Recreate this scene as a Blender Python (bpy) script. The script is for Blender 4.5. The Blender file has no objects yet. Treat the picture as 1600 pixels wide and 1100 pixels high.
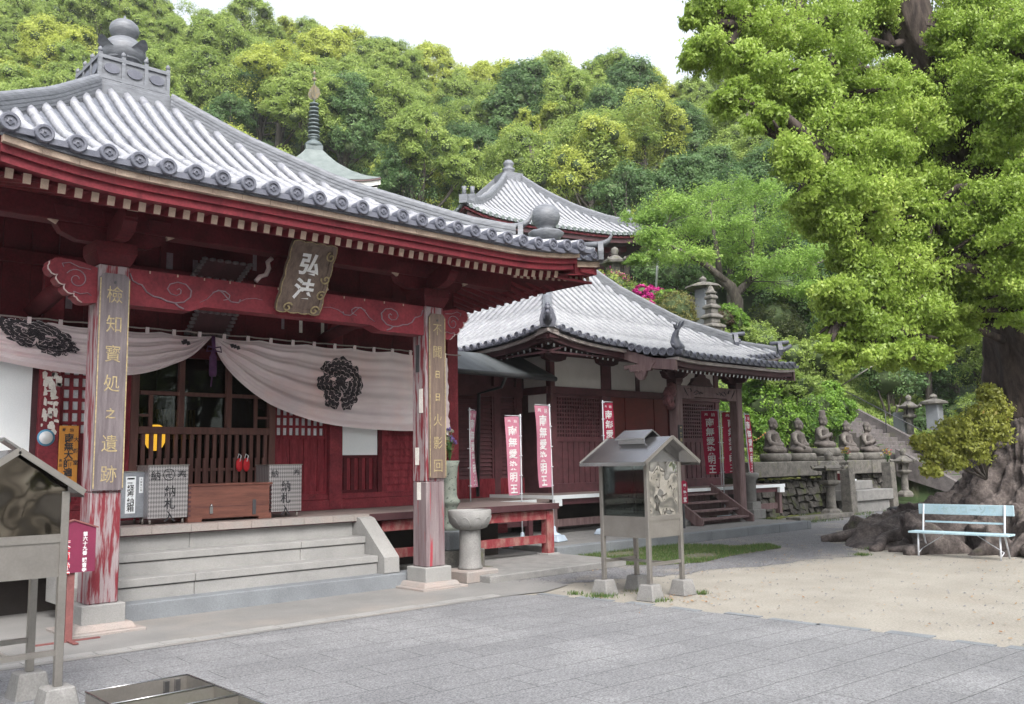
import bpy, math, random
import numpy as np
from mathutils import Matrix, Vector
PI = math.pi
SC = bpy.context.scene
COL = SC.collection
random.seed(7)
RNG = np.random.default_rng(11)

# ---------------------------------------------------------------- camera
F = 1421.8      # focal length in pixels of the 1600x1100 photograph
EYE = 1.75
def _rot(pitch, roll, yaw):
    f = np.array([math.sin(yaw)*math.cos(pitch), math.cos(yaw)*math.cos(pitch), math.sin(pitch)])
    r = np.array([math.cos(yaw), -math.sin(yaw), 0])
    d = np.cross(f, r)
    r2 = math.cos(roll)*r + math.sin(roll)*d
    d2 = -math.sin(roll)*r + math.cos(roll)*d
    return np.array([r2, d2, f])
CM = _rot(math.radians(6.98), math.radians(0.96), math.radians(42.69))
cam = bpy.data.cameras.new('camera')
cam.sensor_width = 36.0
cam.lens = F/1600*36.0
cam.clip_end = 2000
cam_o = bpy.data.objects.new('camera', cam)
COL.objects.link(cam_o)
cam_o.matrix_world = Matrix(((CM[0][0], -CM[1][0], -CM[2][0], 0), (CM[0][1], -CM[1][1], -CM[2][1], 0),
                             (CM[0][2], -CM[1][2], -CM[2][2], EYE), (0, 0, 0, 1)))
SC.camera = cam_o
def on(px, py, ax='z', v=0.0):
    """point of the world plane ax = v that the photograph shows at pixel px, py"""
    d = CM.T @ np.array([(px-800)/F, (py-550)/F, 1.0])
    i = 'xyz'.index(ax)
    c = np.array([0, 0, EYE])
    return c + d*((v-c[i])/d[i])
def dep(px, py, D):
    d = CM.T @ np.array([(px-800)/F, (py-550)/F, 1.0])
    return np.array([0, 0, EYE]) + d*D

# ---------------------------------------------------------------- world, sun, exposure
w = bpy.data.worlds.new('World')
SC.world = w
w.use_nodes = True
nt = w.node_tree
nt.nodes.clear()
wo = nt.nodes.new('ShaderNodeOutputWorld')
bg = nt.nodes.new('ShaderNodeBackground')
sky = nt.nodes.new('ShaderNodeTexSky')
hs = nt.nodes.new('ShaderNodeHueSaturation')
SUN_EL, SUN_AZ = math.radians(48), math.radians(-25)   # azimuth of the sun measured from -y towards -x
sky.sky_type = 'NISHITA'
sky.sun_disc = False
sky.sun_elevation = SUN_EL
sky.sun_rotation = math.radians(180) - SUN_AZ
sky.air_density = 1.0
sky.dust_density = 4.0
hs.inputs['Saturation'].default_value = 0.30      # bright overcast: almost no blue left
hs.inputs['Value'].default_value = 1.0
nt.links.new(sky.outputs[0], hs.inputs['Color'])
nt.links.new(hs.outputs[0], bg.inputs['Color'])
bg.inputs['Strength'].default_value = 0.15
nt.links.new(bg.outputs[0], wo.inputs[0])
sun = bpy.data.lights.new('sun', 'SUN')
sun.energy = 1.1
sun.angle = math.radians(22)
sun.color = (1.0, 0.96, 0.90)
sun_o = bpy.data.objects.new('sun', sun)
COL.objects.link(sun_o)
sd = Vector((math.sin(SUN_AZ)*math.cos(SUN_EL), -math.cos(SUN_AZ)*math.cos(SUN_EL), math.sin(SUN_EL)))
sun_o.rotation_euler = sd.to_track_quat('Z', 'Y').to_euler()
sun_o.location = (0, 0, 60)
SC.view_settings.view_transform = 'Standard'
SC.view_settings.look = 'None'
SC.view_settings.exposure = 1.5
SC.view_settings.gamma = 1.0
SC.view_settings.use_curve_mapping = False
SC.cycles.max_bounces = 8
SC.cycles.diffuse_bounces = 5
SC.cycles.transmission_bounces = 8
SC.cycles.transparent_max_bounces = 6
SC.cycles.use_denoising = True

# ---------------------------------------------------------------- materials
def mat(name, col, rough=0.65, col2=None, scale=4.0, lo=0.35, hi=0.65, stretch=(1, 1, 1), bump=0.0, bscale=30.0,
        metal=0.0, spec=0.4, fine=0.12, fscale=60.0, ao=False, col3=None, s3=1.5, t3=(0.55, 0.7)):
    m = bpy.data.materials.new(name)
    m.use_nodes = True
    n, l = m.node_tree.nodes, m.node_tree.links
    b = n['Principled BSDF']
    b.inputs['Roughness'].default_value = rough
    b.inputs['Metallic'].default_value = metal
    b.inputs['Specular IOR Level'].default_value = spec
    tc = n.new('ShaderNodeTexCoord')
    mp = n.new('ShaderNodeMapping')
    mp.inputs['Scale'].default_value = stretch
    l.new(tc.outputs['Object'], mp.inputs['Vector'])
    def noise(sc, det=4.0):
        t = n.new('ShaderNodeTexNoise')
        t.inputs['Scale'].default_value = sc
        t.inputs['Detail'].default_value = det
        t.inputs['Roughness'].default_value = 0.6
        l.new(mp.outputs[0], t.inputs['Vector'])
        return t.outputs['Fac']
    def ramp(fac, a, c, ca, cb):
        r = n.new('ShaderNodeValToRGB')
        r.color_ramp.elements[0].position = a
        r.color_ramp.elements[1].position = c
        r.color_ramp.elements[0].color = (*ca, 1)
        r.color_ramp.elements[1].color = (*cb, 1)
        l.new(fac, r.inputs[0])
        return r.outputs[0]
    def mixc(fac, a, c, mode='MIX'):
        x = n.new('ShaderNodeMix')
        x.data_type = 'RGBA'
        x.blend_type = mode
        if isinstance(fac, float):
            x.inputs[0].default_value = fac
        else:
            l.new(fac, x.inputs[0])
        for k, v in ((6, a), (7, c)):
            if isinstance(v, tuple):
                x.inputs[k].default_value = (*v, 1)
            else:
                l.new(v, x.inputs[k])
        return x.outputs[2]
    c = ramp(noise(scale), lo, hi, col, col2 or tuple(k*0.72 for k in col))
    if col3:
        f3 = ramp(noise(s3, 6), t3[0], t3[1], (0, 0, 0), (1, 1, 1))
        c = mixc(f3, c, col3)
    if fine > 0:
        g = ramp(noise(fscale, 2), 0.3, 0.7, (1-fine,)*3, (1+fine,)*3)
        c = mixc(1.0, c, g, 'MULTIPLY')
    l.new(c, b.inputs['Base Color'])
    if bump > 0:
        bp = n.new('ShaderNodeBump')
        bp.inputs['Strength'].default_value = bump
        bp.inputs['Distance'].default_value = 0.02
        l.new(noise(bscale, 3), bp.inputs['Height'])
        l.new(bp.outputs[0], b.inputs['Normal'])
    m['h'] = 1
    return m

def leafmat(name, c1, c2, c3=None, trans=0.35, rough=0.5):
    m = bpy.data.materials.new(name)
    m.use_nodes = True
    n, l = m.node_tree.nodes, m.node_tree.links
    b = n['Principled BSDF']
    o = n['Material Output']
    at = n.new('ShaderNodeAttribute')
    at.attribute_name = 'rnd'
    r = n.new('ShaderNodeValToRGB')
    e = r.color_ramp.elements
    e[0].color = (*c1, 1)
    e[1].color = (*c2, 1)
    e[0].position = 0.05
    e[1].position = 0.8
    if c3:
        x = e.new(0.97)
        x.color = (*c3, 1)
    l.new(at.outputs['Fac'], r.inputs[0])
    l.new(r.outputs[0], b.inputs['Base Color'])
    b.inputs['Roughness'].default_value = rough
    b.inputs['Specular IOR Level'].default_value = 0.35
    t = n.new('ShaderNodeBsdfTranslucent')
    l.new(r.outputs[0], t.inputs[0])
    mx = n.new('ShaderNodeMixShader')
    mx.inputs[0].default_value = trans
    l.new(b.outputs[0], mx.inputs[1])
    l.new(t.outputs[0], mx.inputs[2])
    l.new(mx.outputs[0], o.inputs[0])
    return m

M = {}
M['red'] = mat('red_painted_wood', (0.20, 0.030, 0.040), 0.6, (0.125, 0.019, 0.027), 3.0, stretch=(1, 1, 1), bump=0.2, bscale=25, spec=.18, fine=.2, fscale=30, col3=(.10, .018, .022), s3=7, t3=(.6, .72))
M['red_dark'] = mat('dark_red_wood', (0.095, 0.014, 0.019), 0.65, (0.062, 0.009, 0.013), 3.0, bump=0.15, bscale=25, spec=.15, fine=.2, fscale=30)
M['red_door'] = mat('red_door_wood', (0.235, 0.032, 0.044), 0.55, (0.12, 0.011, 0.018), 5.0, stretch=(3, 3, .5), bump=0.25, bscale=14, spec=.18, fine=.22, fscale=30)
M['worn'] = mat('worn_red_paint', (0.165, 0.026, 0.035), 0.75, (0.27, 0.225, 0.235), 3.0, 0.42, 0.52, stretch=(7, 7, .7), bump=0.6, bscale=16, spec=.2,
                col3=(0.2, 0.12, 0.14), s3=5.0, t3=(0.60, 0.68))
M['worn_low'] = mat('weathered_grey_wood', (0.22, 0.18, 0.185), 0.8, (0.12, 0.075, 0.085), 3.0, 0.35, 0.7, stretch=(6, 6, .35), bump=0.6, bscale=12,
                    col3=(0.30, 0.035, 0.05), s3=1.3, t3=(0.60, 0.64))
M['red_faded'] = mat('faded_red_timber', (0.20, 0.035, 0.042), 0.75, (0.25, 0.13, 0.115), 3.5, .45, .65, stretch=(2, 2, 1), bump=.4, bscale=18, spec=.2)
M['cream'] = mat('cream_rafter_end', (0.44, 0.34, 0.27), 0.7, (0.33, 0.24, 0.19), 6.0)
M['carve'] = mat('grey_violet_carving', (0.19, 0.14, 0.165), 0.75, (0.26, 0.21, 0.235), 9.0, spec=.2)
M['carve_w'] = mat('pale_carved_edge', (0.52, 0.43, 0.42), 0.7, (0.4, 0.3, 0.3), 9.0)
M['tile'] = mat('silver_roof_tile', (0.315, 0.322, 0.352), 0.38, (0.205, 0.212, 0.24), 7.0, 0.3, 0.7, bump=0.12, spec=0.6, fine=0.12, fscale=22, col3=(.165, .17, .195), s3=3.2, t3=(.54, .68))
M['tile_dk'] = mat('smoked_roof_tile', (0.15, 0.16, 0.19), 0.45, (0.10, 0.11, 0.135), 9.0, bump=0.15, spec=0.6)
M['tile_disc'] = mat('eave_tile_grey', (0.12, 0.125, 0.155), 0.42, (0.08, 0.085, 0.11), 5.0, bump=0.15, spec=0.55)
M['tile_wh'] = mat('pale_roof_tile', (0.30, 0.308, 0.33), 0.42, (0.225, 0.232, 0.255), 4.5, 0.4, 0.7, bump=0.15, spec=0.5, fine=.12, fscale=20, col3=(.21, .215, .24), s3=2.6, t3=(.60, .72))
M['tile_gap'] = mat('pale_tile_trough', (0.30, 0.308, 0.33), 0.5, (0.24, 0.245, 0.265), 5.0, bump=0.15, spec=0.6)  # trough tiles, same pale base colour as the tile rows
M['ridge'] = mat('ridge_tile', (0.175, 0.185, 0.205), 0.5, (0.11, 0.117, 0.132), 5.0, bump=0.2, stretch=(1, 1, 4))
M['copper'] = mat('green_copper_roof', (0.165, 0.192, 0.187), 0.65, (0.12, 0.145, 0.142), 2.0, bump=0.1)
M['bronze'] = mat('verdigris_bronze', (0.075, 0.10, 0.105), 0.55, (0.12, 0.145, 0.15), 4.0)
M['granite'] = mat('pale_granite', (0.265, 0.262, 0.255), 0.75, (0.215, 0.213, 0.21), 2.0, bump=0.12, bscale=80, fine=0.22, fscale=120)
M['granite_b'] = mat('grey_granite', (0.18, 0.195, 0.21), 0.7, (0.145, 0.155, 0.17), 2.0, bump=0.15, bscale=90, fine=0.3, fscale=140)
M['pink_st'] = mat('pinkish_granite', (0.28, 0.235, 0.215), 0.75, (0.235, 0.22, 0.21), 2.5, bump=0.12, bscale=80, fine=0.2, fscale=120)
M['oldstone'] = mat('mossy_old_stone', (0.165, 0.155, 0.14), 0.9, (0.08, 0.076, 0.07), 5.0, bump=0.6, bscale=18, fine=0.25, fscale=45,
                    col3=(0.11, 0.12, 0.05), s3=2.2, t3=(0.58, 0.72))
M['buddha'] = mat('weathered_statue_stone', (0.14, 0.122, 0.112), 0.9, (0.07, 0.062, 0.058), 3.5, bump=0.4, bscale=22, fine=0.2, fscale=40,
                  col3=(0.25, 0.24, 0.21), s3=2.6, t3=(0.55, 0.7))
M['mossy'] = mat('moss', (0.14, 0.15, 0.035), 0.95, (0.07, 0.085, 0.025), 6.0, bump=0.6, bscale=40)
M['concrete'] = mat('concrete', (0.215, 0.21, 0.205), 0.85, (0.165, 0.163, 0.16), 5.0, bump=0.25, bscale=50, fine=0.15, col3=(0.27, 0.265, 0.26), s3=3, t3=(.6, .75))
M['floorwood'] = mat('grey_floor_boards', (0.24, 0.19, 0.175), 0.7, (0.17, 0.13, 0.125), 2.0, stretch=(.4, 6, 6), bump=0.3, bscale=10)
M['brown'] = mat('brown_lattice_wood', (0.13, 0.055, 0.045), 0.6, (0.085, 0.035, 0.03), 4.0, stretch=(4, 4, .5), bump=0.2, bscale=12)
M['brown_lt'] = mat('weathered_brown_post', (0.27, 0.16, 0.13), 0.7, (0.16, 0.08, 0.07), 5.0, stretch=(4, 4, .4), bump=0.3, bscale=12)
M['plum'] = mat('plum_brown_wood', (0.115, 0.040, 0.048), 0.6, (0.07, 0.025, 0.031), 4.0, bump=0.15, bscale=20)
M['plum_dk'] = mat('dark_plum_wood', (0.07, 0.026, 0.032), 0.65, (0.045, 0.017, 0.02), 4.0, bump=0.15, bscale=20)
M['plum_lt'] = mat('greyed_plum_wood', (0.17, 0.115, 0.115), 0.75, (0.105, 0.062, 0.064), 4.0, stretch=(4, 4, .6), bump=0.25, bscale=12)
M['plaster'] = mat('white_plaster', (0.66, 0.64, 0.62), 0.85, (0.58, 0.56, 0.54), 2.0, fine=0.04)
M['white'] = mat('white_panel', (0.76, 0.79, 0.81), 0.7, (0.70, 0.74, 0.77), 1.5, fine=0.03)
M['paper'] = mat('paper_label', (0.70, 0.68, 0.64), 0.8, (0.58, 0.55, 0.52), 9.0)
M['shoji'] = mat('lattice_paper', (0.62, 0.65, 0.69), 0.8, (0.48, 0.50, 0.54), 6.0)
M['cloth'] = mat('white_lilac_cloth', (0.84, 0.755, 0.775), 0.9, (0.74, 0.64, 0.67), 1.2, fine=0.05, fscale=200, col3=(0.82, 0.63, 0.635), s3=.8, t3=(.5, .7))
M['ink'] = mat('black_ink', (0.02, 0.02, 0.025), 0.6, (0.03, 0.03, 0.035), 20.0)
M['ink_soft'] = mat('faded_black_dye', (0.035, 0.032, 0.04), 0.8, (0.06, 0.05, 0.06), 14.0)
M['gold'] = mat('faded_gold_paint', (0.36, 0.29, 0.15), 0.65, (0.24, 0.19, 0.11), 22.0, .4, .6)
M['silverpaint'] = mat('white_paint_letters', (0.72, 0.72, 0.72), 0.6, (0.6, 0.6, 0.62), 10.0)
M['plaque'] = mat('weathered_plaque_wood', (0.155, 0.132, 0.14), 0.8, (0.095, 0.078, 0.085), 4.0, stretch=(5, 5, .5), bump=0.3, bscale=10)
M['plaque_r'] = mat('brown_plaque_wood', (0.165, 0.120, 0.098), 0.75, (0.10, 0.07, 0.058), 4.0, stretch=(5, 5, .5), bump=0.3, bscale=10)
M['yellowwood'] = mat('yellow_wood', (0.55, 0.24, 0.035), 0.5, (0.47, 0.19, 0.03), 5.0, stretch=(6, 6, .6))
M['chest'] = mat('chest_wood', (0.155, 0.06, 0.042), 0.6, (0.095, 0.035, 0.026), 3.0, stretch=(.8, 6, 6), bump=0.15, bscale=10)
M['sign'] = mat('maroon_sign_board', (0.17, 0.02, 0.055), 0.5, (0.14, 0.016, 0.046), 3.0, fine=0.05)
M['signpost'] = mat('rusty_red_post', (0.20, 0.075, 0.07), 0.7, (0.14, 0.05, 0.05), 6.0, bump=0.2)
M['banner'] = mat('crimson_banner', (0.33, 0.010, 0.05), 0.8, (0.27, 0.008, 0.04), 3.0, fine=0.05)
M['banner_p'] = mat('faded_pink_banner', (0.52, 0.21, 0.29), 0.8, (0.46, 0.165, 0.245), 3.0, fine=0.05)
M['plastic'] = mat('white_plastic', (0.62, 0.64, 0.68), 0.4, (0.55, 0.57, 0.62), 4.0, fine=0.03)
M['bluewhite'] = mat('pale_blue_plastic', (0.42, 0.50, 0.58), 0.45, (0.36, 0.43, 0.52), 4.0, fine=0.03)
M['bench'] = mat('pale_blue_painted_wood', (0.34, 0.49, 0.57), 0.5, (0.40, 0.53, 0.59), 6.0, stretch=(1, 1, 1), col3=(0.38, 0.48, 0.53), s3=5, t3=(.6, .7))
M['steel'] = mat('stainless_steel', (0.36, 0.36, 0.37), 0.22, (0.29, 0.29, 0.30), 3.0, metal=0.92, fine=0.03)
M['steel_br'] = mat('brushed_steel', (0.30, 0.285, 0.265), 0.42, (0.25, 0.235, 0.22), 3.0, metal=0.75, fine=0.05)
M['zinc'] = mat('grey_sheet_metal', (0.30, 0.32, 0.35), 0.45, (0.24, 0.26, 0.29), 3.0, metal=0.5)
M['iron'] = mat('dark_iron', (0.04, 0.045, 0.05), 0.5, (0.06, 0.06, 0.065), 6.0)
M['purple'] = mat('purple_cord', (0.09, 0.03, 0.10), 0.8, (0.06, 0.02, 0.07), 12.0)
M['scarlet'] = mat('scarlet_cloth', (0.62, 0.02, 0.03), 0.7, (0.5, 0.015, 0.025), 12.0)
M['rope'] = mat('pale_rope', (0.40, 0.34, 0.32), 0.9, (0.25, 0.2, 0.2), 60.0)
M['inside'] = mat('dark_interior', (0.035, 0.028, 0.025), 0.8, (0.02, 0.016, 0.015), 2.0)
M['bark'] = mat('camphor_bark', (0.078, 0.060, 0.052), 0.95, (0.024, 0.018, 0.016), 3.0, stretch=(3.2, 3.2, .7), bump=0.9, bscale=8, fine=0.2, fscale=25)
M['root'] = mat('root_bark', (0.125, 0.105, 0.098), 0.9, (0.045, 0.036, 0.034), 3.6, .38, .62, bump=1.0, bscale=11, fine=0.35, fscale=24,
                col3=(0.07, 0.08, 0.035), s3=1.1, t3=(0.62, 0.74))
M['bark2'] = mat('grey_bark', (0.12, 0.105, 0.09), 0.9, (0.06, 0.05, 0.045), 4.0, stretch=(3, 3, .8), bump=0.6, bscale=12)
M['earth'] = mat('dark_earth', (0.10, 0.085, 0.06), 0.95, (0.05, 0.06, 0.03), 1.2, bump=0.5, bscale=10)
M['slope'] = mat('mossy_slope', (0.045, 0.075, 0.025), 0.95, (0.03, 0.05, 0.018), 1.5, bump=0.6, bscale=12, col3=(.09, .075, .05), s3=.7, t3=(.6, .7))

def glassmat():
    m = bpy.data.materials.new('window_glass')
    m.use_nodes = True
    n, l = m.node_tree.nodes, m.node_tree.links
    n.remove(n['Principled BSDF'])
    g = n.new('ShaderNodeBsdfGlossy')
    g.inputs['Roughness'].default_value = 0.02
    g.inputs['Color'].default_value = (.5, .55, .55, 1)
    t = n.new('ShaderNodeBsdfTransparent')
    t.inputs[0].default_value = (.7, .72, .7, 1)
    fr = n.new('ShaderNodeFresnel')
    fr.inputs[0].default_value = 1.5
    mx = n.new('ShaderNodeMixShader')
    l.new(fr.outputs[0], mx.inputs[0])
    l.new(t.outputs[0], mx.inputs[1])
    l.new(g.outputs[0], mx.inputs[2])
    l.new(mx.outputs[0], n['Material Output'].inputs[0])
    return m
M['glass'] = glassmat()
def dented(name, col, rough, strength, scale):  # sheet metal with soft dents
    m = mat(name, col, rough, metal=0.95, fine=0.02)
    n, l = m.node_tree.nodes, m.node_tree.links
    t = n.new('ShaderNodeTexNoise')
    t.inputs['Scale'].default_value = scale
    t.inputs['Detail'].default_value = 0.5
    tc = n.new('ShaderNodeTexCoord')
    l.new(tc.outputs['Object'], t.inputs['Vector'])
    b = n.new('ShaderNodeBump')
    b.inputs['Strength'].default_value = strength
    b.inputs['Distance'].default_value = 0.05
    l.new(t.outputs['Fac'], b.inputs['Height'])
    l.new(b.outputs[0], n['Principled BSDF'].inputs['Normal'])
    return m
M['mirror_dk'] = dented('dark_reflection_steel', (0.13, 0.115, 0.095), 0.08, 0.75, 3.4)  # dark colour stands in for dark surroundings mirrored in plain steel
M['rubble'] = mat('dark_mossy_rubble', (0.10, 0.092, 0.085), 0.95, (0.035, 0.034, 0.03), 6.0, bump=0.8, bscale=16, fine=0.3, fscale=40, col3=(0.075, 0.09, 0.03), s3=3.0, t3=(0.55, 0.68))
M['mirror'] = dented('dented_mirror_steel', (0.64, 0.62, 0.58), 0.035, 0.55, 3.4)
def emitter(name, col, s):
    m = mat(name, col, 0.6)
    b = m.node_tree.nodes['Principled BSDF']
    b.inputs['Emission Color'].default_value = (*col, 1)
    b.inputs['Emission Strength'].default_value = s
    return m
M['lantern'] = emitter('lit_yellow_paper', (0.95, 0.48, 0.05), 0.75)
def chequer_steel():
    m = mat('patterned_steel', (0.40, 0.38, 0.39), 0.35, metal=0.75, fine=0.02)
    n, l = m.node_tree.nodes, m.node_tree.links
    tc = n.new('ShaderNodeTexCoord')
    mp = n.new('ShaderNodeMapping')
    mp.inputs['Rotation'].default_value = (0, math.radians(45), 0)
    mp.inputs['Scale'].default_value = (40, 40, 24)
    ck = n.new('ShaderNodeTexChecker')
    ck.inputs['Scale'].default_value = 1.0
    ck.inputs['Color1'].default_value = (.47, .45, .46, 1)
    ck.inputs['Color2'].default_value = (.24, .23, .24, 1)
    l.new(tc.outputs['Object'], mp.inputs[0])
    l.new(mp.outputs[0], ck.inputs[0])
    l.new(ck.outputs[0], n['Principled BSDF'].inputs['Base Color'])
    return m
M['chequer'] = chequer_steel()

# ---------------------------------------------------------------- objects and meshes
def children(o):
    return [c for c in bpy.data.objects if c.parent == o]
def props(o, label=None, cat=None, group=None, kind=None):
    for k, v in (('label', label), ('category', cat), ('group', group), ('kind', kind)):
        if v:
            o[k] = v
    return o
def thing(name, label, cat, loc=(0, 0, 0), rz=0.0, group=None):
    o = bpy.data.objects.new(name, None)
    o.empty_display_size = 0.2
    COL.objects.link(o)
    o.location = loc
    o.rotation_euler = (0, 0, rz)
    return props(o, label, cat, group)
def root_matrix(o):
    while o.parent:
        o = o.parent
    return Matrix.Translation(o.location) @ o.rotation_euler.to_matrix().to_4x4()
def dup(root, loc=None, rz=None, label=None, group=None, mats=None):
    def cp(o, par):
        c = o.copy()
        COL.objects.link(c)
        if par:
            c.parent = par
        for ch in children_of.get(o.name, []):
            cp(ch, c)
        return c
    children_of = {}
    for ob in COL.objects:
        if ob.parent:
            children_of.setdefault(ob.parent.name, []).append(ob)
    c = cp(root, None)
    if loc is not None:
        c.location = loc
    if rz is not None:
        c.rotation_euler = (0, 0, rz)
    return props(c, label, None, group)

class MB:
    def __init__(s):
        s.v, s.f, s.m, s.sm = [], [], [], []
    def add(s, vs, fs, mi=0, smooth=False):
        b = len(s.v)
        s.v += [tuple(float(q) for q in p) for p in vs]
        s.f += [tuple(b+i for i in f) for f in fs]
        s.m += [mi]*len(fs)
        s.sm += [smooth]*len(fs)
        return s
    def box(s, c, size, rz=0.0, mi=0, taper=1.0, taper_y=None):
        hx, hy, hz = size[0]/2, size[1]/2, size[2]/2
        ty = taper if taper_y is None else taper_y
        co, si = math.cos(rz), math.sin(rz)
        vs = []
        for z, kx, ky in ((-hz, 1, 1), (hz, taper, ty)):
            for x, y in ((-hx, -hy), (hx, -hy), (hx, hy), (-hx, hy)):
                x2, y2 = x*kx, y*ky
                vs.append((c[0]+x2*co-y2*si, c[1]+x2*si+y2*co, c[2]+z))
        return s.add(vs, [(3, 2, 1, 0), (4, 5, 6, 7), (0, 1, 5, 4), (1, 2, 6, 5), (2, 3, 7, 6), (3, 0, 4, 7)], mi)
    def ab(s, a, b, mi=0):
        """box between two opposite corners"""
        return s.box([(a[i]+b[i])/2 for i in range(3)], [abs(b[i]-a[i]) for i in range(3)], 0, mi)
    def bar(s, p0, p1, w, h, mi=0, mi_end=None, up=(0, 0, 1), taper=1.0):
        p0, p1 = Vector(p0), Vector(p1)
        d = (p1-p0).normalized()
        r = d.cross(Vector(up))
        if r.length < 1e-4:
            r = d.cross(Vector((0, 1, 0)))
        r.normalize()
        u = r.cross(d)
        vs = []
        for p, k in ((p0, 1.0), (p1, taper)):
            for a, b in ((-1, -1), (1, -1), (1, 1), (-1, 1)):
                vs.append(p + r*(a*w/2*k) + u*(b*h/2*k))
        s.add(vs, [(0, 1, 5, 4), (1, 2, 6, 5), (2, 3, 7, 6), (3, 0, 4, 7)], mi)
        e = mi if mi_end is None else mi_end
        s.add(vs[:4], [(3, 2, 1, 0)], e)
        return s.add(vs[4:], [(0, 1, 2, 3)], mi)
    def tube(s, pts, r, n=8, mi=0, cap=True, smooth=True, flat=1.0):
        pts = [Vector(p) for p in pts]
        rs = r if hasattr(r, '__len__') else [r]*len(pts)
        prev = None
        vs, fs = [], []
        for i, p in enumerate(pts):
            d = (pts[min(i+1, len(pts)-1)] - pts[max(i-1, 0)])
            d = d.normalized() if d.length > 1e-9 else Vector((0, 0, 1))
            if prev is None:
                ref = Vector((0, 0, 1)) if abs(d.z) < 0.9 else Vector((1, 0, 0))
                a = d.cross(ref).normalized()
            else:
                a = (prev - d*prev.dot(d))
                a = a.normalized() if a.length > 1e-6 else d.orthogonal().normalized()
            prev = a
            b = d.cross(a)
            for k in range(n):
                t = 2*PI*k/n
                vs.append(p + a*(rs[i]*math.cos(t)) + b*(rs[i]*math.sin(t)*flat))
        for i in range(len(pts)-1):
            for k in range(n):
                k2 = (k+1) % n
                fs.append((i*n+k, i*n+k2, (i+1)*n+k2, (i+1)*n+k))
        if cap:
            fs.append(tuple(range(n-1, -1, -1)))
            fs.append(tuple((len(pts)-1)*n+k for k in range(n)))
        return s.add(vs, fs, mi, smooth)
    def lathe(s, c, prof, n=20, mi=0, smooth=True, lobes=0, lobe=0.0, flat=1.0, rz=0.0):
        vs, fs = [], []
        for r, z in prof:
            for k in range(n):
                t = 2*PI*k/n + rz
                rr = r*(1+lobe*abs(math.cos(lobes*t/2))) if lobes else r
                vs.append((c[0]+rr*math.cos(t), c[1]+rr*math.sin(t)*flat, c[2]+z))
        for i in range(len(prof)-1):
            for k in range(n):
                k2 = (k+1) % n
                fs.append((i*n+k, i*n+k2, (i+1)*n+k2, (i+1)*n+k))
        fs.append(tuple(range(n-1, -1, -1)))
        fs.append(tuple((len(prof)-1)*n+k for k in range(n)))
        return s.add(vs, fs, mi, smooth)
    def prism(s, poly, o, u, v, d, mi=0, mi_side=None):
        """polygon (2-D) on the frame o,u,v pushed by the vector d; front face at o"""
        o, u, v, d = Vector(o), Vector(u), Vector(v), Vector(d)
        a = [o+u*p[0]+v*p[1] for p in poly]
        n = len(a)
        vs = a+[p+d for p in a]
        nrm = u.cross(v)
        area = sum(poly[i][0]*poly[(i+1) % n][1]-poly[(i+1) % n][0]*poly[i][1] for i in range(n))
        flip = (nrm.dot(d) > 0) == (area > 0)
        fr = tuple(range(n))
        s.add(vs, [fr[::-1] if flip else fr, tuple(n+i for i in (fr if flip else fr[::-1]))], mi)
        s.add(vs, [(i, (i+1) % n, n+(i+1) % n, n+i) if flip else (n+i, n+(i+1) % n, (i+1) % n, i) for i in range(n)],
              mi if mi_side is None else mi_side)
        return s
    def grid(s, fn, nu, nv, mi=0, smooth=True, back=None):
        vs = [fn(i/nu, j/nv) for j in range(nv+1) for i in range(nu+1)]
        fs = [(j*(nu+1)+i, j*(nu+1)+i+1, (j+1)*(nu+1)+i+1, (j+1)*(nu+1)+i) for j in range(nv) for i in range(nu)]
        return s.add(vs, fs, mi, smooth)
    def text(s, string, o, u, v, size, mi=0, bold=0.02, pitch=None, vertical=True, fn=None, squash=1.0):
        """letters one below the other (or side by side) starting with the centre of the first at o"""
        o, u, v = Vector(o), Vector(u), Vector(v)
        pitch = pitch or size*1.08
        for k, ch in enumerate(string):
            vs, fs = glyph(ch, bold)
            off = Vector((0, 0)) if k == 0 else (Vector((0, -pitch*k)) if vertical else Vector((pitch*k, 0)))
            pts = [(p[0]*size*squash+off.x, p[1]*size+off.y) for p in vs]
            if fn:
                s.add([fn(*p) for p in pts], fs, mi)
            else:
                s.add([o+u*p[0]+v*p[1] for p in pts], fs, mi)
        return s
    def build(s, name, mats, parent=None, label=None, local=False, bevel=0.0, cat=None, group=None, kind=None, solid=0.0):
        me = bpy.data.meshes.new(name)
        v = s.v
        if parent is not None and not local:
            inv = root_matrix(parent).inverted()
            v = [inv @ Vector(p) for p in v]
        me.from_pydata([tuple(p) for p in v], [], s.f)
        mats = mats if isinstance(mats, (list, tuple)) else [mats]
        for m in mats:
            me.materials.append(M[m] if isinstance(m, str) else m)
        me.polygons.foreach_set('material_index', s.m)
        me.polygons.foreach_set('use_smooth', s.sm)
        me.update()
        o = bpy.data.objects.new(name, me)
        COL.objects.link(o)
        if parent is not None:
            o.parent = parent
        if bevel:
            b = o.modifiers.new('bevel', 'BEVEL')
            b.width = bevel
            b.segments = 1
            b.limit_method = 'ANGLE'
            b.angle_limit = math.radians(50)
        if solid:
            b = o.modifiers.new('solid', 'SOLIDIFY')
            b.thickness = solid
        return props(o, label, cat, group, kind)
_gl = {}
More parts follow.
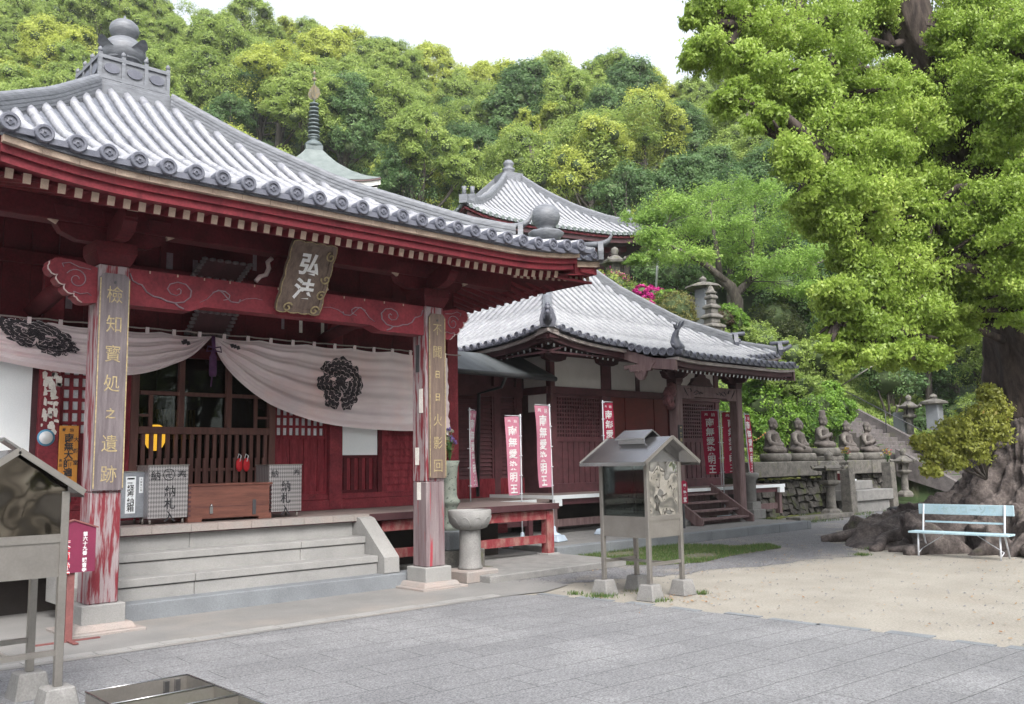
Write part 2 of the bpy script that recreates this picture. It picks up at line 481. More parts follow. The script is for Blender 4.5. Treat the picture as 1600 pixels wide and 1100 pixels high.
def glyph(ch, bold):
    if (ch, bold) not in _gl:
        cu = bpy.data.curves.new('letter', 'FONT')
        cu.body = ch
        cu.offset = bold
        cu.resolution_u = 3
        o = bpy.data.objects.new('letter', cu)
        COL.objects.link(o)
        dg = bpy.context.evaluated_depsgraph_get()
        me = bpy.data.meshes.new_from_object(o.evaluated_get(dg))
        vs = [tuple(p.co) for p in me.vertices]
        fs = [tuple(p.vertices) for p in me.polygons]
        xs = [p[0] for p in vs] or [0]
        ys = [p[1] for p in vs] or [0]
        cx, cy = (min(xs)+max(xs))/2, (min(ys)+max(ys))/2
        k = 1.0/max(max(xs)-min(xs), max(ys)-min(ys), 0.01)
        if ch in '一・':
            k = 0.9
        _gl[(ch, bold)] = ([((p[0]-cx)*k, (p[1]-cy)*k) for p in vs], fs)
        bpy.data.objects.remove(o)
        bpy.data.curves.remove(cu)
        bpy.data.meshes.remove(me)
    return _gl[(ch, bold)]
X3, Y3, Z3 = Vector((1, 0, 0)), Vector((0, 1, 0)), Vector((0, 0, 1))
def spiral(cx, cy, r, turns, a0, n=26, sgn=1):
    return [(cx+r*(1-0.82*t/n)*math.cos(a0+sgn*2*PI*turns*t/n), cy+r*(1-0.82*t/n)*math.sin(a0+sgn*2*PI*turns*t/n)) for t in range(n+1)]
def lerp(tab, x):
    return float(np.interp(x, [t[0] for t in tab], [t[1] for t in tab]))
# ---------------------------------------------------------------- tiled roofs
def sweep(mb, path, prof, mi=0, smooth=False):
    """prof: closed list of (side, up) swept along a path, up kept vertical"""
    path = [Vector(p) for p in path]
    n = len(prof)
    vs, fs = [], []
    for i, p in enumerate(path):
        d = (path[min(i+1, len(path)-1)]-path[max(i-1, 0)])
        h = Vector((d.x, d.y, 0)).normalized()
        sd_ = Vector((h.y, -h.x, 0))
        for a, b in prof:
            vs.append(p+sd_*a+Vector((0, 0, b)))
    for i in range(len(path)-1):
        for k in range(n):
            k2 = (k+1) % n
            fs.append((i*n+k, (i+1)*n+k, (i+1)*n+k2, i*n+k2))
    fs.append(tuple(range(n)))
    fs.append(tuple((len(path)-1)*n+k for k in range(n-1, -1, -1)))
    mb.add(vs, fs, mi, smooth)

class Roof:
    def __init__(s, cx, cy, prof, r0, half, spacing, rad, up, porch=None, rz=0.0, pup=0.0, tile=0.3):
        s.cx, s.cy, s.prof, s.r0, s.half, s.sp, s.rad, s.up, s.porch, s.rz, s.pup, s.tile = cx, cy, prof, r0, half, spacing, rad, up, porch, rz, pup, tile
    def z(s, a, r):
        zz = lerp(s.prof, r)
        k = min(abs(a)/max(r, 0.01), 1.0)
        zz += s.up*k**4*min(r/s.half, 1.0)**3 if r <= s.half+1e-6 else 0
        if s.porch and r > s.half:
            m = (s.porch[0]+s.porch[1])/2
            q = abs(a-m)/((s.porch[1]-s.porch[0])/2)
            zz += s.pup*max(0, q-0.62)**2/0.1444*(r-s.half)/(s.porch[2]-s.half)
        return zz
    def p(s, a, r, k=0, dz=0.0):
        x, y = [(a, -r), (r, a), (-a, r), (-r, -a)][k]
        co, si = math.cos(s.rz), math.sin(s.rz)
        return Vector((s.cx+x*co-y*si, s.cy+x*si+y*co, s.z(a, r)+dz))
    def base(s, mb, faces=(0, 1, 2, 3), step=0.28, saw=0.03, dz=0.0):
        for k in faces:
            rs = []
            r = s.r0
            while r < s.half-1e-6:
                r2 = min(r+step, s.half)
                rs += [(r+0.001, saw), (r2, 0.0)]
                r = r2
            nu = 22
            s._grid(mb, k, rs, nu, lambda t, r: t*r, dz)
            if k == 0 and s.porch:
                rs = []
                r = s.half
                while r < s.porch[2]-1e-6:
                    r2 = min(r+step, s.porch[2])
                    rs += [(r+0.001, saw), (r2, 0.0)]
                    r = r2
                a0, a1 = s.porch[0], s.porch[1]
                s._grid(mb, k, rs, nu, lambda t, r: a0+(a1-a0)*(t+1)/2, dz)
    def _grid(s, mb, k, rs, nu, af, dz):
        vs, fs = [], []
        for r, h in rs:
            for i in range(nu+1):
                a = af(-1+2*i/nu, r)
                vs.append(s.p(a, r, k, h+dz))
        for j in range(len(rs)-1):
            for i in range(nu):
                fs.append((j*(nu+1)+i, (j+1)*(nu+1)+i, (j+1)*(nu+1)+i+1, j*(nu+1)+i+1))
        mb.add(vs, fs, 0, False)
    def rows(s, mb, faces=(0, 1, 2, 3), n=7, mi=0):
        ends = []
        for k in faces:
            cnt = int(s.half/s.sp)
            for i in range(-cnt, cnt+1):
                a = (i+0.5)*s.sp
                if abs(a) > s.half-0.05:
                    continue
                re = s.half
                if k == 0 and s.porch and s.porch[0] < a < s.porch[1]:
                    re = s.porch[2]
                rs_ = max(s.r0, abs(a)+0.05)
                if re-rs_ < 0.15:
                    continue
                nt_ = max(1, int((re-rs_)/s.tile))
                pts, rr = [], []
                for j in range(nt_):
                    ra, rb = rs_+(re-rs_)*j/nt_, rs_+(re-rs_)*(j+1)/nt_
                    pts += [s.p(a, ra+0.004, k, s.rad*0.75), s.p(a, rb-0.004, k, s.rad*0.75)]
                    rr += [s.rad*0.90, s.rad*1.04]
                mb.tube(pts, rr, n, mi)
                ends.append((k, a, re, s.p(a, re, k, s.rad*0.75)))
        return ends
    def hip(s, mb, k, r1, r2, prof, n=16, dz=0.0, mi=0):
        """ridge over the hip at the a = +r edge of face k"""
        sweep(mb, [s.p(r, r, k, dz) for r in np.linspace(r1, r2, n)], prof, mi)

def ridge_prof(wd, h, layers=4):
    L, R = [], []
    for i in range(layers):
        z0, z1 = h*i/layers, h*(i+1)/layers
        wa, wb = wd/2*(1-0.10*i/layers), wd/2*(0.90-0.10*i/layers)
        R += [(wa, z0), (wa, z0+(z1-z0)*0.72), (wb, z0+(z1-z0)*0.74), (wb, z1)]
    top = [(wd*0.36*math.cos(t), h+wd*0.30*math.sin(t)) for t in np.linspace(0, PI, 7)]
    L = [(-a, b) for a, b in R[::-1]]
    return [(a, b-0.06) for a, b in R+top+L]

def disc_mesh(mb, c, d, rad, mi=0, mi_mid=None):
    """round end tile: rim, sunk field, raised boss; c centre, d outward"""
    d = Vector(d).normalized()
    a = d.cross(Z3).normalized()
    b = a.cross(d) * -1
    c = Vector(c)
    prof = [(rad, -0.12), (rad, 0.012), (rad*0.90, 0.022), (rad*0.66, 0.020), (rad*0.60, 0.002), (rad*0.42, 0.002), (rad*0.34, 0.014), (rad*0.15, 0.016), (rad*0.10, 0.004)]
    n = 18
    vs, fs = [], []
    for r, h in prof:
        for k in range(n):
            t = 2*PI*k/n
            w_ = 1+(0.18*math.sin(5*t) if 0.14*rad < r < 0.45*rad else 0)
            vs.append(c+d*h+a*(r*w_*math.cos(t))+b*(r*w_*math.sin(t)))
    for i in range(len(prof)-1):
        for k in range(n):
            fs.append((i*n+k, i*n+(k+1) % n, (i+1)*n+(k+1) % n, (i+1)*n+k))
    fs.append(tuple((len(prof)-1)*n+k for k in range(n)))
    mb.add(vs, fs, mi, False)

# ---------------------------------------------------------------- the red main hall
HX, HY = 6.235, 18.3
FZ = 1.02                      # veranda floor
WY = 13.7                      # front wall plane
hall = thing('temple_hall', 'large red temple hall with a silver tiled roof and white curtain across its porch', 'temple hall', (HX, HY, 0))
HR = Roof(HX, HY, [(0, 9.4), (0.7, 8.95), (1.8, 8.02), (3.2, 7.03), (5.0, 6.10), (6.8, 5.42), (8.0, 5.05), (9.0, 4.86)], 0.7, 6.8, 0.303, 0.088, 0.25, (-4.16, 3.86, 9.0), pup=0.13)
rmb = MB()
HR.base(rmb, step=.14, saw=.034)
ends = HR.rows(rmb, n=8, mi=1)
side = MB()
for k, a, re, p in ends:
    if k == 0:
        side.prism([(-0.152, -0.03), (-0.10, -0.075), (0.10, -0.075), (0.152, -0.03), (0.152, 0.02), (0.08, -0.015), (-0.08, -0.015), (-0.152, 0.02)],
                   (p.x+0.1515, p.y-0.02, p.z-0.02), X3, Z3, (0, 0.15, 0))
    else:
        d = [(0, -1, 0), (1, 0, 0), (0, 1, 0), (-1, 0, 0)][k]
        disc_mesh(side, p+Vector(d)*0.03, d, 0.092)
rmb.add(side.v, side.f, 2)
roof = rmb.build('roof', ['tile_dk', 'tile', 'tile_disc'], hall)
m2 = MB()
disc_mesh(m2, (0, 0, 0), (0, -1, 0), 0.092)
dproto = None
for k, a, re, p in ends:
    if k == 0:
        if dproto is None:
            o = m2.build('eave_tile', ['tile_disc'], roof, local=True)
            dproto = o
        else:
            o = dproto.copy()
            COL.objects.link(o)
        o.location = (p.x-HX, p.y-HY-0.03, p.z-0.005)
# ridges over the hips
for k in range(4):
    mb = MB()
    HR.hip(mb, k, 0.75, 5.62, ridge_prof(0.26, 0.36, 5), 18)
    HR.hip(mb, k, 5.6, 6.7, ridge_prof(0.22, 0.18, 2), 6)
    rg = mb.build('hip_ridge', ['ridge'], hall)
    for r_, h_ in ((5.65, 0.42), (6.74, 0.30)):
        q = HR.p(r_, r_, k)
        out = (HR.p(r_+.5, r_+.5, k)-HR.p(r_, r_, k))
        out.z = 0
        out.normalize()
        sidev = Vector((out.y, -out.x, 0))
        mo = MB()
        hw = 0.17
        mo.prism([(-hw, -0.08), (hw, -0.08), (hw*1.15, h_*0.3), (hw*0.75, h_*0.8), (hw*0.3, h_), (-hw*0.3, h_), (-hw*0.75, h_*0.8), (-hw*1.15, h_*0.3)], q, sidev, Z3, out*0.10)
        mo.tube([q+Z3*h_*0.82-out*0.25, q+Z3*(h_*0.86)+out*0.02, q+Z3*(h_*0.95)+out*0.14, q+Z3*(h_*1.12)+out*0.22, q+Z3*(h_*1.4)+out*0.27, q+Z3*(h_*1.62)+out*0.27], [.06, .06, .055, .045, .03, .012], 10)
        mo.build('ridge_end_tile', ['ridge'], rg)
# roban and jewel
zt = HR.z(0, 0.7)
mb = MB()
mb.box((HX, HY, zt+0.06), (1.50, 1.50, 0.36))
mb.box((HX, HY, zt+0.27), (1.42, 1.42, 0.07))
base = mb.build('finial_base', ['ridge'], hall, bevel=0.01)
mb = MB()
s_ = 0.66
zb = zt+0.30
for k in range(4):
    co, si = [(1, 0), (0, 1), (-1, 0), (0, -1)][k]
    ux, uy = co, si
    nx, ny = si, -co
    def at(a, n_, z):
        return (HX+ux*a+nx*n_, HY+uy*a+ny*n_, z)
    for a in (-s_, -s_/3, s_/3):
        mb.box(at(a, s_, zb+0.27), (0.07, 0.07, 0.54))
        mb.lathe(at(a, s_, zb+0.54), [(.03, 0), (.05, .03), (.045, .07), (.02, .10), (.0, .12)], 8)
    for z in (zb+0.05, zb+0.46):
        mb.bar(at(-s_, s_, z), at(s_, s_, z), 0.075, 0.07)
    mb.bar(at(-s_, s_-0.015, zb+0.25), at(s_, s_-0.015, zb+0.25), 0.03, 0.40)
    for a in (-s_*2/3, 0, s_*2/3):
        cv = [(0.15*math.cos(t), 0.10*math.sin(t)) for t in np.linspace(0, 2*PI, 14)[:-1]]
        mb.prism(cv, at(a, s_+0.030, zb+0.255), (ux, uy, 0), Z3, (-nx*0.04, -ny*0.04, 0), 1)
mb.box((HX, HY, zb+0.48), (1.2, 1.2, 0.06))
mb.build('finial_panel_box', ['ridge', 'tile_disc'], base)
mb = MB()
zz = zb+0.68
FK = .70
mb.lathe((HX, HY, zz), [(r*FK, q) for r, q in [(.30, 0), (.48, .06), (.62, .20), (.60, .34), (.48, .46), (.38, .52)]], 20)
for k in range(4):
    t = k*PI/2+0.4
    d = Vector((math.cos(t), math.sin(t), 0))
    c = Vector((HX, HY, zz))
    sv = Vector((-d.y, d.x, 0))
    def pet(u, v, d=d, c=c, sv=sv):
        a = (u-0.5)*2
        return c+d*((0.50+0.12*v+0.20*v**3-0.08*a*a)*FK)+sv*(a*0.26*(1-0.2*v*v)*FK)+Z3*(0.06+0.36*v-0.12*a*a*v)
    mb.grid(pet, 6, 6)
mb.lathe((HX, HY, zz+.5), [(r*FK, q*.82) for r, q in [(.30, 0), (.26, .06), (.28, .09), (.38, .18), (.415, .30), (.38, .42), (.26, .52), (.10, .58), (.04, .62), (.025, .68), (0, .70)]], 22)
mb.build('jewel_finial', ['ridge'], base)

# eave boards, rafters, soffit
EY = HY-9.0
def zrow(x, dz):
    return HR.z(x-HX, 9.0)+dz
mb = MB()
xs = np.linspace(HX-4.12, HX+3.86, 24)
n_b = 23
for i in range(n_b):      # cream board, in short lengths with thin joints
    x0, x1 = xs[i], xs[i+1]-0.004
    z0, z1 = zrow(x0, 0), zrow(x1, 0)
    vs = []
    for x, z in ((x0, z0), (x1, z1)):
        for y, h in ((EY+.06, -.112), (EY+.06, -.048), (EY+.5, -.04), (EY+.5, -.112)):
            vs.append((x, y, z+h))
    mb.add(vs, [(0, 4, 5, 1), (1, 5, 6, 2), (2, 6, 7, 3), (3, 7, 4, 0), (0, 1, 2, 3), (7, 6, 5, 4)])
mb.build('eave_board', ['cream'], hall)
mb = MB()
for i in range(n_b):
    x0, x1 = xs[i], xs[i+1]
    for (ya, yb, ha, hb, mi) in ((EY+.13, EY+.6, -.112, -.195, 0), (EY+.17, EY+.6, -.195, -.278, 0), (EY+0.03, EY+.3, -.047, -.01, 1)):
        vs = []
        for x in (x0, x1):
            z = zrow(x, 0)
            vs += [(x, ya, z+hb), (x, ya, z+ha), (x, yb, z+ha+0.02), (x, yb, z+hb+.02)]
        mb.add(vs, [(0, 4, 5, 1), (1, 5, 6, 2), (2, 6, 7, 3), (3, 7, 4, 0), (0, 1, 2, 3), (7, 6, 5, 4)], mi)
mb.build('eave_beam', ['red', 'tile_dk'], hall)
mr = MB()
mr.bar((0, 0, 0), (0, 4.3, 4.3*0.27), 0.075, 0.10, 0, 1)
rf = None
x = HX-4.0
while x < HX+3.72:
    if rf is None:
        o = rf = mr.build('rafter', ['red', 'cream'], hall, local=True)
    else:
        o = rf.copy()
        COL.objects.link(o)
    o.location = (x-HX, EY+.30-HY, zrow(x, -.328))
    x += 0.161
mr = MB()
mr.bar((0, 0, 0), (0, 2.6, 2.6*0.20), 0.075, 0.09, 0, 1)
rf = None
for i in list(range(0, 17)):
    x = HX+4.12+i*0.161
    if rf is None:
        o = rf = mr.build('rafter', ['red', 'cream'], hall, local=True)
    else:
        o = rf.copy()
        COL.objects.link(o)
    o.location = (x-HX, HY-6.8+.30-HY, HR.z(x-HX, 6.8)-.36)
    o.scale.y = min(1.0, (6.75-abs(x-HX))/2.6+.12)
for i in range(0, 40):
    o = rf.copy()
    COL.objects.link(o)
    a = -6.5+i*.25
    q = HR.p(a, 6.5, 1)
    o.location = (q.x-HX, q.y-HY, HR.z(a, 6.8)-.36)
    o.rotation_euler = (0, 0, PI/2)
    o.scale.y = min(1.0, (6.75-abs(a))/2.6+.12)
for x0, x1, r_, z_off in ((HX+3.89, HX+6.78, 6.8, 0), (HX-6.78, HX-4.19, 6.8, 0)):
    mb = MB()
    xx = np.linspace(x0, x1, 12)
    for i in range(11):
        xa, xb = xx[i], xx[i+1]
        vs = []
        for x in (xa, xb):
            z = HR.z(x-HX, 6.8)
            vs += [(x, HY-6.8+.06, z-.165), (x, HY-6.8+.06, z-.06), (x, HY-6.8+.5, z-.05), (x, HY-6.8+.5, z-.165)]
        fs = [(0, 4, 5, 1), (1, 5, 6, 2), (2, 6, 7, 3), (3, 7, 4, 0), (0, 1, 2, 3), (7, 6, 5, 4)]
        mb.add(vs, fs, 0)
        vs = []
        for x in (xa, xb):
            z = HR.z(x-HX, 6.8)
            vs += [(x, HY-6.8+.14, z-.31), (x, HY-6.8+.14, z-.165), (x, HY-6.8+.6, z-.165), (x, HY-6.8+.6, z-.31)]
        mb.add(vs, fs, 1)
    mb.build('main_eave_board', ['cream', 'red'], hall)
mb = MB()
for x_ in np.linspace(-6.7, 6.45, 14):      # eave board along the right hand side
    for (d0, h0, h1, mi) in ((.06, -.165, -.06, 0), (.14, -.31, -.165, 1)):
        vs = []
        for a in (x_, x_+1.01):
            z = HR.z(a, 6.8)
            for r2, h in ((6.8-d0, h0), (6.8-d0, h1), (6.3, h1), (6.3, h0)):
                q = HR.p(a, r2, 1)
                vs.append((q.x, q.y, z+h))
        mb.add(vs, [(0, 4, 5, 1), (1, 5, 6, 2), (2, 6, 7, 3), (3, 7, 4, 0), (0, 1, 2, 3), (7, 6, 5, 4)], mi)
mb.build('side_eave_board', ['cream', 'red'], hall)
mb = MB()
# sloping ceiling boards right above the rafters
def ceil(x0, x1, y0, z0, y1, z1):
    mb.add([(x0, y0, z0), (x1, y0, z0), (x1, y1, z1), (x0, y1, z1), (x0, y0, z0+.05), (x1, y0, z0+.05), (x1, y1, z1+.05), (x0, y1, z1+.05)],
           [(0, 3, 2, 1), (4, 5, 6, 7), (0, 1, 5, 4), (2, 3, 7, 6), (1, 2, 6, 5), (3, 0, 4, 7)])
ceil(HX-4.12, HX+3.86, EY+.32, 4.60, 13.7, 4.60+4.08*.27)
ceil(HX+3.96, HX+6.70, HY-6.8+.2, 5.17, 14.4, 5.17+2.7*.2)
ceil(HX-6.70, HX-4.0, HY-6.8+.2, 5.17, 14.4, 5.17+2.7*.2)
for sg in (1, -1):
    xo, xi = HX+sg*6.6, HX+sg*4.2
    ya, yb = HY-6.6, HY+6.6
    mb.add([(xo, ya, 5.17), (xo, yb, 5.17), (xi, HY+4.2, 5.65), (xi, HY-4.2, 5.65), (xo, ya, 5.22), (xo, yb, 5.22), (xi, HY+4.2, 5.7), (xi, HY-4.2, 5.7)], [(0, 1, 2, 3), (7, 6, 5, 4), (0, 4, 5, 1), (2, 6, 7, 3), (1, 5, 6, 2), (3, 7, 4, 0)])
for xe, sg in ((HX+3.82, 1), (HX-4.12, -1)):        # barge boards closing the porch sides
    pts = []
    ys = np.linspace(EY+.14, HY-6.6, 8)
    poly = [(y, HR.z(3.8, HY-y)-.05) for y in ys]+[(y, HR.z(3.8, HY-y)-.36) for y in ys[::-1]]
    mb.prism([(p[0], p[1]) for p in poly], (xe, 0, 0), Y3, Z3, (sg*0.06, 0, 0))
# flat ceiling closing the hall, side walls under the eaves
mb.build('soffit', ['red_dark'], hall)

# pillars, beam, brackets
PY = 10.67
for xp in (3.57, 8.15):
    mb = MB()
    mb.box((xp, PY, 0.31+1.2/2), (0.33, 0.33, 1.2), 0, 0)
    mb.box((xp, PY, (1.51+4.06)/2), (0.33, 0.33, 4.06-1.51), 0, 1)
    pl = mb.build('pillar', ['worn_low' if xp > 5 else 'worn', 'worn'], hall, bevel=0.012)
    mb = MB()
    mb.box((xp, PY, 0.20), (0.46, 0.46, 0.22), 0, 1)
    mb.box((xp, PY, 0.075), (0.66, 0.66, 0.07), 0, 0, taper=0.86)
    mb.box((xp, PY, 0.02), (0.80, 0.80, 0.05), 0, 0)
    mb.build('pillar_base', ['pink_st', 'granite'], pl, bevel=0.01)
mb = MB()
b0, b1 = 3.735, 7.985
poly = [(b0, 3.63), (b0+.75, 3.63), (b0+.92, 3.70), (b1-.92, 3.70), (b1-.75, 3.63), (b1, 3.63), (b1, 4.06), (b0, 4.06)]
mb.prism(poly, (0, 10.55, 0), X3, Z3, (0, 0.24, 0))
beam = mb.build('front_beam', ['red'], hall, bevel=0.012)
mb = MB()
def stroke(pts, w0, w1=None, y=10.545):
    n = len(pts)
    mb.tube([(p[0], y, p[1]) for p in pts], [1.45*(w0+((w1 or w0)-w0)*i/(n-1)) for i in range(n)], 6, flat=0.4)
for sgn, xo in ((1, b0), (-1, b1)):
    def mp_(pts):
        return [(xo+sgn*p[0], p[1]) for p in pts]
    stroke(mp_([(0.02, 4.0), (.05, 3.92), (.11, 3.89), (.16, 3.88), (.22, 3.80), (.30, 3.76), (.38, 3.75), (.46, 3.72), (.55, 3.71), (.60, 3.67), (.66, 3.65)]), .012, .016)
    stroke(mp_([(.55, 3.71), (.66, 3.73), (.74, 3.80), (.75, 3.88), (.68, 3.95), (.58, 3.965), (.49, 3.93), (.46, 3.87), (.50, 3.815), (.57, 3.80), (.62, 3.83), (.625, 3.87), (.60, 3.89), (.575, 3.87)]), .013, .009)
    stroke(mp_([(.86, 3.75), (.95, 3.80), (1.02, 3.88), (1.09, 3.93), (1.15, 3.90), (1.20, 3.85), (1.26, 3.80), (1.36, 3.80), (1.38, 3.84)]), .006, .012)
    stroke(mp_([(1.02, 3.89), (1.10, 3.925), (1.18, 3.92), (1.24, 3.88), (1.23, 3.83), (1.16, 3.81)]), .013, .008)
    stroke(mp_([(1.36, 3.81), (1.46, 3.86), (1.58, 3.88), (1.68, 3.87)]), .008, .004)
mb.build('scroll_carving', ['carve'], beam)
mb = MB()
for i in range(12):
    x = b0+.25+i*.33
    mb.box((x, 10.544, 4.04), (.012, .012, .03), 0, 0)
mb.build('beam_nail', ['cream'], beam)
for sgn, xp in ((-1, 3.405), (1, 8.315)):      # carved elephant-trunk nosings outside the pillars
    mb = MB()
    out = [(0, 3.62), (.12, 3.60), (.22, 3.66), (.24, 3.70), (.33, 3.72), (.34, 3.79), (.42, 3.82), (.42, 3.89), (.50, 3.92), (.51, 4.00), (.47, 4.05), (.38, 4.08), (.2, 4.07), (0, 4.02)]
    sc = []
    for q in range(len(out)):
        a, b = Vector(out[q]), Vector(out[(q+1) % len(out)])
        sc.append(tuple(a))
        if 0 < q < 11:
            n2 = Vector((b.y-a.y, a.x-b.x)).normalized()*.016
            sc += [tuple(a.lerp(b, .3)+n2), tuple(a.lerp(b, .7)+n2)]
    mb.prism([(sgn*a, b) for a, b in sc], (xp, 10.56, 0), X3, Z3, (0, 0.2, 0), 0, 0)
    nz = mb.build('beam_nosing', ['red', 'carve_w'], hall)
    mb = MB()
    stroke([(xp+sgn*a, b) for a, b in sc[2:27]], .011, .011, y=10.557)
    mb.build('nosing_edge', ['carve_w'], nz)
    mb = MB()
    stroke([(xp+sgn*p[0], p[1]) for p in spiral(.22, 3.86, .12, 1.4, .5)], .010, .007, y=10.555)
    stroke([(xp+sgn*a, b) for a, b in ((.08, 3.99), (.2, 4.0), (.3, 4.04), (.38, 4.02), (.36, 3.98))], .008, .007, y=10.555)
    stroke([(xp+sgn*a, b) for a, b in ((.25, 3.72), (.18, 3.70), (.10, 3.72), (.06, 3.69))], .008, .006, y=10.555)
    mb.build('nosing_scroll', ['carve'], nz)
def bracket(x, y, z, par, mats, k=1.0, arm=0.62, w_=.15):
    mb = MB()
    mb.box((x, y, z+.07*k), (.34*k, .34*k, .14*k), 0, 0, taper=1.35)
    mb.box((x, y, z+.20*k), (.46*k, .46*k, .12*k))
    z1 = z+.26*k
    A = arm*k
    poly = [(-A*.62, 0), (A*.62, 0), (A*.9, .07*k), (A, .16*k), (A, .22*k), (-A, .22*k), (-A, .16*k), (-A*.9, .07*k)]
    mb.prism(poly, (x, y-w_*k/2, z1), X3, Z3, (0, w_*k, 0))
    mb.prism(poly, (x+w_*k/2, y, z1+.004), (0, 1, 0), Z3, (-w_*k, 0, 0))
    for dx, dy in ((-A*.82, 0), (0, 0), (A*.82, 0), (0, A*.82)):
        mb.box((x+dx, y+dy, z1+.29*k), (.24*k, .24*k, .13*k), 0, 0, taper=1.2)
    # carved fist projecting to the front, its tip pale
    mb.bar((x, y-.05, z1+.10*k), (x, y-.62*k, z1+.30*k), .14*k, .20*k)
    mb.bar((x, y-.62*k, z1+.32*k), (x, y-.80*k, z1+.46*k), .12*k, .14*k, 1)
    for sg in (-1, 1):
        mb.bar((x+sg*A*.98, y-w_*k/2-.01, z1+.16*k), (x+sg*(A+.20*k), y-w_*k/2-.01, z1+.27*k), .05*k, .055*k, 1)
    return mb.build('bracket_set', mats, par, bevel=0.008)
for xp in (3.57, 8.15):
    bracket(xp, PY, 4.06, hall, ['red_dark', 'cream'])
mb = MB()
mb.ab((2.35, 10.55, 4.50), (9.75, 10.80, 4.76))
mb.build('purlin', ['red_dark'], hall, bevel=0.01)
mb = MB()       # frog-leg strut with pale curled feet
mb.prism([(-.5, 0), (.5, 0), (.42, .10), (.25, .2), (.18, .40), (-.18, .40), (-.25, .2), (-.42, .10)], (5.86, 10.60, 4.08), X3, Z3, (0, .12, 0))
for sg in (-1, 1):
    mb.tube([(5.86+sg*a, 10.585, 4.08+b) for a, b in ((.52, .03), (.46, .10), (.38, .13), (.34, .22), (.36, .30), (.30, .36))], .03, 6, 1)
mb.build('frog_leg_strut', ['red_dark', 'carve_w'], hall)
for xp in (3.57, 8.15):       # tie beams back to the wall
    mb = MB()
    pts = [(xp, 10.85, 3.9), (xp, 11.6, 4.05), (xp, 12.6, 4.10), (xp, WY-.1, 3.95)]
    mb.tube(pts, [.15, .16, .16, .15], 4, flat=.7)
    mb.build('tie_beam', ['red_dark'], hall)

# veranda
mb = MB()
VX0, VX1 = 0.4, 11.95
n_ = 30
for i in range(11):
    y0 = 11.80+i*.178
    mb.ab((VX0, y0, FZ-.07), (VX1, y0+.172, FZ))
mb.ab((VX0, 11.76, FZ-.10), (VX1, 11.795, FZ+.004), 1)
# the slab edge over the stone stair is a row of pinkish stones
x = 3.75
while x < 7.8:
    w_ = random.uniform(.35, .6)
    mb.ab((x, 11.745, FZ-.085), (min(x+w_, 7.85)-.006, 11.95, FZ+.008), 2)
    x += w_
mb.build('veranda_floor', ['floorwood', 'plum_dk', 'pink_st'], hall)
mb = MB()
mb.ab((8.15, 11.86, .74), (11.9, 11.98, .90))
mb.build('veranda_beam', ['red_faded'], hall)
mb = MB()
mb.ab((.5, 11.86, .74), (3.6, 11.98, .90))
mb.build('veranda_beam', ['red_faded'], hall)
mb = MB()
mb.ab((11.78, 11.985, .74), (11.9, 13.7, .90))
mb.build('veranda_beam', ['red_faded'], hall)
for x, y in ((11.80, 11.92), (9.6, 12.6), (11.80, 13.5), (1.0, 11.92)):
    mb = MB()
    mb.ab((x-.085, y-.085, .12), (x+.085, y+.085, .90))
    mb.box((x, y, .075), (.34, .34, .13), 0, 1, taper=.9)
    mb.build('veranda_post', ['red_faded', 'granite'], hall, bevel=.008)
mb = MB()
mb.ab((8.3, 11.88, .32), (11.72, 11.97, .46))
mb.build('veranda_rail', ['red_faded'], hall)
for z in (.45, .78):
    mb = MB()
    mb.ab((9.5, 13.0, z), (11.8, 13.1, z+.16))
    mb.build('veranda_rail', ['red'], hall)
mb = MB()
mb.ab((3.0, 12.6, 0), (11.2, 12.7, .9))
mb.build('underfloor_shade', ['inside'], hall)  # near-black sheet in place of the shade below the floor
# ---------------------------------------------------------------- front wall of the main hall
def WX(px, py=650):
    return on(px, py, 'y', WY)[0]
def WZ(px, py):
    return on(px, py, 'y', WY)[2]
x_post0, x_post1 = WX(57), WX(90)
x_d0, x_d1 = WX(216, 671), WX(418, 674)
x_l1 = WX(506, 678)
x_c0, x_c1 = WX(510, 680), WX(530, 680)
x_w1 = WX(588, 700)
x_b0 = WX(594, 700)
X_R = WX(711, 690)             # right corner of the hall
X_L = 2*HX-X_R
z_rail = WZ(316, 674)
z_lint = WZ(300, 560)          # underside of the lintel over the doors
SILL = 1.29
mb = MB()
mb.ab((X_L, WY-.10, FZ), (X_R, WY+.2, SILL-.10))
mb.ab((X_L, WY-.06, SILL-.10), (X_R, WY+.2, SILL))
mb.build('wall_sill', ['red'], hall, bevel=.01)
mb = MB()
x = X_L
i = 0
while x < X_R-.02:
    w_ = min(.36, X_R-x)
    mb.ab((x+.004, WY+(.0 if i % 2 else .008), z_lint+.16), (x+w_-.004, WY+.1, 5.62))
    x += .36
    i += 1
mb.ab((X_L, WY+.05, z_lint+.16), (X_R, WY+.14, 5.6), 1)
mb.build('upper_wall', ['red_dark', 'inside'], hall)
mb = MB()
mb.ab((X_L, WY-.07, z_lint), (X_R, WY+.12, z_lint+.16))
mb.ab((X_L, WY-.09, 4.62), (X_R, WY+.02, 4.80))
mb.build('lintel', ['red_dark'], hall, bevel=.008)
for xa, xb, mt in ((x_post0, x_post1, 'red'), (x_c0, x_c1, 'red'), (X_R-.26, X_R, 'red'), (X_L, X_L+.26, 'red_dark')):
    mb = MB()
    mb.ab((xa, WY-.118, FZ+.003), (xb, WY+.16, 4.617))
    mb.build('wall_column', [mt], hall, bevel=.012)
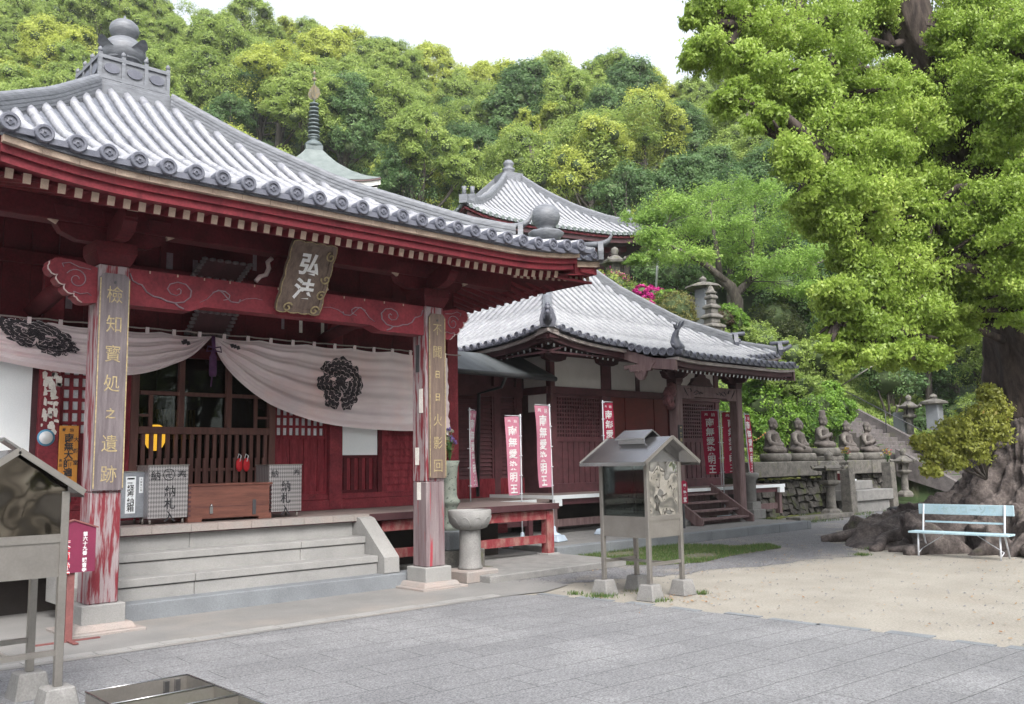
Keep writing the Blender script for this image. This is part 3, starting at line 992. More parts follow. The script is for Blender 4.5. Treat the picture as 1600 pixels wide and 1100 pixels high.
# other three sides of the hall
mb = MB()
mb.ab((X_R-.14, WY+.16, .3), (X_R-.04, 2*HY-WY, 5.6))
mb.ab((X_L+.04, WY+.16, .3), (X_L+.14, 2*HY-WY, 5.6))
mb.ab((X_L+.14, 2*HY-WY-.1, .3), (X_R-.14, 2*HY-WY, 5.6))
mb.ab((X_L+.14, WY+.16, 5.50), (X_R-.14, 2*HY-WY-.1, 5.58))
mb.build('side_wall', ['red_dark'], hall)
# lattice panels
def lattice(x0, x1, z0, z1, zb, nx, nz, par):
    mb = MB()
    y = WY-.02
    fr = .045
    mb.ab((x0, y, zb), (x0+fr, y+.05, z1))
    mb.ab((x1-fr, y, zb), (x1, y+.05, z1))
    for z in (zb, z0-fr, z1-fr):
        mb.ab((x0+fr, y+.002, z), (x1-fr, y+.052, z+fr))
    gx = (x1-x0-2*fr)/nx
    gz = (z1-fr-z0)/nz
    bw = min(gx, gz)*.20
    for i in range(nx+1):
        xx = x0+fr+gx*i
        mb.ab((xx-bw, y+.020, z0), (xx+bw, y+.040, z1-fr))
    for j in range(nz+1):
        zz = z0+gz*j
        mb.ab((x0+fr, y+.023, zz-bw), (x1-fr, y+.038, zz+bw))
    n = max(4, int((x1-x0)/.13))
    for i in range(n):
        xa = x0+fr+(x1-x0-2*fr)*i/n
        xb = x0+fr+(x1-x0-2*fr)*(i+1)/n
        mb.ab((xa+.003, y+.018+(.008 if i % 2 else 0), zb+fr), (xb-.003, y+.04, z0-fr))
    o = mb.build('lattice_door', ['red_door'], par)
    mb = MB()
    mb.ab((x0+fr, y+.043, z0), (x1-fr, y+.05, z1-fr))
    mb.build('paper_backing', ['shoji'], o)
    return o
z_lb = WZ(440, 682)
lattice(x_post1, x_d0-.42, z_lb, z_lint, SILL, 5, 7, hall)
lattice(x_d0-.42, x_d0-.13, z_lb, z_lint, SILL, 2, 8, hall)
lattice(x_d1+.10, x_c0, z_lb, z_lint, SILL, 8, 7, hall)
# door frame with big panes and picket rail
mb = MB()
for xa in (x_d0-.13, x_d1):
    mb.ab((xa, WY-.06, SILL), (xa+.11, WY+.08, z_lint))
mb.ab((x_d0-.02, WY-.08, z_rail-.05), (x_d1, WY-.0, z_rail+.06))
zm = WZ(316, 617)
ppx = [WX(283, 600), WX(357, 600)]
mb.ab((x_d0, WY-.03, zm-.03), (x_d1, WY+.02, zm+.03))
for xx in ppx:
    mb.ab((xx-.045, WY-.045, z_rail+.06), (xx+.045, WY+.03, z_lint))
for xx in (WX(235, 650), WX(399, 650)):
    mb.ab((xx-.03, WY-.02, z_rail+.06), (xx+.03, WY+.02, zm-.03))
for xa, xb in ((x_d0, WX(232, 650)), (WX(402, 650), x_d1)):
    mb.ab((xa, WY-.015, WZ(225, 649)-.02), (xb, WY+.015, WZ(225, 649)+.02))
dfr = mb.build('door_frame', ['brown'], hall, bevel=.006)
mb = MB()
n = 17
for i in range(n):
    xx = x_d0+.06+(x_d1-x_d0-.12)*i/(n-1)
    mb.ab((xx-.027, WY-.055, SILL), (xx+.027, WY-.01, z_rail-.05))
for i in range(n-1):
    xx = x_d0+.06+(x_d1-x_d0-.12)*(i+.5)/(n-1)
    mb.ab((xx-.016, WY-.11, SILL), (xx+.016, WY-.08, SILL+.62))
for z in (SILL+.42, SILL+.18):
    mb.ab((x_d0, WY-.078, z), (x_d1, WY-.058, z+.045))
mb.build('picket_rail', ['brown'], hall)
mb = MB()
mb.ab((x_d0, WY+.03, SILL), (x_d1, WY+.038, z_lint))
mb.build('glass_pane', ['glass'], hall)
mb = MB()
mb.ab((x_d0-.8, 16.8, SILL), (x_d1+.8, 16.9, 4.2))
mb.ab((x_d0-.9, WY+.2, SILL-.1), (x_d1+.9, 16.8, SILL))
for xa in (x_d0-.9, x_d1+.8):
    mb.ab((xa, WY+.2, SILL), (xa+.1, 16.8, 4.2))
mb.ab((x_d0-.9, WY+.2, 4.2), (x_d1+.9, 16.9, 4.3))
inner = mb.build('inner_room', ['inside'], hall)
mb = MB()
for i in range(26):
    xx = x_d0+.4+i*.07
    if 11 < i < 15:
        continue
    mb.ab((xx, 16.74, 2.3), (xx+.035, 16.79, 2.85))
mb.build('wall_slats', ['gold'], inner)
# white sliding panels and boards
mb = MB()
mb.ab((x_c1+.0, WY-.03, WZ(560, 711)), (x_w1, WY+.02, z_lint))
mb.build('white_panel', ['white'], hall)
mb = MB()
mb.ab((X_L+.26, WY-.03, WZ(30, 760)), (WX(49, 600), WY+.02, z_lint))
mb.build('white_panel', ['white'], hall)
mb = MB()
zt_ = WZ(560, 711)
mb.ab((x_c1, WY-.035, zt_-.05), (x_w1, WY+.03, zt_), 1)
n = 10
for i in range(n):
    xa = x_c1+(x_w1-x_c1)*i/n
    mb.ab((xa+.004, WY-(.015 if i % 2 else 0), SILL), (xa+(x_w1-x_c1)/n-.004, WY+.04, zt_-.05), i % 2)
mb.ab((x_c1, WY-.03, SILL), (x_w1, WY+.0, SILL+.05), 1)
mb.ab((x_w1, WY-.06, SILL), (x_b0, WY+.08, z_lint), 1)
mb.build('board_panel', ['red_door', 'red_dark'], hall)
mb = MB()
n = 17
for i in range(n):
    za = SILL+(z_lint-SILL)*i/n
    zb_ = SILL+(z_lint-SILL)*(i+1)/n
    x0, x1 = x_b0+.02, X_R-.26
    mb.add([(x0, WY-.035, za), (x1, WY-.035, za), (x1, WY-.01, zb_), (x0, WY-.01, zb_), (x0, WY+.03, za), (x1, WY+.03, za)],
           [(0, 1, 2, 3), (0, 4, 5, 1)])
for xx in (x_b0, (x_b0+X_R-.26)/2-.03, X_R-.32):
    mb.ab((xx, WY-.042, SILL), (xx+.06, WY+.02, z_lint))
mb.build('weatherboards', ['red_door'], hall)
mb = MB()
mb.ab((WX(49, 600), WY-.02, SILL), (x_post0, WY+.04, z_lint))
mb.ab((X_L+.26, WY-.03, SILL), (WX(49, 600), WY+.03, WZ(30, 760)))
mb.build('dark_jamb', ['plum_dk'], hall)
# paper pilgrim labels stuck on woodwork: scraps on the left post, strips on the wall
mb = MB()
rr = random.Random(3)
for i in range(60):
    z = rr.uniform(2.25, 3.25)
    xx = rr.uniform(x_post0+.02, x_post1-.06)
    w_, h_ = rr.uniform(.02, .09), rr.uniform(.02, .14)
    poly = [(0, 0), (w_*rr.uniform(.6, 1), rr.uniform(-.02, .02)), (w_, h_*rr.uniform(.4, .8)), (w_*rr.uniform(.3, .8), h_), (rr.uniform(-.01, .01), h_*rr.uniform(.6, 1))]
    mb.prism(poly, (xx, WY-.121-.0006*(i % 5), z), X3, Z3, (0, .002, 0))
lab = thing('paper_scraps', 'torn remains of white paper labels on the red post beside the lattice', 'paper labels', (x_post0+.1, WY-.1, 2.2))
mb.build('paper_scrap', ['paper'], lab)
mb = MB()
mt = MB()
for px, py, w_, h_, s in ((108, 465, .09, .32, '奉納'), (87, 460, .07, .28, ''), (265, 410, .10, .30, '参拝'), (305, 420, .08, .28, ''), (398, 410, .07, .28, ''), (470, 508, .06, .26, ''), (504, 511, .06, .28, ''), (520, 526, .05, .26, '奉拝'), (525, 509, .04, .06, ''), (442, 505, .05, .2, '')):
    p = on(px, py, 'y', WY-.005)
    mb.ab((p[0]-w_/2, WY-.008, p[2]-h_/2), (p[0]+w_/2, WY-.003, p[2]+h_/2), 0 if px > 460 else 1)
lab2 = thing('pilgrim_labels', 'narrow paper name slips pasted high on the red board wall', 'paper labels', (HX, WY-.01, 4))
mb.build('name_slip', ['paper', 'carve'], lab2)
p = on(141/5+0, 540+712/5, 'y', WY-.105)
p = on(71, 684, 'y', WY-.105)
mb = MB()
mb.lathe((0, 0, 0), [(.0, -.002), (.115, -.002), (.115, 0), (0, .0)], 28)
mb.v = [(a+p[0], WY-.126+c*1.0, b+p[2]) for a, b, c in mb.v]
st = thing('round_sticker', 'round pale sticker with a blue rim on the red post', 'sticker', (p[0], WY-.105, p[2]))
m_bl = mat('sticker_blue', (.12, .36, .56), .5)
mb.build('rim', [m_bl], st)
mb = MB()
mb.lathe((0, 0, 0), [(.0, -.002), (.088, -.002), (.088, 0), (0, .0)], 28)
mb.v = [(a+p[0], WY-.130+c*1.0, b+p[2]) for a, b, c in mb.v]
mb.build('white_field', ['white'], st)

# yellow wooden plate
pa, pb = on(93, 665, 'y', WY-.14), on(120, 738, 'y', WY-.14)
wx, wz = (pa[0]+pb[0])/2, pa[2]
t = thing('wooden_plate', 'yellow wooden donation plate with black writing hung on the lattice', 'wooden plate', (wx, WY-.14, wz-.3))
mb = MB()
hw = (pb[0]-pa[0])/2
mb.ab((wx-hw, WY-.16, pb[2]-.25), (wx+hw, WY-.13, pa[2]))
mb.build('board', ['yellowwood'], t, bevel=.006)
mb = MB()
mb.text('南無大師遍照金剛', (wx, WY-.163, wz-.17), X3, Z3, .125, 0, .03, .118)
mb.text('奉納', (wx-.07, WY-.163, wz-.06), X3, Z3, .05, 0, .02, .1, vertical=False)
mb.text('大師堂', (wx+.095, WY-.163, wz-.19), X3, Z3, .07, 0, .02, .16)
mb.text('高田', (wx-.10, WY-.163, wz-.48), X3, Z3, .04, 0, .02, .07)
mb.build('lettering', ['ink'], t)

# framed name plaque on the porch, two old plaques on the wall
def plaque_frame(mb, w_, h_, o, u, v, nrm, t):
    o, u, v, nrm = Vector(o), Vector(u), Vector(v), Vector(nrm)
    return mb
P0 = on(466, 376, 'y', 10.05)
P1 = on(531, 388, 'y', 10.05)
P2 = on(424, 483, 'y', 10.50)
P3 = on(492, 489, 'y', 10.50)
ctop, cbot = (P0+P1)/2, (P2+P3)/2
o = Vector((ctop+cbot)/2)
v = Vector(ctop-cbot)
hh = v.length/2
u = Vector((P1[0]-P0[0]+P3[0]-P2[0], 0, 0))
hwid = u.length/4
u = Vector((1, 0, 0))
v = (v-u*v.dot(u)).normalized()
nrm = u.cross(v)
t = thing('name_plaque', 'dark framed name plaque with two white characters leaning out over the red porch beam', 'plaque', tuple(o-v*hh))
mb = MB()
mb.prism([(-hwid, -hh), (hwid, -hh), (hwid, hh), (-hwid, hh)], o+nrm*.0, u, v, -nrm*.05)
mb.build('board', ['plaque_r'], t)
mb = MB()
def wav(n, a, b, amp, ph=0):
    return [(a[0]+(b[0]-a[0])*i/n, a[1]+(b[1]-a[1])*i/n) for i in range(n)]
outl = []
for i in range(48):
    t_ = i/48*4
    s_, f_ = int(t_), t_-int(t_)
    e = .018*abs(math.sin(f_*PI*4))
    outl.append([(-hwid+2*hwid*f_, -hh-e), (hwid+e, -hh+2*hh*f_), (hwid-2*hwid*f_, hh+e), (-hwid-e, hh-2*hh*f_)][s_])
for i in range(48):
    a, b = outl[i], outl[(i+1) % 48]
    k = .84
    ka = (a[0]*k, a[1]*(1-(1-k)*hwid/hh)), (b[0]*k, b[1]*(1-(1-k)*hwid/hh))
    q = [a, b, ka[1], ka[0]]
    mb.prism(q, o+nrm*.02, u, v, -nrm*.06)
mb.build('frame', ['plaque_r'], t)
mb = MB()
for c in ((.72, -.9, 0.3), (-.55, -.88, 0.6), (.82, .7, 2.0), (.86, .05, 3.0), (.84, -.45, 1.0)):
    cc = Vector(o)+u*(hwid*c[0])+v*(hh*c[1])+nrm*.03
    mb.tube([cc+u*p[0]+v*p[1] for p in spiral(0, 0, .07, 1.2, c[2], 14)], .011, 6)
for i in range(48):
    a, b = outl[i], outl[(i+1) % 48]
    mb.tube([Vector(o)+u*a[0]+v*a[1]+nrm*.02, Vector(o)+u*b[0]+v*b[1]+nrm*.02], .008, 4)
mb.build('gilt_scroll', ['gold'], t)
mb = MB()
mb.text('弘法', o+v*(hh*.40)+nrm*.012, u, v, hwid*.95, 0, .035, hh*.72)
mb.build('lettering', ['silverpaint'], t)
for (pxa, pya, pxb, pyb, ya, yb, lb) in ((320, 403, 372, 440, 13.2, 13.62, 'old blackened plaque hung high on the wall behind the beam'), (308, 485, 352, 526, 13.3, 13.66, 'small dark plaque hung just over the top of the curtain')):
    A, B = on(pxa, pya, 'y', ya), on(pxb, pyb, 'y', yb)
    t = thing('old_plaque', lb, 'plaque', ((A[0]+B[0])/2, yb, B[2]))
    mb = MB()
    vv = Vector((0, ya-yb, A[2]-B[2]))
    hgt = vv.length
    vv.normalize()
    cx_ = (A[0]+B[0])/2
    wd = B[0]-A[0]
    oo = Vector((cx_, yb, B[2]))
    mb.prism([(-wd/2, 0), (wd/2, 0), (wd/2, hgt), (-wd/2, hgt)], oo, X3, vv, (0, .04, 0))
    mb.build('board', ['plum_dk'], t)
    mb = MB()
    nr = X3.cross(vv)
    for q in range(24):
        f_ = q/24*4
        s_, f2 = int(f_), f_-int(f_)
        pt = [(-wd/2+wd*f2, 0), (wd/2, hgt*f2), (wd/2-wd*f2, hgt), (-wd/2, hgt-hgt*f2)][s_]
        c = oo+X3*pt[0]+vv*pt[1]+nr*.01
        mb.lathe(tuple(c), [(.0, -.03), (.05, -.015), (.05, .015), (0, .03)], 6)
    mb.build('frame', ['plaque'], t)

# couplet boards on the two pillars
def couplet(xc, px_top, px_bot, chars, m_board, label, w_):
    zt_ = px_top
    t = thing('couplet_board', label, 'writing board', (xc, PY-.19, px_bot))
    mb = MB()
    y = PY-.165-.035
    h = zt_-px_bot
    mb.prism([(-w_/2, 0), (w_/2, 0), (w_/2, h-.05), (w_/2-.05, h), (-w_/2+.05, h), (-w_/2, h-.05)], (xc, y, px_bot), X3, Z3, (0, .03, 0))
    b = mb.build('board', [m_board], t)
    mb = MB()
    for sg in (-1, 1):
        mb.ab((xc+sg*(w_/2-.008)-.006, y-.004, px_bot+.02), (xc+sg*(w_/2-.008)+.006, y+.001, zt_-.06))
    mb.build('edge_line', ['gold'], t)
    mb = MB()
    n = len(chars)
    for i, ch in enumerate(chars):
        z = px_bot+h*(1-(i+.72)/(n+.25))
        mb.text(ch, (xc, y-.004, z), X3, Z3, w_*(.58 if ch not in '日之' else .36), 0, .0 if ch not in '日之' else .02, squash=.9)
    mb.build('lettering', ['gold'], t)
    mb = MB()
    mb.box((xc, y-.006, zt_-.10), (.02, .012, .03))
    mb.build('nail', ['iron'], t)
couplet(3.57, on(175, 427, 'y', PY-.2)[2], on(168, 766, 'y', PY-.2)[2], '檢知寳処之遺跡', 'plaque', 'tall grey writing board with gold characters on the left porch pillar', .33)
couplet(8.17, on(680, 490, 'y', PY-.2)[2], on(682, 747, 'y', PY-.2)[2], '不聞日日火影回', 'plaque_r', 'tall brown writing board with gold characters on the right porch pillar', .30)
mb = MB()
mt = MB()
for xx, yy, z0, z1 in ((8.15-.168, 10.70, 3.1, 3.5), (8.15-.168, 10.62, 2.5, 2.85), (8.15-.168, 10.72, 1.75, 2.0), (8.15-.168, 10.68, 1.25, 1.5)):
    mb.ab((xx-.003, yy-.045, z0), (xx, yy+.045, z1), 1 if z0 > 3 else 0)
lab3 = thing('pillar_labels', 'paper slips pasted on the side of the right porch pillar', 'paper labels', (7.98, 10.7, 1.2))
mb.build('name_slip', ['paper', 'iron'], lab3)

# curtain: gathered at one point over the doors, crane crest on each half
CY = WY-.25
def nz(px, py):
    q = on(px, py, 'y', CY)
    return q[0], q[2]
ap = nz(329, 527)
top_r = [nz(329, 527), nz(455, 540), nz(629, 550), nz(708, 556)]
bot_r = [ap, nz(345, 560), nz(372, 592), nz(405, 620), nz(440, 640), nz(500, 660), nz(560, 669), nz(620, 673), nz(655, 674), nz(700, 680)]
bot_l = [ap, nz(300, 556), nz(270, 570), nz(235, 581), nz(200, 586), nz(150, 586), nz(90, 580), nz(40, 572), nz(0, 564), nz(-60, 556)]
def curve(tab, t):
    xs_ = np.array([p[0] for p in tab])
    zs_ = np.array([p[1] for p in tab])
    k = np.linspace(0, 1, len(tab))
    return float(np.interp(t, k, xs_)), float(np.interp(t, k, zs_))
def smooth_tab(tab, n=40):
    pts = [Vector((p[0], p[1])) for p in tab]
    out = []
    for i in range(len(pts)-1):
        p0, p1, p2, p3 = pts[max(i-1, 0)], pts[i], pts[i+1], pts[min(i+2, len(pts)-1)]
        for j in range(8):
            t = j/8
            out.append(tuple(.5*((2*p1)+(p2-p0)*t+(2*p0-5*p1+4*p2-p3)*t*t+(3*p1-p0-3*p2+p3)*t**3)))
    return out+[tuple(pts[-1])]
bot_r, bot_l = smooth_tab(bot_r), smooth_tab(bot_l)
top_z = lambda x: ap[1]+.03 + (.06*abs(math.sin((x-ap[0])*PI/.88))**2*-0.5)
def noren(right):
    tab = bot_r if right else bot_l
    xe = tab[-1][0]
    def fn(s, t, off=0.0):
        bx, bz = curve(tab, s)
        tx = ap[0]+(xe-ap[0])*s
        tz = ap[1]+.02-.035*abs(math.sin(s*11*PI/2*(1 if right else .8)))
        tt = t
        x = tx+(bx-tx)*tt
        z = tz+(bz-tz)*tt
        k = math.sin(min(1, s*5)*PI/2)
        fold = .075*math.sin(tt*2*PI*4.2+1.2*s+.6*math.sin(5*s))+.035*math.sin(tt*2*PI*9+3*s)+.02*math.sin(tt*2*PI*14+9*s)
        fold *= k*(1-.65*s if right else 1-.35*s)*(.25+.75*tt)
        return (x, CY+fold-.05*tt-off, z)
    return fn
t = thing('porch_curtain', 'white ceremonial curtain with dark crane crests, gathered up over the doors', 'curtain', (ap[0], CY, ap[1]-1))
for right in (True, False):
    fn = noren(right)
    mb = MB()
    mb.grid(fn, 90, 46)
    pn = mb.build('curtain_half', ['cloth'], t)
    # crest of two facing cranes: rings of dark feathers with pale gaps
    cst = MB()
    if right:
        c0 = nz(531, 600)
        R = .5*(nz(570, 600)[0]-nz(494, 600)[0])
    else:
        c0 = nz(56, 523)
        R = .60
    # inverse map by search
    us = np.linspace(.02, 1, 160)
    vs_ = np.linspace(0.02, .98, 70)
    tabp = np.array([[fn(a, b)[::2] for b in vs_] for a in us])
    def inv(x, z):
        d = (tabp[:, :, 0]-x)**2+(tabp[:, :, 1]-z)**2
        i = np.unravel_index(np.argmin(d), d.shape)
        return us[i[0]], vs_[i[1]], d[i]
    sq = 1.0 if right else .40
    sh = 0.0 if right else -.30
    def place(p):
        x = c0[0]+p[0]*R
        z = c0[1]+p[1]*R*sq+sh*p[0]*R
        a, b, d = inv(x, z)
        if d > .004:
            return None
        for _ in range(3):
            p0_ = fn(a, b)
            ex, ez = x-p0_[0], z-p0_[2]
            pa_, pb_ = fn(min(1, a+.004), b), fn(a, min(1, b+.004))
            j11, j21 = (pa_[0]-p0_[0])/.004, (pa_[2]-p0_[2])/.004
            j12, j22 = (pb_[0]-p0_[0])/.004, (pb_[2]-p0_[2])/.004
            det = j11*j22-j12*j21
            if abs(det) < 1e-6:
                break
            a = min(.995, max(.005, a+(ex*j22-ez*j12)/det))
            b = min(.99, max(.01, b+(ez*j11-ex*j21)/det))
        q = fn(a, b, .012)
        return (x, q[1], z)
    def patch(pl):
        pts = [place(p) for p in pl]
        if all(p is not None for p in pts):
            cst.add(pts, [tuple(range(len(pts)))])
            cst.add([(p[0], p[1]+.012, p[2]) for p in pts], [tuple(range(len(pts)))[::-1]])
    def pol(r, a):
        return (r*math.sin(a), r*math.cos(a))
    # dark body of the two birds: one solid patch with a ragged edge, a pale face on either side and a gap below
    NA, NR = 56, 12
    def rad_(a):
        e = .93+.05*math.sin(17*a)+.04*math.sin(7*a+1)
        am = a % (2*PI)
        for cc, ww, dd in ((PI, .07, .30), (2.05, .20, .14), (4.2, .18, .12), (1.15, .12, .10), (5.1, .12, .10)):
            e -= dd*math.exp(-((am-cc)/ww)**2)
        return e
    for i in range(NA):
        for j in range(NR):
            a0, a1 = 2*PI*i/NA, 2*PI*(i+1)/NA
            r0_, r1_ = j/NR, (j+1)/NR
            cxm, czm = pol((r0_+r1_)/2*rad_((a0+a1)/2), (a0+a1)/2)
            if any(abs(cxm-sg*.30) < .13 and abs(czm-.16-.25*(sg*cxm-.3)) < .055 for sg in (-1, 1)) or (abs(cxm) < .035 and -.55 < czm < -.2):
                continue
            patch([pol(r0_*rad_(a0)+.002, a0), pol(r1_*rad_(a0), a0), pol(r1_*rad_(a1), a1), pol(r0_*rad_(a1)+.002, a1)])
    lines = MB()
    def hair(p, q, wd=.0075):
        n2 = Vector((q[1]-p[1], p[0]-q[0]))
        if n2.length < 1e-5:
            return
        n2 = n2.normalized()*wd
        pts = [place((c[0]+n2.x*sg, c[1]+n2.y*sg)) for c, sg in ((p, -1), (q, -1), (q, 1), (p, 1))]
        if all(c is not None for c in pts):
            lines.add([(c[0], c[1]-.004, c[2]) for c in pts], [(0, 1, 2, 3)])
    for r0_, n_, of in ((.84, 26, 0), (.66, 20, .5), (.48, 14, 0), (.30, 9, .5)):
        for i in range(n_):
            a0, a1 = 2*PI*(i+of)/n_, 2*PI*(i+1+of)/n_
            am = (a0+a1)/2
            hair(pol(r0_-.05, a0), pol(r0_+.02, a0+.25*(a1-a0)))
            hair(pol(r0_+.02, a0+.25*(a1-a0)), pol(r0_+.02, a0+.75*(a1-a0)))
            hair(pol(r0_+.02, a0+.75*(a1-a0)), pol(r0_-.05, a1))
            if r0_ > .8:
                hair(pol(r0_, a0), pol(1.0, a0+.03))
    for sg in (-1, 1):
        for q in range(10):
            qa, qb = q*PI/5, (q+1)*PI/5
            hair((sg*.26+.07*math.cos(qa), -.02+.06*math.sin(qa)), (sg*.26+.07*math.cos(qb), -.02+.06*math.sin(qb)))
        hair((sg*.02, -.08), (sg*.14, -.3))
        hair((sg*.14, -.3), (sg*.06, -.5))
    lines.build('feather_lines', ['cloth'], pn)
    cst.build('crane_crest', ['ink_soft'], pn)
mb = MB()
for px, py in ((284, 538), (288, 541), (281, 540), (361, 546), (366, 548), (357, 545)):
    x, z = nz(px, py)
    mb.prism([(0, 0), (.05, .02), (.03, .07), (-.03, .06)], (x, CY-.11, z), X3, Z3, (0, .003, 0))
mb.build('small_mark', ['ink_soft'], t)
mb = MB()
for i in range(24):
    x = nz(-60, 505)[0]+i*.4
    if x > bot_r[-1][0]:
        break
    mb.ab((x-.025, CY-.012, ap[1]-.02), (x+.025, CY+.012, ap[1]+.07))
mb.build('hanging_loop', ['cloth'], t)
mb = MB()
pts = [(bot_l[-1][0], CY, ap[1]+.06)]
for i in range(60):
    x = bot_l[-1][0]+(X_R-.05-bot_l[-1][0])*i/59
    pts.append((x, CY, ap[1]+.065-.015*abs(math.sin(i*.9))))
mb.tube(pts, .012, 6)
mb.build('rope', ['rope'], t)
mb = MB()
mb.tube([(ap[0], CY-.1, ap[1]), (ap[0], CY-.13, ap[1]-.2)], .03, 8)
for sg in (-1, 1):
    mb.tube([(ap[0], CY-.13, ap[1]-.18), (ap[0]+sg*.10, CY-.14, ap[1]-.16), (ap[0]+sg*.12, CY-.14, ap[1]-.24), (ap[0], CY-.13, ap[1]-.22)], .012, 6)
mb.lathe((ap[0]-.01, CY-.13, ap[1]-.62), [(.05, 0), (.06, .05), (.055, .3), (.03, .36), (.035, .40), (.01, .42)], 10)
mb.tube([(ap[0]-.02, CY-.13, ap[1]-.62), (ap[0]-.03, CY-.12, ap[1]-.78)], .012, 6)
mb.build('tassel', ['purple'], t)

# red cloth sandals and the lit lantern behind the pickets
for px, lb in ((374, 'small red straw sandal hung on the picket rail, the left one of the pair'), (385, 'small red straw sandal hung on the picket rail, the right one of the pair')):
    c = on(px, 726, 'y', WY-.13)
    t = thing('hanging_sandal', lb, 'sandal', tuple(c), group='pair of red sandals on the picket rail')
    mb = MB()
    mb.lathe(tuple(c-np.array([0, 0, .11])), [(.015, 0), (.05, .04), (.058, .1), (.05, .17), (.02, .21)], 12, flat=.35)
    mb.build('sole', ['scarlet'], t)
    mb = MB()
    mb.tube([c+np.array([0, -.02, .05]), c+np.array([.02, -.02, .14]), c+np.array([-.01, .0, .17]), c+np.array([-.03, 0, .10])], .007, 5)
    mb.build('cord', ['white'], t)
c = on(242, 684, 'y', WY+.45)
t = thing('paper_lantern', 'glowing yellow paper lantern behind the wooden pickets', 'lantern', tuple(c))
mb = MB()
mb.lathe(tuple(c-np.array([0, 0, .2])), [(.04, 0), (.11, .05), (.155, .14), (.165, .22), (.15, .31), (.10, .38), (.06, .40)], 18)
mb.build('shade', ['lantern'], t)
mb = MB()
mb.lathe(tuple(c+np.array([0, 0, .20])), [(.07, 0), (.07, .03), (.02, .04)], 12)
mb.tube([c+np.array([0, 0, .24]), c+np.array([0, 0, 1.2])], .006, 4)
mb.build('cap', ['iron'], t)
# ---------------------------------------------------------------- stone stair of the main hall
t = thing('stone_steps', 'broad pale granite steps rising between the two porch pillars', 'steps', (5.85, 11.4, 0))
SX0, SX1 = 3.72, 7.62
mb = MB()
mb.ab((3.35, 10.93, 0), (8.42, 11.25, .21))
mb.build('base_course', ['granite_b'], t, bevel=.012)
for k, (y0, y1, zr, zt_, joint) in enumerate(((11.19, 11.56, .365, .465, 4.9), (11.51, 11.9, .625, .722, 6.55), (11.84, 12.2, .925, .926, 5.1))):
    zb_ = (.21, .465, .722)[k]
    mb = MB()
    for xa, xb in ((SX0, joint-.003), (joint+.003, SX1-.01)):
        mb.ab((xa, y0, zb_-.02), (xb, y1, zr-.004))
        if k < 2:
            mb.ab((xa, y0-.025, zr+.004), (xb, y1-.004, zt_))
    mb.build('step', ['granite'], t, bevel=.008)
mb = MB()
for xa in (SX1, SX0-.30):
    poly = [(11.02, .21), (12.0, .21), (12.0, 1.0), (11.78, 1.0), (11.66, .97), (11.10, .50), (11.03, .44)]
    mb.prism(poly, (xa, 0, 0), Y3, Z3, (.26, 0, 0))
    mb.build('cheek_stone', ['granite'], t, bevel=.015)
    mb = MB()

# ---------------------------------------------------------------- boxes on the landing
def legs(t, pts, z0, z1, m, r=.018, name='leg'):
    for x, y in pts:
        mb = MB()
        mb.tube([(x, y, z0), (x, y, z1)], r, 8)
        mb.build(name, [m], t)
def prayer_box(y, pl, pr, pt, pb, dpt, label, words, mt, chequer):
    a, b = on(pl, pt, 'y', y), on(pr, pb, 'y', y)
    x0, x1, z1, z0 = a[0], b[0], a[2], b[2]
    t = thing('offering_box', label, 'offering box', ((x0+x1)/2, y+dpt/2, FZ))
    mb = MB()
    mb.ab((x0, y, z0), (x1, y+dpt, z1))
    mb.build('body', [mt], t, bevel=.006)
    mb = MB()
    mb.ab((x0-.008, y-.008, z1), (x1+.008, y+dpt+.008, z1+.012))
    mb.build('lid', ['steel_br'], t)
    legs(t, [(x0+.05, y+.05), (x1-.05, y+.05), (x0+.05, y+dpt-.05), (x1-.05, y+dpt-.05)], FZ, z0, 'steel_br')
    return t, x0, x1, z0, z1
YB = 12.25
t, x0, x1, z0, z1 = prayer_box(YB, 233, 293, 728, 808, .42, 'patterned steel offering box with a circled fylfot, left of the wooden chest', '', 'chequer', True)
xc = (x0+x1)/2
mb = MB()
mb.text('納札入', (xc+.02, YB-.004, z1-.34), X3, Z3, .15, 0, .018, .168)
for dx, ch in ((-.18, '納'), (.18, '奉')):
    mb.text(ch, (xc+dx, YB-.004, z1-.13), X3, Z3, .13, 0, .012)
mb.text('卍', (xc, YB-.004, z1-.12), X3, Z3, .085, 0, .01)
mb.tube([(xc+.075*math.cos(q), YB-.004, z1-.12+.075*math.sin(q)) for q in np.linspace(0, 2*PI, 25)], .005, 4)
mb.build('lettering', ['ink'], t)
t, x0, x1, z0, z1 = prayer_box(YB, 421, 471, 727, 798, .42, 'patterned steel offering box standing right of the wooden chest', '', 'chequer', True)
xc = (x0+x1)/2
mb = MB()
mb.text('納札入', (xc, YB-.004, z1-.31), X3, Z3, .155, 0, .018, .172)
for dx, ch in ((-.18, '納'), (.18, '奉')):
    mb.text(ch, (xc+dx, YB-.004, z1-.12), X3, Z3, .115, 0, .01)
mb.build('lettering', ['ink'], t)
t, x0, x1, z0, z1 = prayer_box(YB+.15, 176, 231, 738, 808, .38, 'plain grey sheet metal box with a white paper label, beside the left pillar', '', 'zinc', False)
mb = MB()
lx = x0+(x1-x0)*.50
mb.ab((lx-.065, YB+.147, z0+.06), (lx+.065, YB+.149, z1-.06))
mb.ab((lx+.11, YB+.147, z1-.28), (lx+.16, YB+.149, z1-.07))
mb.build('paper_label', ['white'], t)
mb = MB()
mb.text('写経奉納箱', (lx, YB+.144, z1-.125), X3, Z3, .095, 0, .015, (z1-z0-.22)/4.4)
mb.text('大般若心経', (lx+.135, YB+.144, z1-.10), X3, Z3, .026, 0, .01, .036)
mb.build('lettering', ['ink'], t)
a, b = on(295, 757, 'y', YB), on(424, 812, 'y', YB)
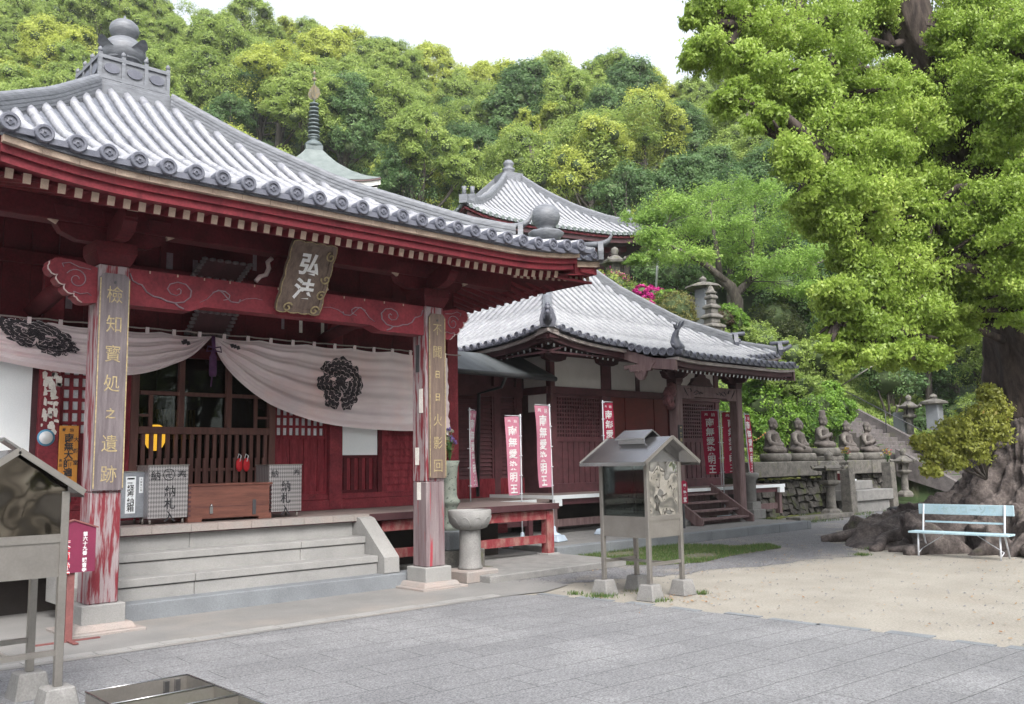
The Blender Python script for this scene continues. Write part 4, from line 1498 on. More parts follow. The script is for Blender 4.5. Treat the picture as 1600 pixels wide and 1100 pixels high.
t = thing('offering_chest', 'low brown wooden offering chest with dovetailed corners on the landing', 'offering chest', ((a[0]+b[0])/2, YB+.25, FZ))
x0, x1, z1 = a[0], b[0], a[2]
mb = MB()
mb.ab((x0, YB, FZ+.04), (x1, YB+.52, z1-.03))
mb.ab((x0-.01, YB-.012, z1-.03), (x1+.01, YB+.53, z1))
for xa in (x0, x1-.2):
    mb.ab((xa, YB-.003, FZ), (xa+.2, YB+.5, FZ+.05))
mb.build('body', ['chest'], t, bevel=.006)
mb = MB()
for xa in (x0+.0, x1-.035):
    for k in range(7):
        mb.ab((xa, YB-.003, FZ+.08+k*.062), (xa+.035, YB+.03, FZ+.11+k*.062))
mb.build('dovetails', ['plum_dk'], t)
mb = MB()
mb.ab((x0+.1, YB-.002, FZ+.20), (x1-.1, YB+.01, FZ+.205))
mb.build('seam', ['plum_dk'], t)
mb = MB()
mb.ab((x0+.30, YB-.02, FZ+.11), (x0+.345, YB, FZ+.21))
mb.lathe((x0+.322, YB-.02, FZ+.20), [(.012, 0), (.02, .02), (.012, .04)], 8)
mb.build('padlock', ['steel'], t)
mb = MB()
mb.ab((x1-.30, YB-.012, FZ+.07), (x1-.25, YB, FZ+.28))
mb.build('hasp', ['iron'], t)

# ---------------------------------------------------------------- maroon sign on a post
YS = 10.12
a, b = on(84, 822, 'y', YS), on(148, 892, 'y', YS)
xm = on(116, 813, 'y', YS)[0]
zs0, zs1, zsp = b[2], on(148, 824, 'y', YS)[2], on(116, 813, 'y', YS)[2]
hwid = b[0]-xm
t = thing('sign_board', 'maroon signboard with a peaked top on a rusty post beside the left pillar', 'sign', (xm, YS+.03, 0))
mb = MB()
mb.prism([(-hwid, zs0), (hwid, zs0), (hwid, zs1), (0, zsp), (-hwid, zs1)], (xm, YS, 0), X3, Z3, (0, .025, 0))
mb.build('board', ['sign'], t)
mb = MB()
for sg in (-1, 1):
    mb.bar((xm, YS+.012, zsp+.005), (xm+sg*(hwid+.02), YS+.012, zs1), .05, .014)
mb.build('top_rim', ['signpost'], t)
mb = MB()
mb.ab((xm-.035, YS+.025, .02), (xm+.035, YS+.065, zs1))
mb.build('post', ['signpost'], t)
mb = MB()
mb.box((xm, YS+.04, .02), (.62, .05, .012))
mb.box((xm, YS+.04, .026), (.05, .5, .012))
mb.build('foot_plate', ['signpost'], t)
mb = MB()
hs_ = zs1-zs0
for i, ch in enumerate('第六十九番'):
    mb.text(ch, (xm+hwid*.52, YS-.003, zs1-.03-hs_*(.07+.108*i)), X3, Z3, hs_*.105, 0, .02)
for i, ch in enumerate('観音寺'):
    mb.text(ch, (xm+hwid*.52, YS-.003, zs1-.03-hs_*(.66+.112*i)), X3, Z3, hs_*.105, 0, .02)
for i, ch in enumerate('大師堂'):
    mb.text(ch, (xm-hwid*.38, YS-.003, zs1-.03-hs_*(.26+.28*i)), X3, Z3, hs_*.27, 0, .07)
mb.build('lettering', ['silverpaint'], t)
mb = MB()
for i, ch in enumerate('大師堂'):
    mb.text(ch, (xm-hwid*.38, YS-.006, zs1-.03-hs_*(.26+.28*i)), X3, Z3, hs_*.25, 0, .0)
mb.build('red_lettering', ['scarlet'], t)

# ---------------------------------------------------------------- steel incense cabinets
def cabinet(label, x0, x1, y0, y1, zb, zr_, ze, zp, ov, open_side, foot=.2):
    xc, yc = (x0+x1)/2, (y0+y1)/2
    t = thing('incense_cabinet', label, 'incense cabinet', (xc, yc, 0))
    w_ = .055
    for x in (x0, x1):
        for y in (y0, y1):
            mb = MB()
            mb.ab((x-w_/2, y-w_/2, foot), (x+w_/2, y+w_/2, ze))
            mb.build('leg', ['steel_br'], t, bevel=.004)
            mb = MB()
            mb.box((x, y, foot/2), (.27, .27, foot), .06*((x*7+y*3) % 2-.5), 0, taper=.72)
            mb.build('concrete_foot', ['concrete'], t, bevel=.01)
    mb = MB()
    zl = foot+.22
    for lo_, hi_ in (((x0+w_/2, y0-.015, zl), (x1-w_/2, y0+.015, zl+.04)), ((x0+w_/2, y1-.015, zl), (x1-w_/2, y1+.015, zl+.04)), ((xc-.015, y0+.015, zl+.003), (xc+.015, y1-.015, zl+.037)),
                     ((x0-.012, y0+w_/2, zr_-.02), (x0+.012, y1-w_/2, zr_+.02)), ((x0+w_/2, y0-.022, zr_-.03), (x1-w_/2, y0+.012, zr_+.03))):
        mb = MB()
        mb.ab(lo_, hi_)
        mb.build('frame_rail', ['steel_br'], t)
    mb = MB()
    e = .012
    mb.ab((x0+w_/2, y0-e, zb), (x1-w_/2, y0, zr_-.03))
    mb.ab((x0+w_/2, y1, zb), (x1-w_/2, y1+e, zr_))
    mb.ab((x0-e, y0+w_/2, zb), (x0, y1-w_/2, zr_-.02))
    mb.ab((x1, y0+w_/2, zb), (x1+e, y1-w_/2, zr_))
    mb.ab((x0, y0, zb), (x1, y1, zb+.012))
    mb.build('lower_box', ['steel_br'], t)
    mb = MB()
    mb.ab((x0+w_/2, y0-e, zr_+.03), (x1-w_/2, y0, ze))
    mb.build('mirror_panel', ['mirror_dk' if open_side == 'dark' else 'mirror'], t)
    mb = MB()
    mb.ab((x0+w_/2, y1, zr_), (x1-w_/2, y1+e, ze))
    mb.ab((x1, y0+w_/2, zr_), (x1+e, y1-w_/2, ze))
    mb.build('back_panel', ['steel_br'], t)
    for yy, d in ((y0-e-.002, e), (y1+.002, e)):        # gable triangles
        mb = MB()
        zl_ = zp-(zp-ze)/((x1-x0)/2+ov)*((x1-x0)/2)-.03
        mb.prism([(x0-.012, ze), (x1+.012, ze), (x1+.012, zl_), (xc, zp-.03), (x0-.012, zl_)], (0, yy, 0), X3, Z3, (0, d, 0))
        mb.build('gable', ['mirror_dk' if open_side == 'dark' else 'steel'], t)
    mb = MB()
    mb.ab((x0-.002, y0+w_/2, zr_+.02), (x0+.002, y1-w_/2, ze))
    mb.build('glass_door', ['glass'], t)
    mb = MB()
    for k in range(4):
        z = zr_+.10+k*.075
        y_ = np.linspace(y0+.05, y1-.05, 10)
        mb.ab((x0+.12+k*.08, y0+.04, z-.01), (x0+.16+k*.08, y1-.04, z))
    mb.ab((x0+.03, y0+.03, zr_-.02), (x1-.02, y1-.03, zr_+.02))
    mb.build('candle_rack', ['iron'], t)
    mb = MB()
    for k in range(16):
        mb.tube([(x0+.14+(k % 4)*.08, y0+.09+k*.034, zr_+.10+(k % 4)*.075), (x0+.14+(k % 4)*.08, y0+.09+k*.034, zr_+.13+(k % 4)*.075)], .006, 5)
    mb.build('candle_spike', ['steel'], t)
    mb = MB()
    sl = (zp-ze)/((x1-x0)/2+ov)
    for sg in (-1, 1):
        xe = xc+sg*((x1-x0)/2+ov)
        zev = zp-sl*((x1-x0)/2+ov)
        th = .018
        mb.prism([(xc, zp), (xe, zev), (xe, zev-th-.03), (xe-sg*.01, zev-th), (xc, zp-th)], (0, y0-ov*.75, 0), X3, Z3, (0, y1-y0+ov*1.5, 0))
    rf = mb.build('roof', ['steel'], t)
    mb = MB()
    ya, yb = yc-(y1-y0)*.32, yc+(y1-y0)*.32
    if open_side == 'dark':
        ya, yb = yc, yc+.2
    for sg in (-1, 1):
        mb.prism([(xc, zp+.10), (xc+sg*.2, zp+.10-sl*.2), (xc+sg*.2, zp+.08-sl*.2), (xc, zp+.08)], (0, ya, 0), X3, Z3, (0, yb-ya, 0))
        mb.ab((xc+sg*.15-.006, ya+.02, zp-sl*.16), (xc+sg*.15+.006, yb-.02, zp+.085-sl*.16))
    mb.build('vent_cap', ['steel'], rf)
    for y in (y0-ov*.75-.005, y1+ov*.75-.012):
        mb = MB()
        for sg in (-1, 1):
            xe = xc+sg*((x1-x0)/2+ov)
            mb.bar((xc, y, zp-.01), (xe, y, zp-sl*((x1-x0)/2+ov)-.012), .014, .045)
        mb.build('roof_rim', ['steel_br'], rf)
    return t
cabinet('steel incense cabinet with gabled roof standing free on the sand before the second hall', 9.26, 9.93, 7.53, 8.30, .77, 1.02, 1.74, 2.07, .24, 'x', .2)
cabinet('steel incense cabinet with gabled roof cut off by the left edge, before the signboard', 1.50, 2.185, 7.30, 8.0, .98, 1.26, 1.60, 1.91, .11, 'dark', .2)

# open ash tray with dividers close to the camera
zt_ = .45
t = thing('ash_tray', 'open rectangular steel tray with dividers in the foreground', 'tray', (2.2, 5.2, 0))
xa, xb, ya, yb = 1.90, 2.515, 4.3, 5.82
mb = MB()
e = .006
mb.ab((xa, yb-e, zt_-.17), (xb, yb, zt_))
mb.ab((xa, ya, zt_-.17), (xb, ya+e, zt_))
mb.ab((xa, ya+e, zt_-.17), (xa+e, yb-e, zt_))
mb.ab((xb-e, ya+e, zt_-.17), (xb, yb-e, zt_))
mb.ab((xa, ya, zt_-.18), (xb, yb, zt_-.17))
mb.build('tray_wall', ['steel_br'], t)
for y in (5.42, 5.10, 4.7):
    mb = MB()
    mb.ab((xa+e, y, zt_-.16), (xb-e, y+.006, zt_-.004))
    mb.build('divider', ['steel_br'], t)
mb = MB()
z = zt_+.003
for p, q in (((xa, yb), (xb, yb)), ((xb, yb), (xb, ya)), ((xa, ya), (xa, yb)), ((xa, 5.42), (xb, 5.42)), ((xa, 5.10), (xb, 5.10))):
    mb.tube([(p[0], p[1], z), (q[0], q[1], z)], .006, 6)
for x in (xa+.46, xa+.53):
    mb.ab((x, yb-.03, zt_-.16), (x+.03, yb-e, zt_-.01))
mb.build('rim', ['steel'], t)
mb = MB()
mb.ab((xa+e, 4.72, zt_-.168), (xb-e, 5.415, zt_-.10))
mb.build('ash_bed', [mat('greenish_ash', (.12, .13, .07), .95, (.08, .09, .05), 20, bump=.5)], t)
legs(t, [(xa+.04, yb-.04), (xb-.04, yb-.04), (xa+.04, ya+.04), (xb-.04, ya+.04)], 0, zt_-.18, 'steel_br', .02)

# lotus bowl on a stone column
c = np.array([9.03, 10.80, 0])
t = thing('stone_basin', 'lotus shaped stone basin on a round column right of the porch pillar', 'stone basin', tuple(c))
mb = MB()
mb.box((c[0], c[1], .09), (.62, .62, .18))
mb.build('base', ['pink_st'], t, bevel=.02)
mb = MB()
mb.lathe((c[0], c[1], .18), [(.185, 0), (.19, .03), (.17, .06), (.165, .3), (.16, .60), (.15, .62)], 20)
mb.build('column', ['concrete'], t)
mb = MB()
mb.lathe((c[0], c[1], .76), [(.14, 0), (.24, .03), (.305, .11), (.325, .20), (.325, .285), (.315, .30), (.26, .30), (.25, .26), (.18, .20), (.0, .18)], 32, lobes=12, lobe=.02)
bw = mb.build('bowl', ['granite'], t)
mb = MB()
for k in range(10):
    q = 2*PI*k/10
    d = Vector((math.cos(q), math.sin(q), 0))
    sv = Vector((-d.y, d.x, 0))
    pts = [Vector((c[0], c[1], .80))+d*(lerp([(0, .255), (.07, .30), (.16, .325)], .16*math.sin(s*PI))-.012*math.cos(s*PI)**2)+sv*(.085*math.cos(s*PI))+Z3*(.16*math.sin(s*PI)) for s in np.linspace(0, 1, 9)]
    mb.tube(pts, .010, 5)
mb.build('petal_rim', ['granite'], bw)

def flowers(t, c, cols, n, r, h, rnd):
    mb = MB()
    heads = {k: MB() for k in cols}
    for i in range(n):
        a = rnd.uniform(0, 2*PI)
        d = Vector((math.cos(a)*r*rnd.random(), math.sin(a)*r*rnd.random(), 0))
        hh_ = h*rnd.uniform(.5, 1)
        top = Vector(c)+d+Z3*hh_
        mb.tube([Vector(c), Vector(c)+d*.4+Z3*hh_*.5, top], .006, 4)
        for j in range(3):
            q = Vector(c)+d*.5+Z3*hh_*rnd.uniform(.3, .8)
            e1 = Vector((rnd.uniform(-1, 1), rnd.uniform(-1, 1), rnd.uniform(-.2, .8))).normalized()*.09
            e2 = e1.cross(Z3)*.25
            mb.add([q, q+e1*.5+e2, q+e1, q+e1*.5-e2], [(0, 1, 2, 3)])
        hm = heads[rnd.choice(list(cols))]
        for j in range(9):
            e1 = Vector((rnd.uniform(-1, 1), rnd.uniform(-1, 1), rnd.uniform(-.6, 1))).normalized()*.045
            e2 = e1.cross(Vector((.3, .5, .7)))*.7
            hm.add([top, top+e1*.6+e2, top+e1, top+e1*.6-e2], [(0, 1, 2, 3)])
    mb.build('stems', [M_flowerleaf], t)
    for k, hm in heads.items():
        if hm.v:
            hm.build('blossoms', [k], t)
M_flowerleaf = mat('flower_leaf', (.07, .16, .04), .6, (.04, .10, .03), 20)
M_purple_f = mat('violet_petals', (.30, .20, .52), .6)
M_pink_f = mat('pink_petals', (.62, .20, .25), .6)
M_white_f = mat('white_petals', (.75, .72, .62), .6)
M_yel_f = mat('yellow_petals', (.70, .50, .10), .6)
rnd = random.Random(5)
c = np.array([on(703, 800, 'y', 11.55)[0], 11.55, 0])
t = thing('stone_vase', 'tall spotted stone flower vase behind the right porch pillar', 'stone vase', tuple(c))
mb = MB()
mb.box((c[0], c[1], .26), (.95, .60, .30))
mb.box((c[0]+.05, c[1], .06), (1.1, .75, .12))
mb.build('plinth', ['oldstone'], t, bevel=.015)
mb = MB()
mb.box((c[0]+.02, c[1], .56), (.48, .46, .30), 0, 0, taper=.8)
mb.build('base_stone', ['granite_b'], t, bevel=.02)
M_vase = mat('spotted_green_stone', (.19, .21, .18), .75, (.13, .15, .13), 5, col3=(.06, .07, .06), s3=16, t3=(.60, .63))
mb = MB()
mb.lathe((c[0], c[1], .71), [(.15, 0), (.125, .05), (.115, .35), (.14, .40), (.165, .43), (.165, .47), (.13, .50), (.115, .56), (.115, .8), (.135, 1.0), (.16, 1.1), (.14, 1.1), (.10, 1.0)], 20)
mb.build('vase', [M_vase], t)
flowers(t, (c[0], c[1], 1.78), [M_purple_f, M_purple_f, M_white_f], 12, .13, .55, rnd)

# ---------------------------------------------------------------- benches, ground
bx0, by0, by1 = 16.55, 5.90, 7.27
t = thing('park_bench', 'pale blue wooden bench on thin steel legs in front of the tree roots', 'bench', (16.7, 6.58, 0))
mb = MB()
mb.ab((16.40, by0-.16, .40), (16.50, by1+.14, .435))
mb.ab((16.52, by0-.16, .40), (16.62, by1+.14, .435))
mb.ab((16.64, by0-.16, .40), (16.72, by1+.14, .435))
mb.build('seat', ['bench'], t, bevel=.005)
mb = MB()
mb.ab((16.80, by0-.14, .72), (16.825, by1+.10, .90))
bk = mb.build('backrest', ['bench'], t, bevel=.005)
mb = MB()
fl = 'タヌキトソロデ'
for i, ch in enumerate(['あ', 'ヌ', 'セ', 'マ', 'ロ', 'ー', 'ソ', 'ワ']):
    if ch == 'あ':
        continue
    mb.text(ch, (16.797, by1-.05-.16*i, .81), (0, -1, 0), Z3, .12, 0, .05)
mb.build('faded_lettering', [mat('faded_pale_blue_letters', (.40, .55, .60), .6, fine=.02)], bk)
mb = MB()
mb.ab((16.77, by0+.02, .575), (16.79, by1-.02, .605))
mb.build('back_rail', ['bench'], t)
for y in (by0, by1):
    mb = MB()
    mb.tube([(16.45, y, 0), (16.49, y, .40)], .016, 8)
    mb.build('leg', ['plastic'], t)
    mb = MB()
    mb.tube([(16.86, y, 0), (16.70, y, .40), (16.80, y, .9)], .016, 8)
    mb.build('leg', ['plastic'], t)
    mb = MB()
    sg = 1 if y == by0 else -1
    mb.tube([(16.62, y, .12), (16.62, y+sg*.42, .39)], .008, 6)
    mb.tube([(16.62, y, .12), (16.48, y, .06)], .008, 6)
    mb.build('brace', ['plastic'], t)

# ground layers
def sheet(name, poly, z, m, kind='structure', n=None):
    mb = MB()
    mb.add([(p[0], p[1], z if len(p) < 3 else p[2]) for p in poly], [tuple(range(len(poly)))])
    return mb.build(name, [m], kind=kind)
def sandmat():
    m = mat('sandy_ground', (0.275, 0.258, 0.226), 0.95, (0.222, 0.207, 0.18), 1.1, .35, .7, bump=.5, bscale=30, fine=.16, fscale=38, col3=(.235, .21, .175), s3=.35, t3=(.55, .72))
    return m
M_sand = sandmat()
M_gravel = mat('grey_gravel', (.195, .195, .205), .9, (.12, .12, .13), 30, .3, .7, bump=1.0, bscale=60, fine=.4, fscale=45, col3=(.27, .245, .215), s3=.9, t3=(.52, .7))
M_apron = mat('worn_concrete_apron', (.20, .196, .192), .85, (.165, .163, .16), 1.3, bump=.15, bscale=70, fine=.12, fscale=120, col3=(.235, .215, .198), s3=.5, t3=(.5, .7))
def pavemat():
    m = mat('stone_paving', (.178, .180, .188), .8, (.150, .152, .160), .8, bump=.0, fine=.5, fscale=70, col3=(.215, .217, .225), s3=.55, t3=(.5, .68))
    n, l = m.node_tree.nodes, m.node_tree.links
    b = n['Principled BSDF']
    tc = [q for q in n if q.type == 'TEX_COORD'][0]
    mp = n.new('ShaderNodeMapping')
    mp.inputs['Rotation'].default_value = (0, 0, math.radians(3))
    l.new(tc.outputs['Object'], mp.inputs[0])
    br = n.new('ShaderNodeTexBrick')
    br.offset = 0.37
    br.inputs['Scale'].default_value = 1.0
    br.inputs['Mortar Size'].default_value = 0.006
    br.inputs['Mortar Smooth'].default_value = 0.3
    br.inputs['Brick Width'].default_value = 1.05
    br.inputs['Row Height'].default_value = 0.40
    br.inputs['Color1'].default_value = (.95, .95, .95, 1)
    br.inputs['Color2'].default_value = (1.03, 1.03, 1.03, 1)
    br.inputs['Mortar'].default_value = (.50, .50, .49, 1)
    ns = n.new('ShaderNodeTexNoise')
    ns.inputs['Scale'].default_value = 1.3
    mxv = n.new('ShaderNodeMix')
    mxv.data_type = 'RGBA'
    mxv.blend_type = 'LINEAR_LIGHT'
    mxv.inputs[0].default_value = .022
    l.new(mp.outputs[0], mxv.inputs[6])
    l.new(tc.outputs['Object'], ns.inputs['Vector'])
    l.new(ns.outputs['Color'], mxv.inputs[7])
    l.new(mxv.outputs[2], br.inputs['Vector'])
    src = b.inputs['Base Color'].links[0].from_socket
    mx = n.new('ShaderNodeMix')
    mx.data_type = 'RGBA'
    mx.blend_type = 'MULTIPLY'
    mx.inputs[0].default_value = 1.0
    l.new(src, mx.inputs[6])
    l.new(br.outputs['Color'], mx.inputs[7])
    l.new(mx.outputs[2], b.inputs['Base Color'])
    bp = n.new('ShaderNodeBump')
    bp.inputs['Strength'].default_value = .5
    bp.inputs['Distance'].default_value = .01
    fn = n.new('ShaderNodeTexNoise')
    fn.inputs['Scale'].default_value = 130
    l.new(tc.outputs['Object'], fn.inputs['Vector'])
    ml = n.new('ShaderNodeMath')
    ml.operation = 'MULTIPLY_ADD'
    ml.inputs[1].default_value = .25
    l.new(fn.outputs['Fac'], ml.inputs[0])
    iv = n.new('ShaderNodeMath')
    iv.operation = 'SUBTRACT'
    iv.inputs[0].default_value = 1.0
    l.new(br.outputs['Fac'], iv.inputs[1])
    l.new(iv.outputs[0], ml.inputs[2])
    l.new(ml.outputs[0], bp.inputs['Height'])
    l.new(bp.outputs[0], b.inputs['Normal'])
    return m
M_pave = pavemat()
sheet('ground', [(-150, -150), (200, -150), (200, 200), (-150, 200)], 0, M_sand)
sheet('pavement', [(-12, -12), (9.6, -12), (9.12, 2.5), (9.06, 4.5), (8.97, 6.3), (8.80, 8.2), (8.68, 8.86), (8.45, 9.12), (6.9, 9.24), (-12, 9.24)], .008, M_pave)
sheet('path', [(-12, 9.24), (8.45, 9.13), (8.9, 9.05), (9.6, 9.3), (9.7, 9.9), (8.9, 10.9), (8.9, 13), (-12, 13)], .013, M_apron)
mb = MB()
for i in range(60):
    x = -10+i*.32
    if x < 8.2:
        mb.box((x+.16, 9.33+.02*math.sin(i*2.1), .0145), (.31, .17, .008), .01*math.sin(i*5))
mb.build('kerb_strip', ['granite'], kind='structure')
mb = MB()
RK = random.Random(44)
y = 3.0
while y < 8.9:
    x = lerp([(2.5, 9.12), (4.5, 9.06), (6.3, 8.97), (8.2, 8.80), (8.86, 8.68)], y)
    mb.box((x+.05+RK.uniform(-.03, .03), y, .003), (RK.uniform(.10, .2), RK.uniform(.35, .6), .015), RK.uniform(-.03, .08))
    y += RK.uniform(.5, .75)
for i in range(8):
    mb.box((9.55+.01*i, 2.6-i*.64, .012), (.15, .62, .02), -.03) if i == 0 else None
mb.build('kerb', ['granite_b'], kind='structure')
def blob(poly, n=6, amp=.12, seed=1):
    r = random.Random(seed)
    out = []
    for i in range(len(poly)):
        a, b = poly[i], poly[(i+1) % len(poly)]
        for k in range(n):
            t = k/n
            out.append((a[0]+(b[0]-a[0])*t+r.uniform(-amp, amp), a[1]+(b[1]-a[1])*t+r.uniform(-amp, amp)))
    return out
sheet('gravel', blob([(9.4, 9.6), (11.2, 9.0), (13.6, 8.5), (15.6, 8.1), (16.6, 8.6), (18.8, 10.2), (21.5, 11.4), (30, 13), (30, 17), (8.9, 17), (8.9, 10.6)], 10, .14, 3), .005, M_gravel)
gp = [on(*p)[:2] for p in ((862, 887), (905, 882), (960, 884), (1030, 884), (1100, 880), (1150, 868), (1222, 857), (1200, 851), (1130, 853), (1060, 852), (990, 858), (930, 858), (905, 864))]
M_soil = mat('grass_soil', (.075, .095, .03), .95, (.14, .125, .085), 3.0, bump=.5, bscale=50)
sheet('lawn', blob([tuple(p) for p in gp], 4, .05, 5), .011, M_soil)
# concrete shelf under the veranda corner
mb = MB()
mb.ab((8.95, 10.25, 0), (12.0, 13.6, .115))
props(mb.build('concrete_platform', ['concrete'], bevel=.012), 'low worn concrete platform under the corner of the red veranda', 'platform')
# platform of the second hall with its kerb
t = thing('stone_platform', 'long low stone platform edged with kerb stones under the second hall', 'platform', (16.6, 13.8, 0))
mb = MB()
mb.ab((12.15, 12.10, 0), (21.1, 15.7, .195))
mb.build('platform_top', ['concrete'], t)
mb = MB()
x = 12.1
rr = random.Random(2)
while x < 21.0:
    w_ = rr.uniform(.9, 1.5)
    mb.ab((x, 11.98, 0), (min(x+w_, 21.15)-.008, 12.22, .205))
    x += w_
mb.build('kerb_stones', ['granite_b'], t, bevel=.012)
# grass blades, leaves on the sand: nobody could count them
def in_poly(x, y, poly):
    c = False
    for i in range(len(poly)):
        (x1, y1), (x2, y2) = poly[i], poly[i-1]
        if (y1 > y) != (y2 > y) and x < (x2-x1)*(y-y1)/(y2-y1)+x1:
            c = not c
    return c
M_grass = leafmat('grass_blade', (.05, .11, .025), (.11, .17, .05), (.20, .19, .09), trans=.3)
def blades(name, spots, h, m, n_total, label=None, seed=4):
    r = random.Random(seed)
    V, Fc = [], []
    for x, y, z in spots:
        a = r.uniform(0, PI)
        hh_ = h*r.uniform(.5, 1.2)
        dx, dy = math.cos(a)*.006, math.sin(a)*.006
        lx, ly = r.uniform(-.5, .5)*hh_, r.uniform(-.5, .5)*hh_
        b = len(V)
        V += [(x-dx, y-dy, z), (x+dx, y+dy, z), (x+lx, y+ly, z+hh_)]
        Fc.append((b, b+1, b+2))
    me = bpy.data.meshes.new(name)
    me.from_pydata(V, [], Fc)
    me.materials.append(m)
    at = me.attributes.new('rnd', 'FLOAT', 'FACE')
    at.data.foreach_set('value', np.random.default_rng(seed).random(len(Fc)))
    o = bpy.data.objects.new(name, me)
    COL.objects.link(o)
    return props(o, label, None, None, 'stuff')
spots = []
RL = random.Random(9)
xs_ = [p[0] for p in gp]
ys_ = [p[1] for p in gp]
gpl = [tuple(p) for p in gp]
while len(spots) < 15000:
    x, y = RL.uniform(min(xs_), max(xs_)), RL.uniform(min(ys_), max(ys_))
    if in_poly(x, y, gpl) and math.sin(x*2.3+y)+math.sin(y*4.1-x*1.3) > -1.15+RL.uniform(-.4, .4):
        spots.append((x, y, .011))
for cx_, cy_, s_, n_ in ((9.1, 8.2, .22, 250), (9.25, 7.42, .16, 120), (10.1, 7.35, .07, 110), (2.3, 7.15, .18, 160), (1.9, 7.4, .2, 160), (9.75, 8.05, .2, 90), (15.9, 8.05, .15, 200), (17.0, 8.4, .15, 150), (9.0, 8.6, .1, 80)):
    for i in range(n_):
        spots.append((RL.gauss(cx_, s_*.5), RL.gauss(cy_, s_*.5), .008))
blades('grass', spots, .055, M_grass, 0)
M_litter = leafmat('fallen_leaf', (.20, .10, .05), (.30, .20, .10), trans=.1)
V, Fc = [], []
for i in range(900):
    if i < 500:
        x, y = RL.uniform(9.3, 18), RL.uniform(2.5, 8.8)
    elif i < 760:
        x, y = RL.uniform(11, 17), RL.uniform(8.5, 12)
    else:
        x, y = RL.gauss(9.8, .5), RL.gauss(7.3, .4)
    a = RL.uniform(0, 2*PI)
    s_ = RL.uniform(.010, .032)
    e1, e2 = Vector((math.cos(a), math.sin(a), RL.uniform(-.2, .4)))*s_, Vector((-math.sin(a), math.cos(a), RL.uniform(-.2, .3)))*s_*.5
    c = Vector((x, y, .02))
    b = len(V)
    V += [c-e1, c+e2, c+e1, c-e2]
    Fc.append((b, b+1, b+2, b+3))
me = bpy.data.meshes.new('fallen_leaves')
me.from_pydata(V, [], Fc)
me.materials.append(M_litter)
at = me.attributes.new('rnd', 'FLOAT', 'FACE')
at.data.foreach_set('value', np.random.default_rng(1).random(len(Fc)))
o = bpy.data.objects.new('fallen_leaves', me)
COL.objects.link(o)
props(o, kind='stuff')
# loose pebbles where the gravel frays into the sand: nobody could count them
V, Fc = [], []
rp = random.Random(31)
for i in range(9000):
    if i % 3:
        x, y = rp.uniform(9.2, 19.5), rp.uniform(8.0, 12.2)
        edge = lerp([(9.2, 9.9), (11.2, 9.1), (13.6, 8.6), (15.6, 8.2), (16.6, 8.6), (18.8, 10.0), (20, 11)], x)
        if y < edge-abs(rp.gauss(0, .35)):
            continue
    else:
        x, y = rp.uniform(9.0, 17), rp.uniform(3.0, 9)
        if rp.random() < .86:
            continue
    s_ = rp.uniform(.008, .022)
    b = len(V)
    for dx, dy, dz in ((1, 0, .3), (0, 1, .2), (-1, .1, .3), (-.1, -1, .25), (.1, 0, .9)):
        V.append((x+dx*s_*rp.uniform(.6, 1.2), y+dy*s_*rp.uniform(.6, 1.2), .004+dz*s_))
    Fc += [(b, b+1, b+4), (b+1, b+2, b+4), (b+2, b+3, b+4), (b+3, b, b+4)]
me = bpy.data.meshes.new('pebbles')
me.from_pydata(V, [], Fc)
me.materials.append(mat('pebble_grey', (.22, .22, .225), .85, (.12, .12, .13), 3.0))
o = bpy.data.objects.new('pebbles', me)
COL.objects.link(o)
props(o, kind='stuff')
# ---------------------------------------------------------------- second hall
QX, QY = 19.1, 19.1
hall2 = thing('temple_hall', 'plum brown temple hall with pale silver roof, right of the big red hall', 'temple hall', (QX, QY, 0))
R2 = Roof(QX, QY, [(0, 8.2), (0.5, 7.78), (1.5, 6.68), (2.8, 5.58), (4.0, 4.87), (4.9, 4.50), (5.6, 4.26), (6.4, 4.14)], 0.5, 4.9, 0.27, 0.076, 0.33, (-2.15, 3.0, 6.4), pup=0.06, tile=.26)
rmb = MB()
R2.base(rmb, step=.26)
ends = R2.rows(rmb, n=7, mi=1)
roof2 = MB().build('roof', ['tile_gap', 'tile_wh', 'tile_disc'], hall2)
m2 = MB()
disc_mesh(m2, (0, 0, 0), (0, -1, 0), .085)
dproto = None
side = MB()
for k, a, re, p in ends:
    if k == 0 or k == 3:
        if dproto is None:
            o = dproto = m2.build('eave_tile', ['tile_disc'], roof2, local=True)
        else:
            o = dproto.copy()
            COL.objects.link(o)
        o.location = (p.x-QX-(.03 if k == 3 else 0), p.y-QY-(.03 if k == 0 else 0), p.z-.005)
        o.rotation_euler = (0, 0, 0 if k == 0 else -PI/2)
        if k == 0:
            side.prism([(-.13, -.03), (-.08, -.065), (.08, -.065), (.13, -.03), (.13, .02), (.07, -.01), (-.07, -.01), (-.13, .02)], (p.x+.135, p.y-.02, p.z-.02), X3, Z3, (0, .12, 0))
        else:
            side.prism([(-.13, -.03), (-.08, -.065), (.08, -.065), (.13, -.03), (.13, .02), (.07, -.01), (-.07, -.01), (-.13, .02)], (p.x-.02, p.y+.135, p.z-.02), (0, -1, 0), Z3, (.12, 0, 0))
for i in range(6):          # tile ends along the sloping left edge of the porch roof
    f = (i+.4)/6
    r_ = 4.95+1.4*f
    q = R2.p(-2.15, r_, 0, .06)
    disc_mesh(side, (q.x-.06, q.y, q.z-.02), (-1, -.25, 0), .10)
    q = R2.p(3.0, r_, 0, .06)
    disc_mesh(side, (q.x+.06, q.y, q.z-.02), (1, -.25, 0), .10)
rmb.add(side.v, side.f, 2)
tmp = rmb.build('roof_mesh', ['tile_gap', 'tile_wh', 'tile_disc'], hall2)
roof2.data = tmp.data
bpy.data.objects.remove(tmp)
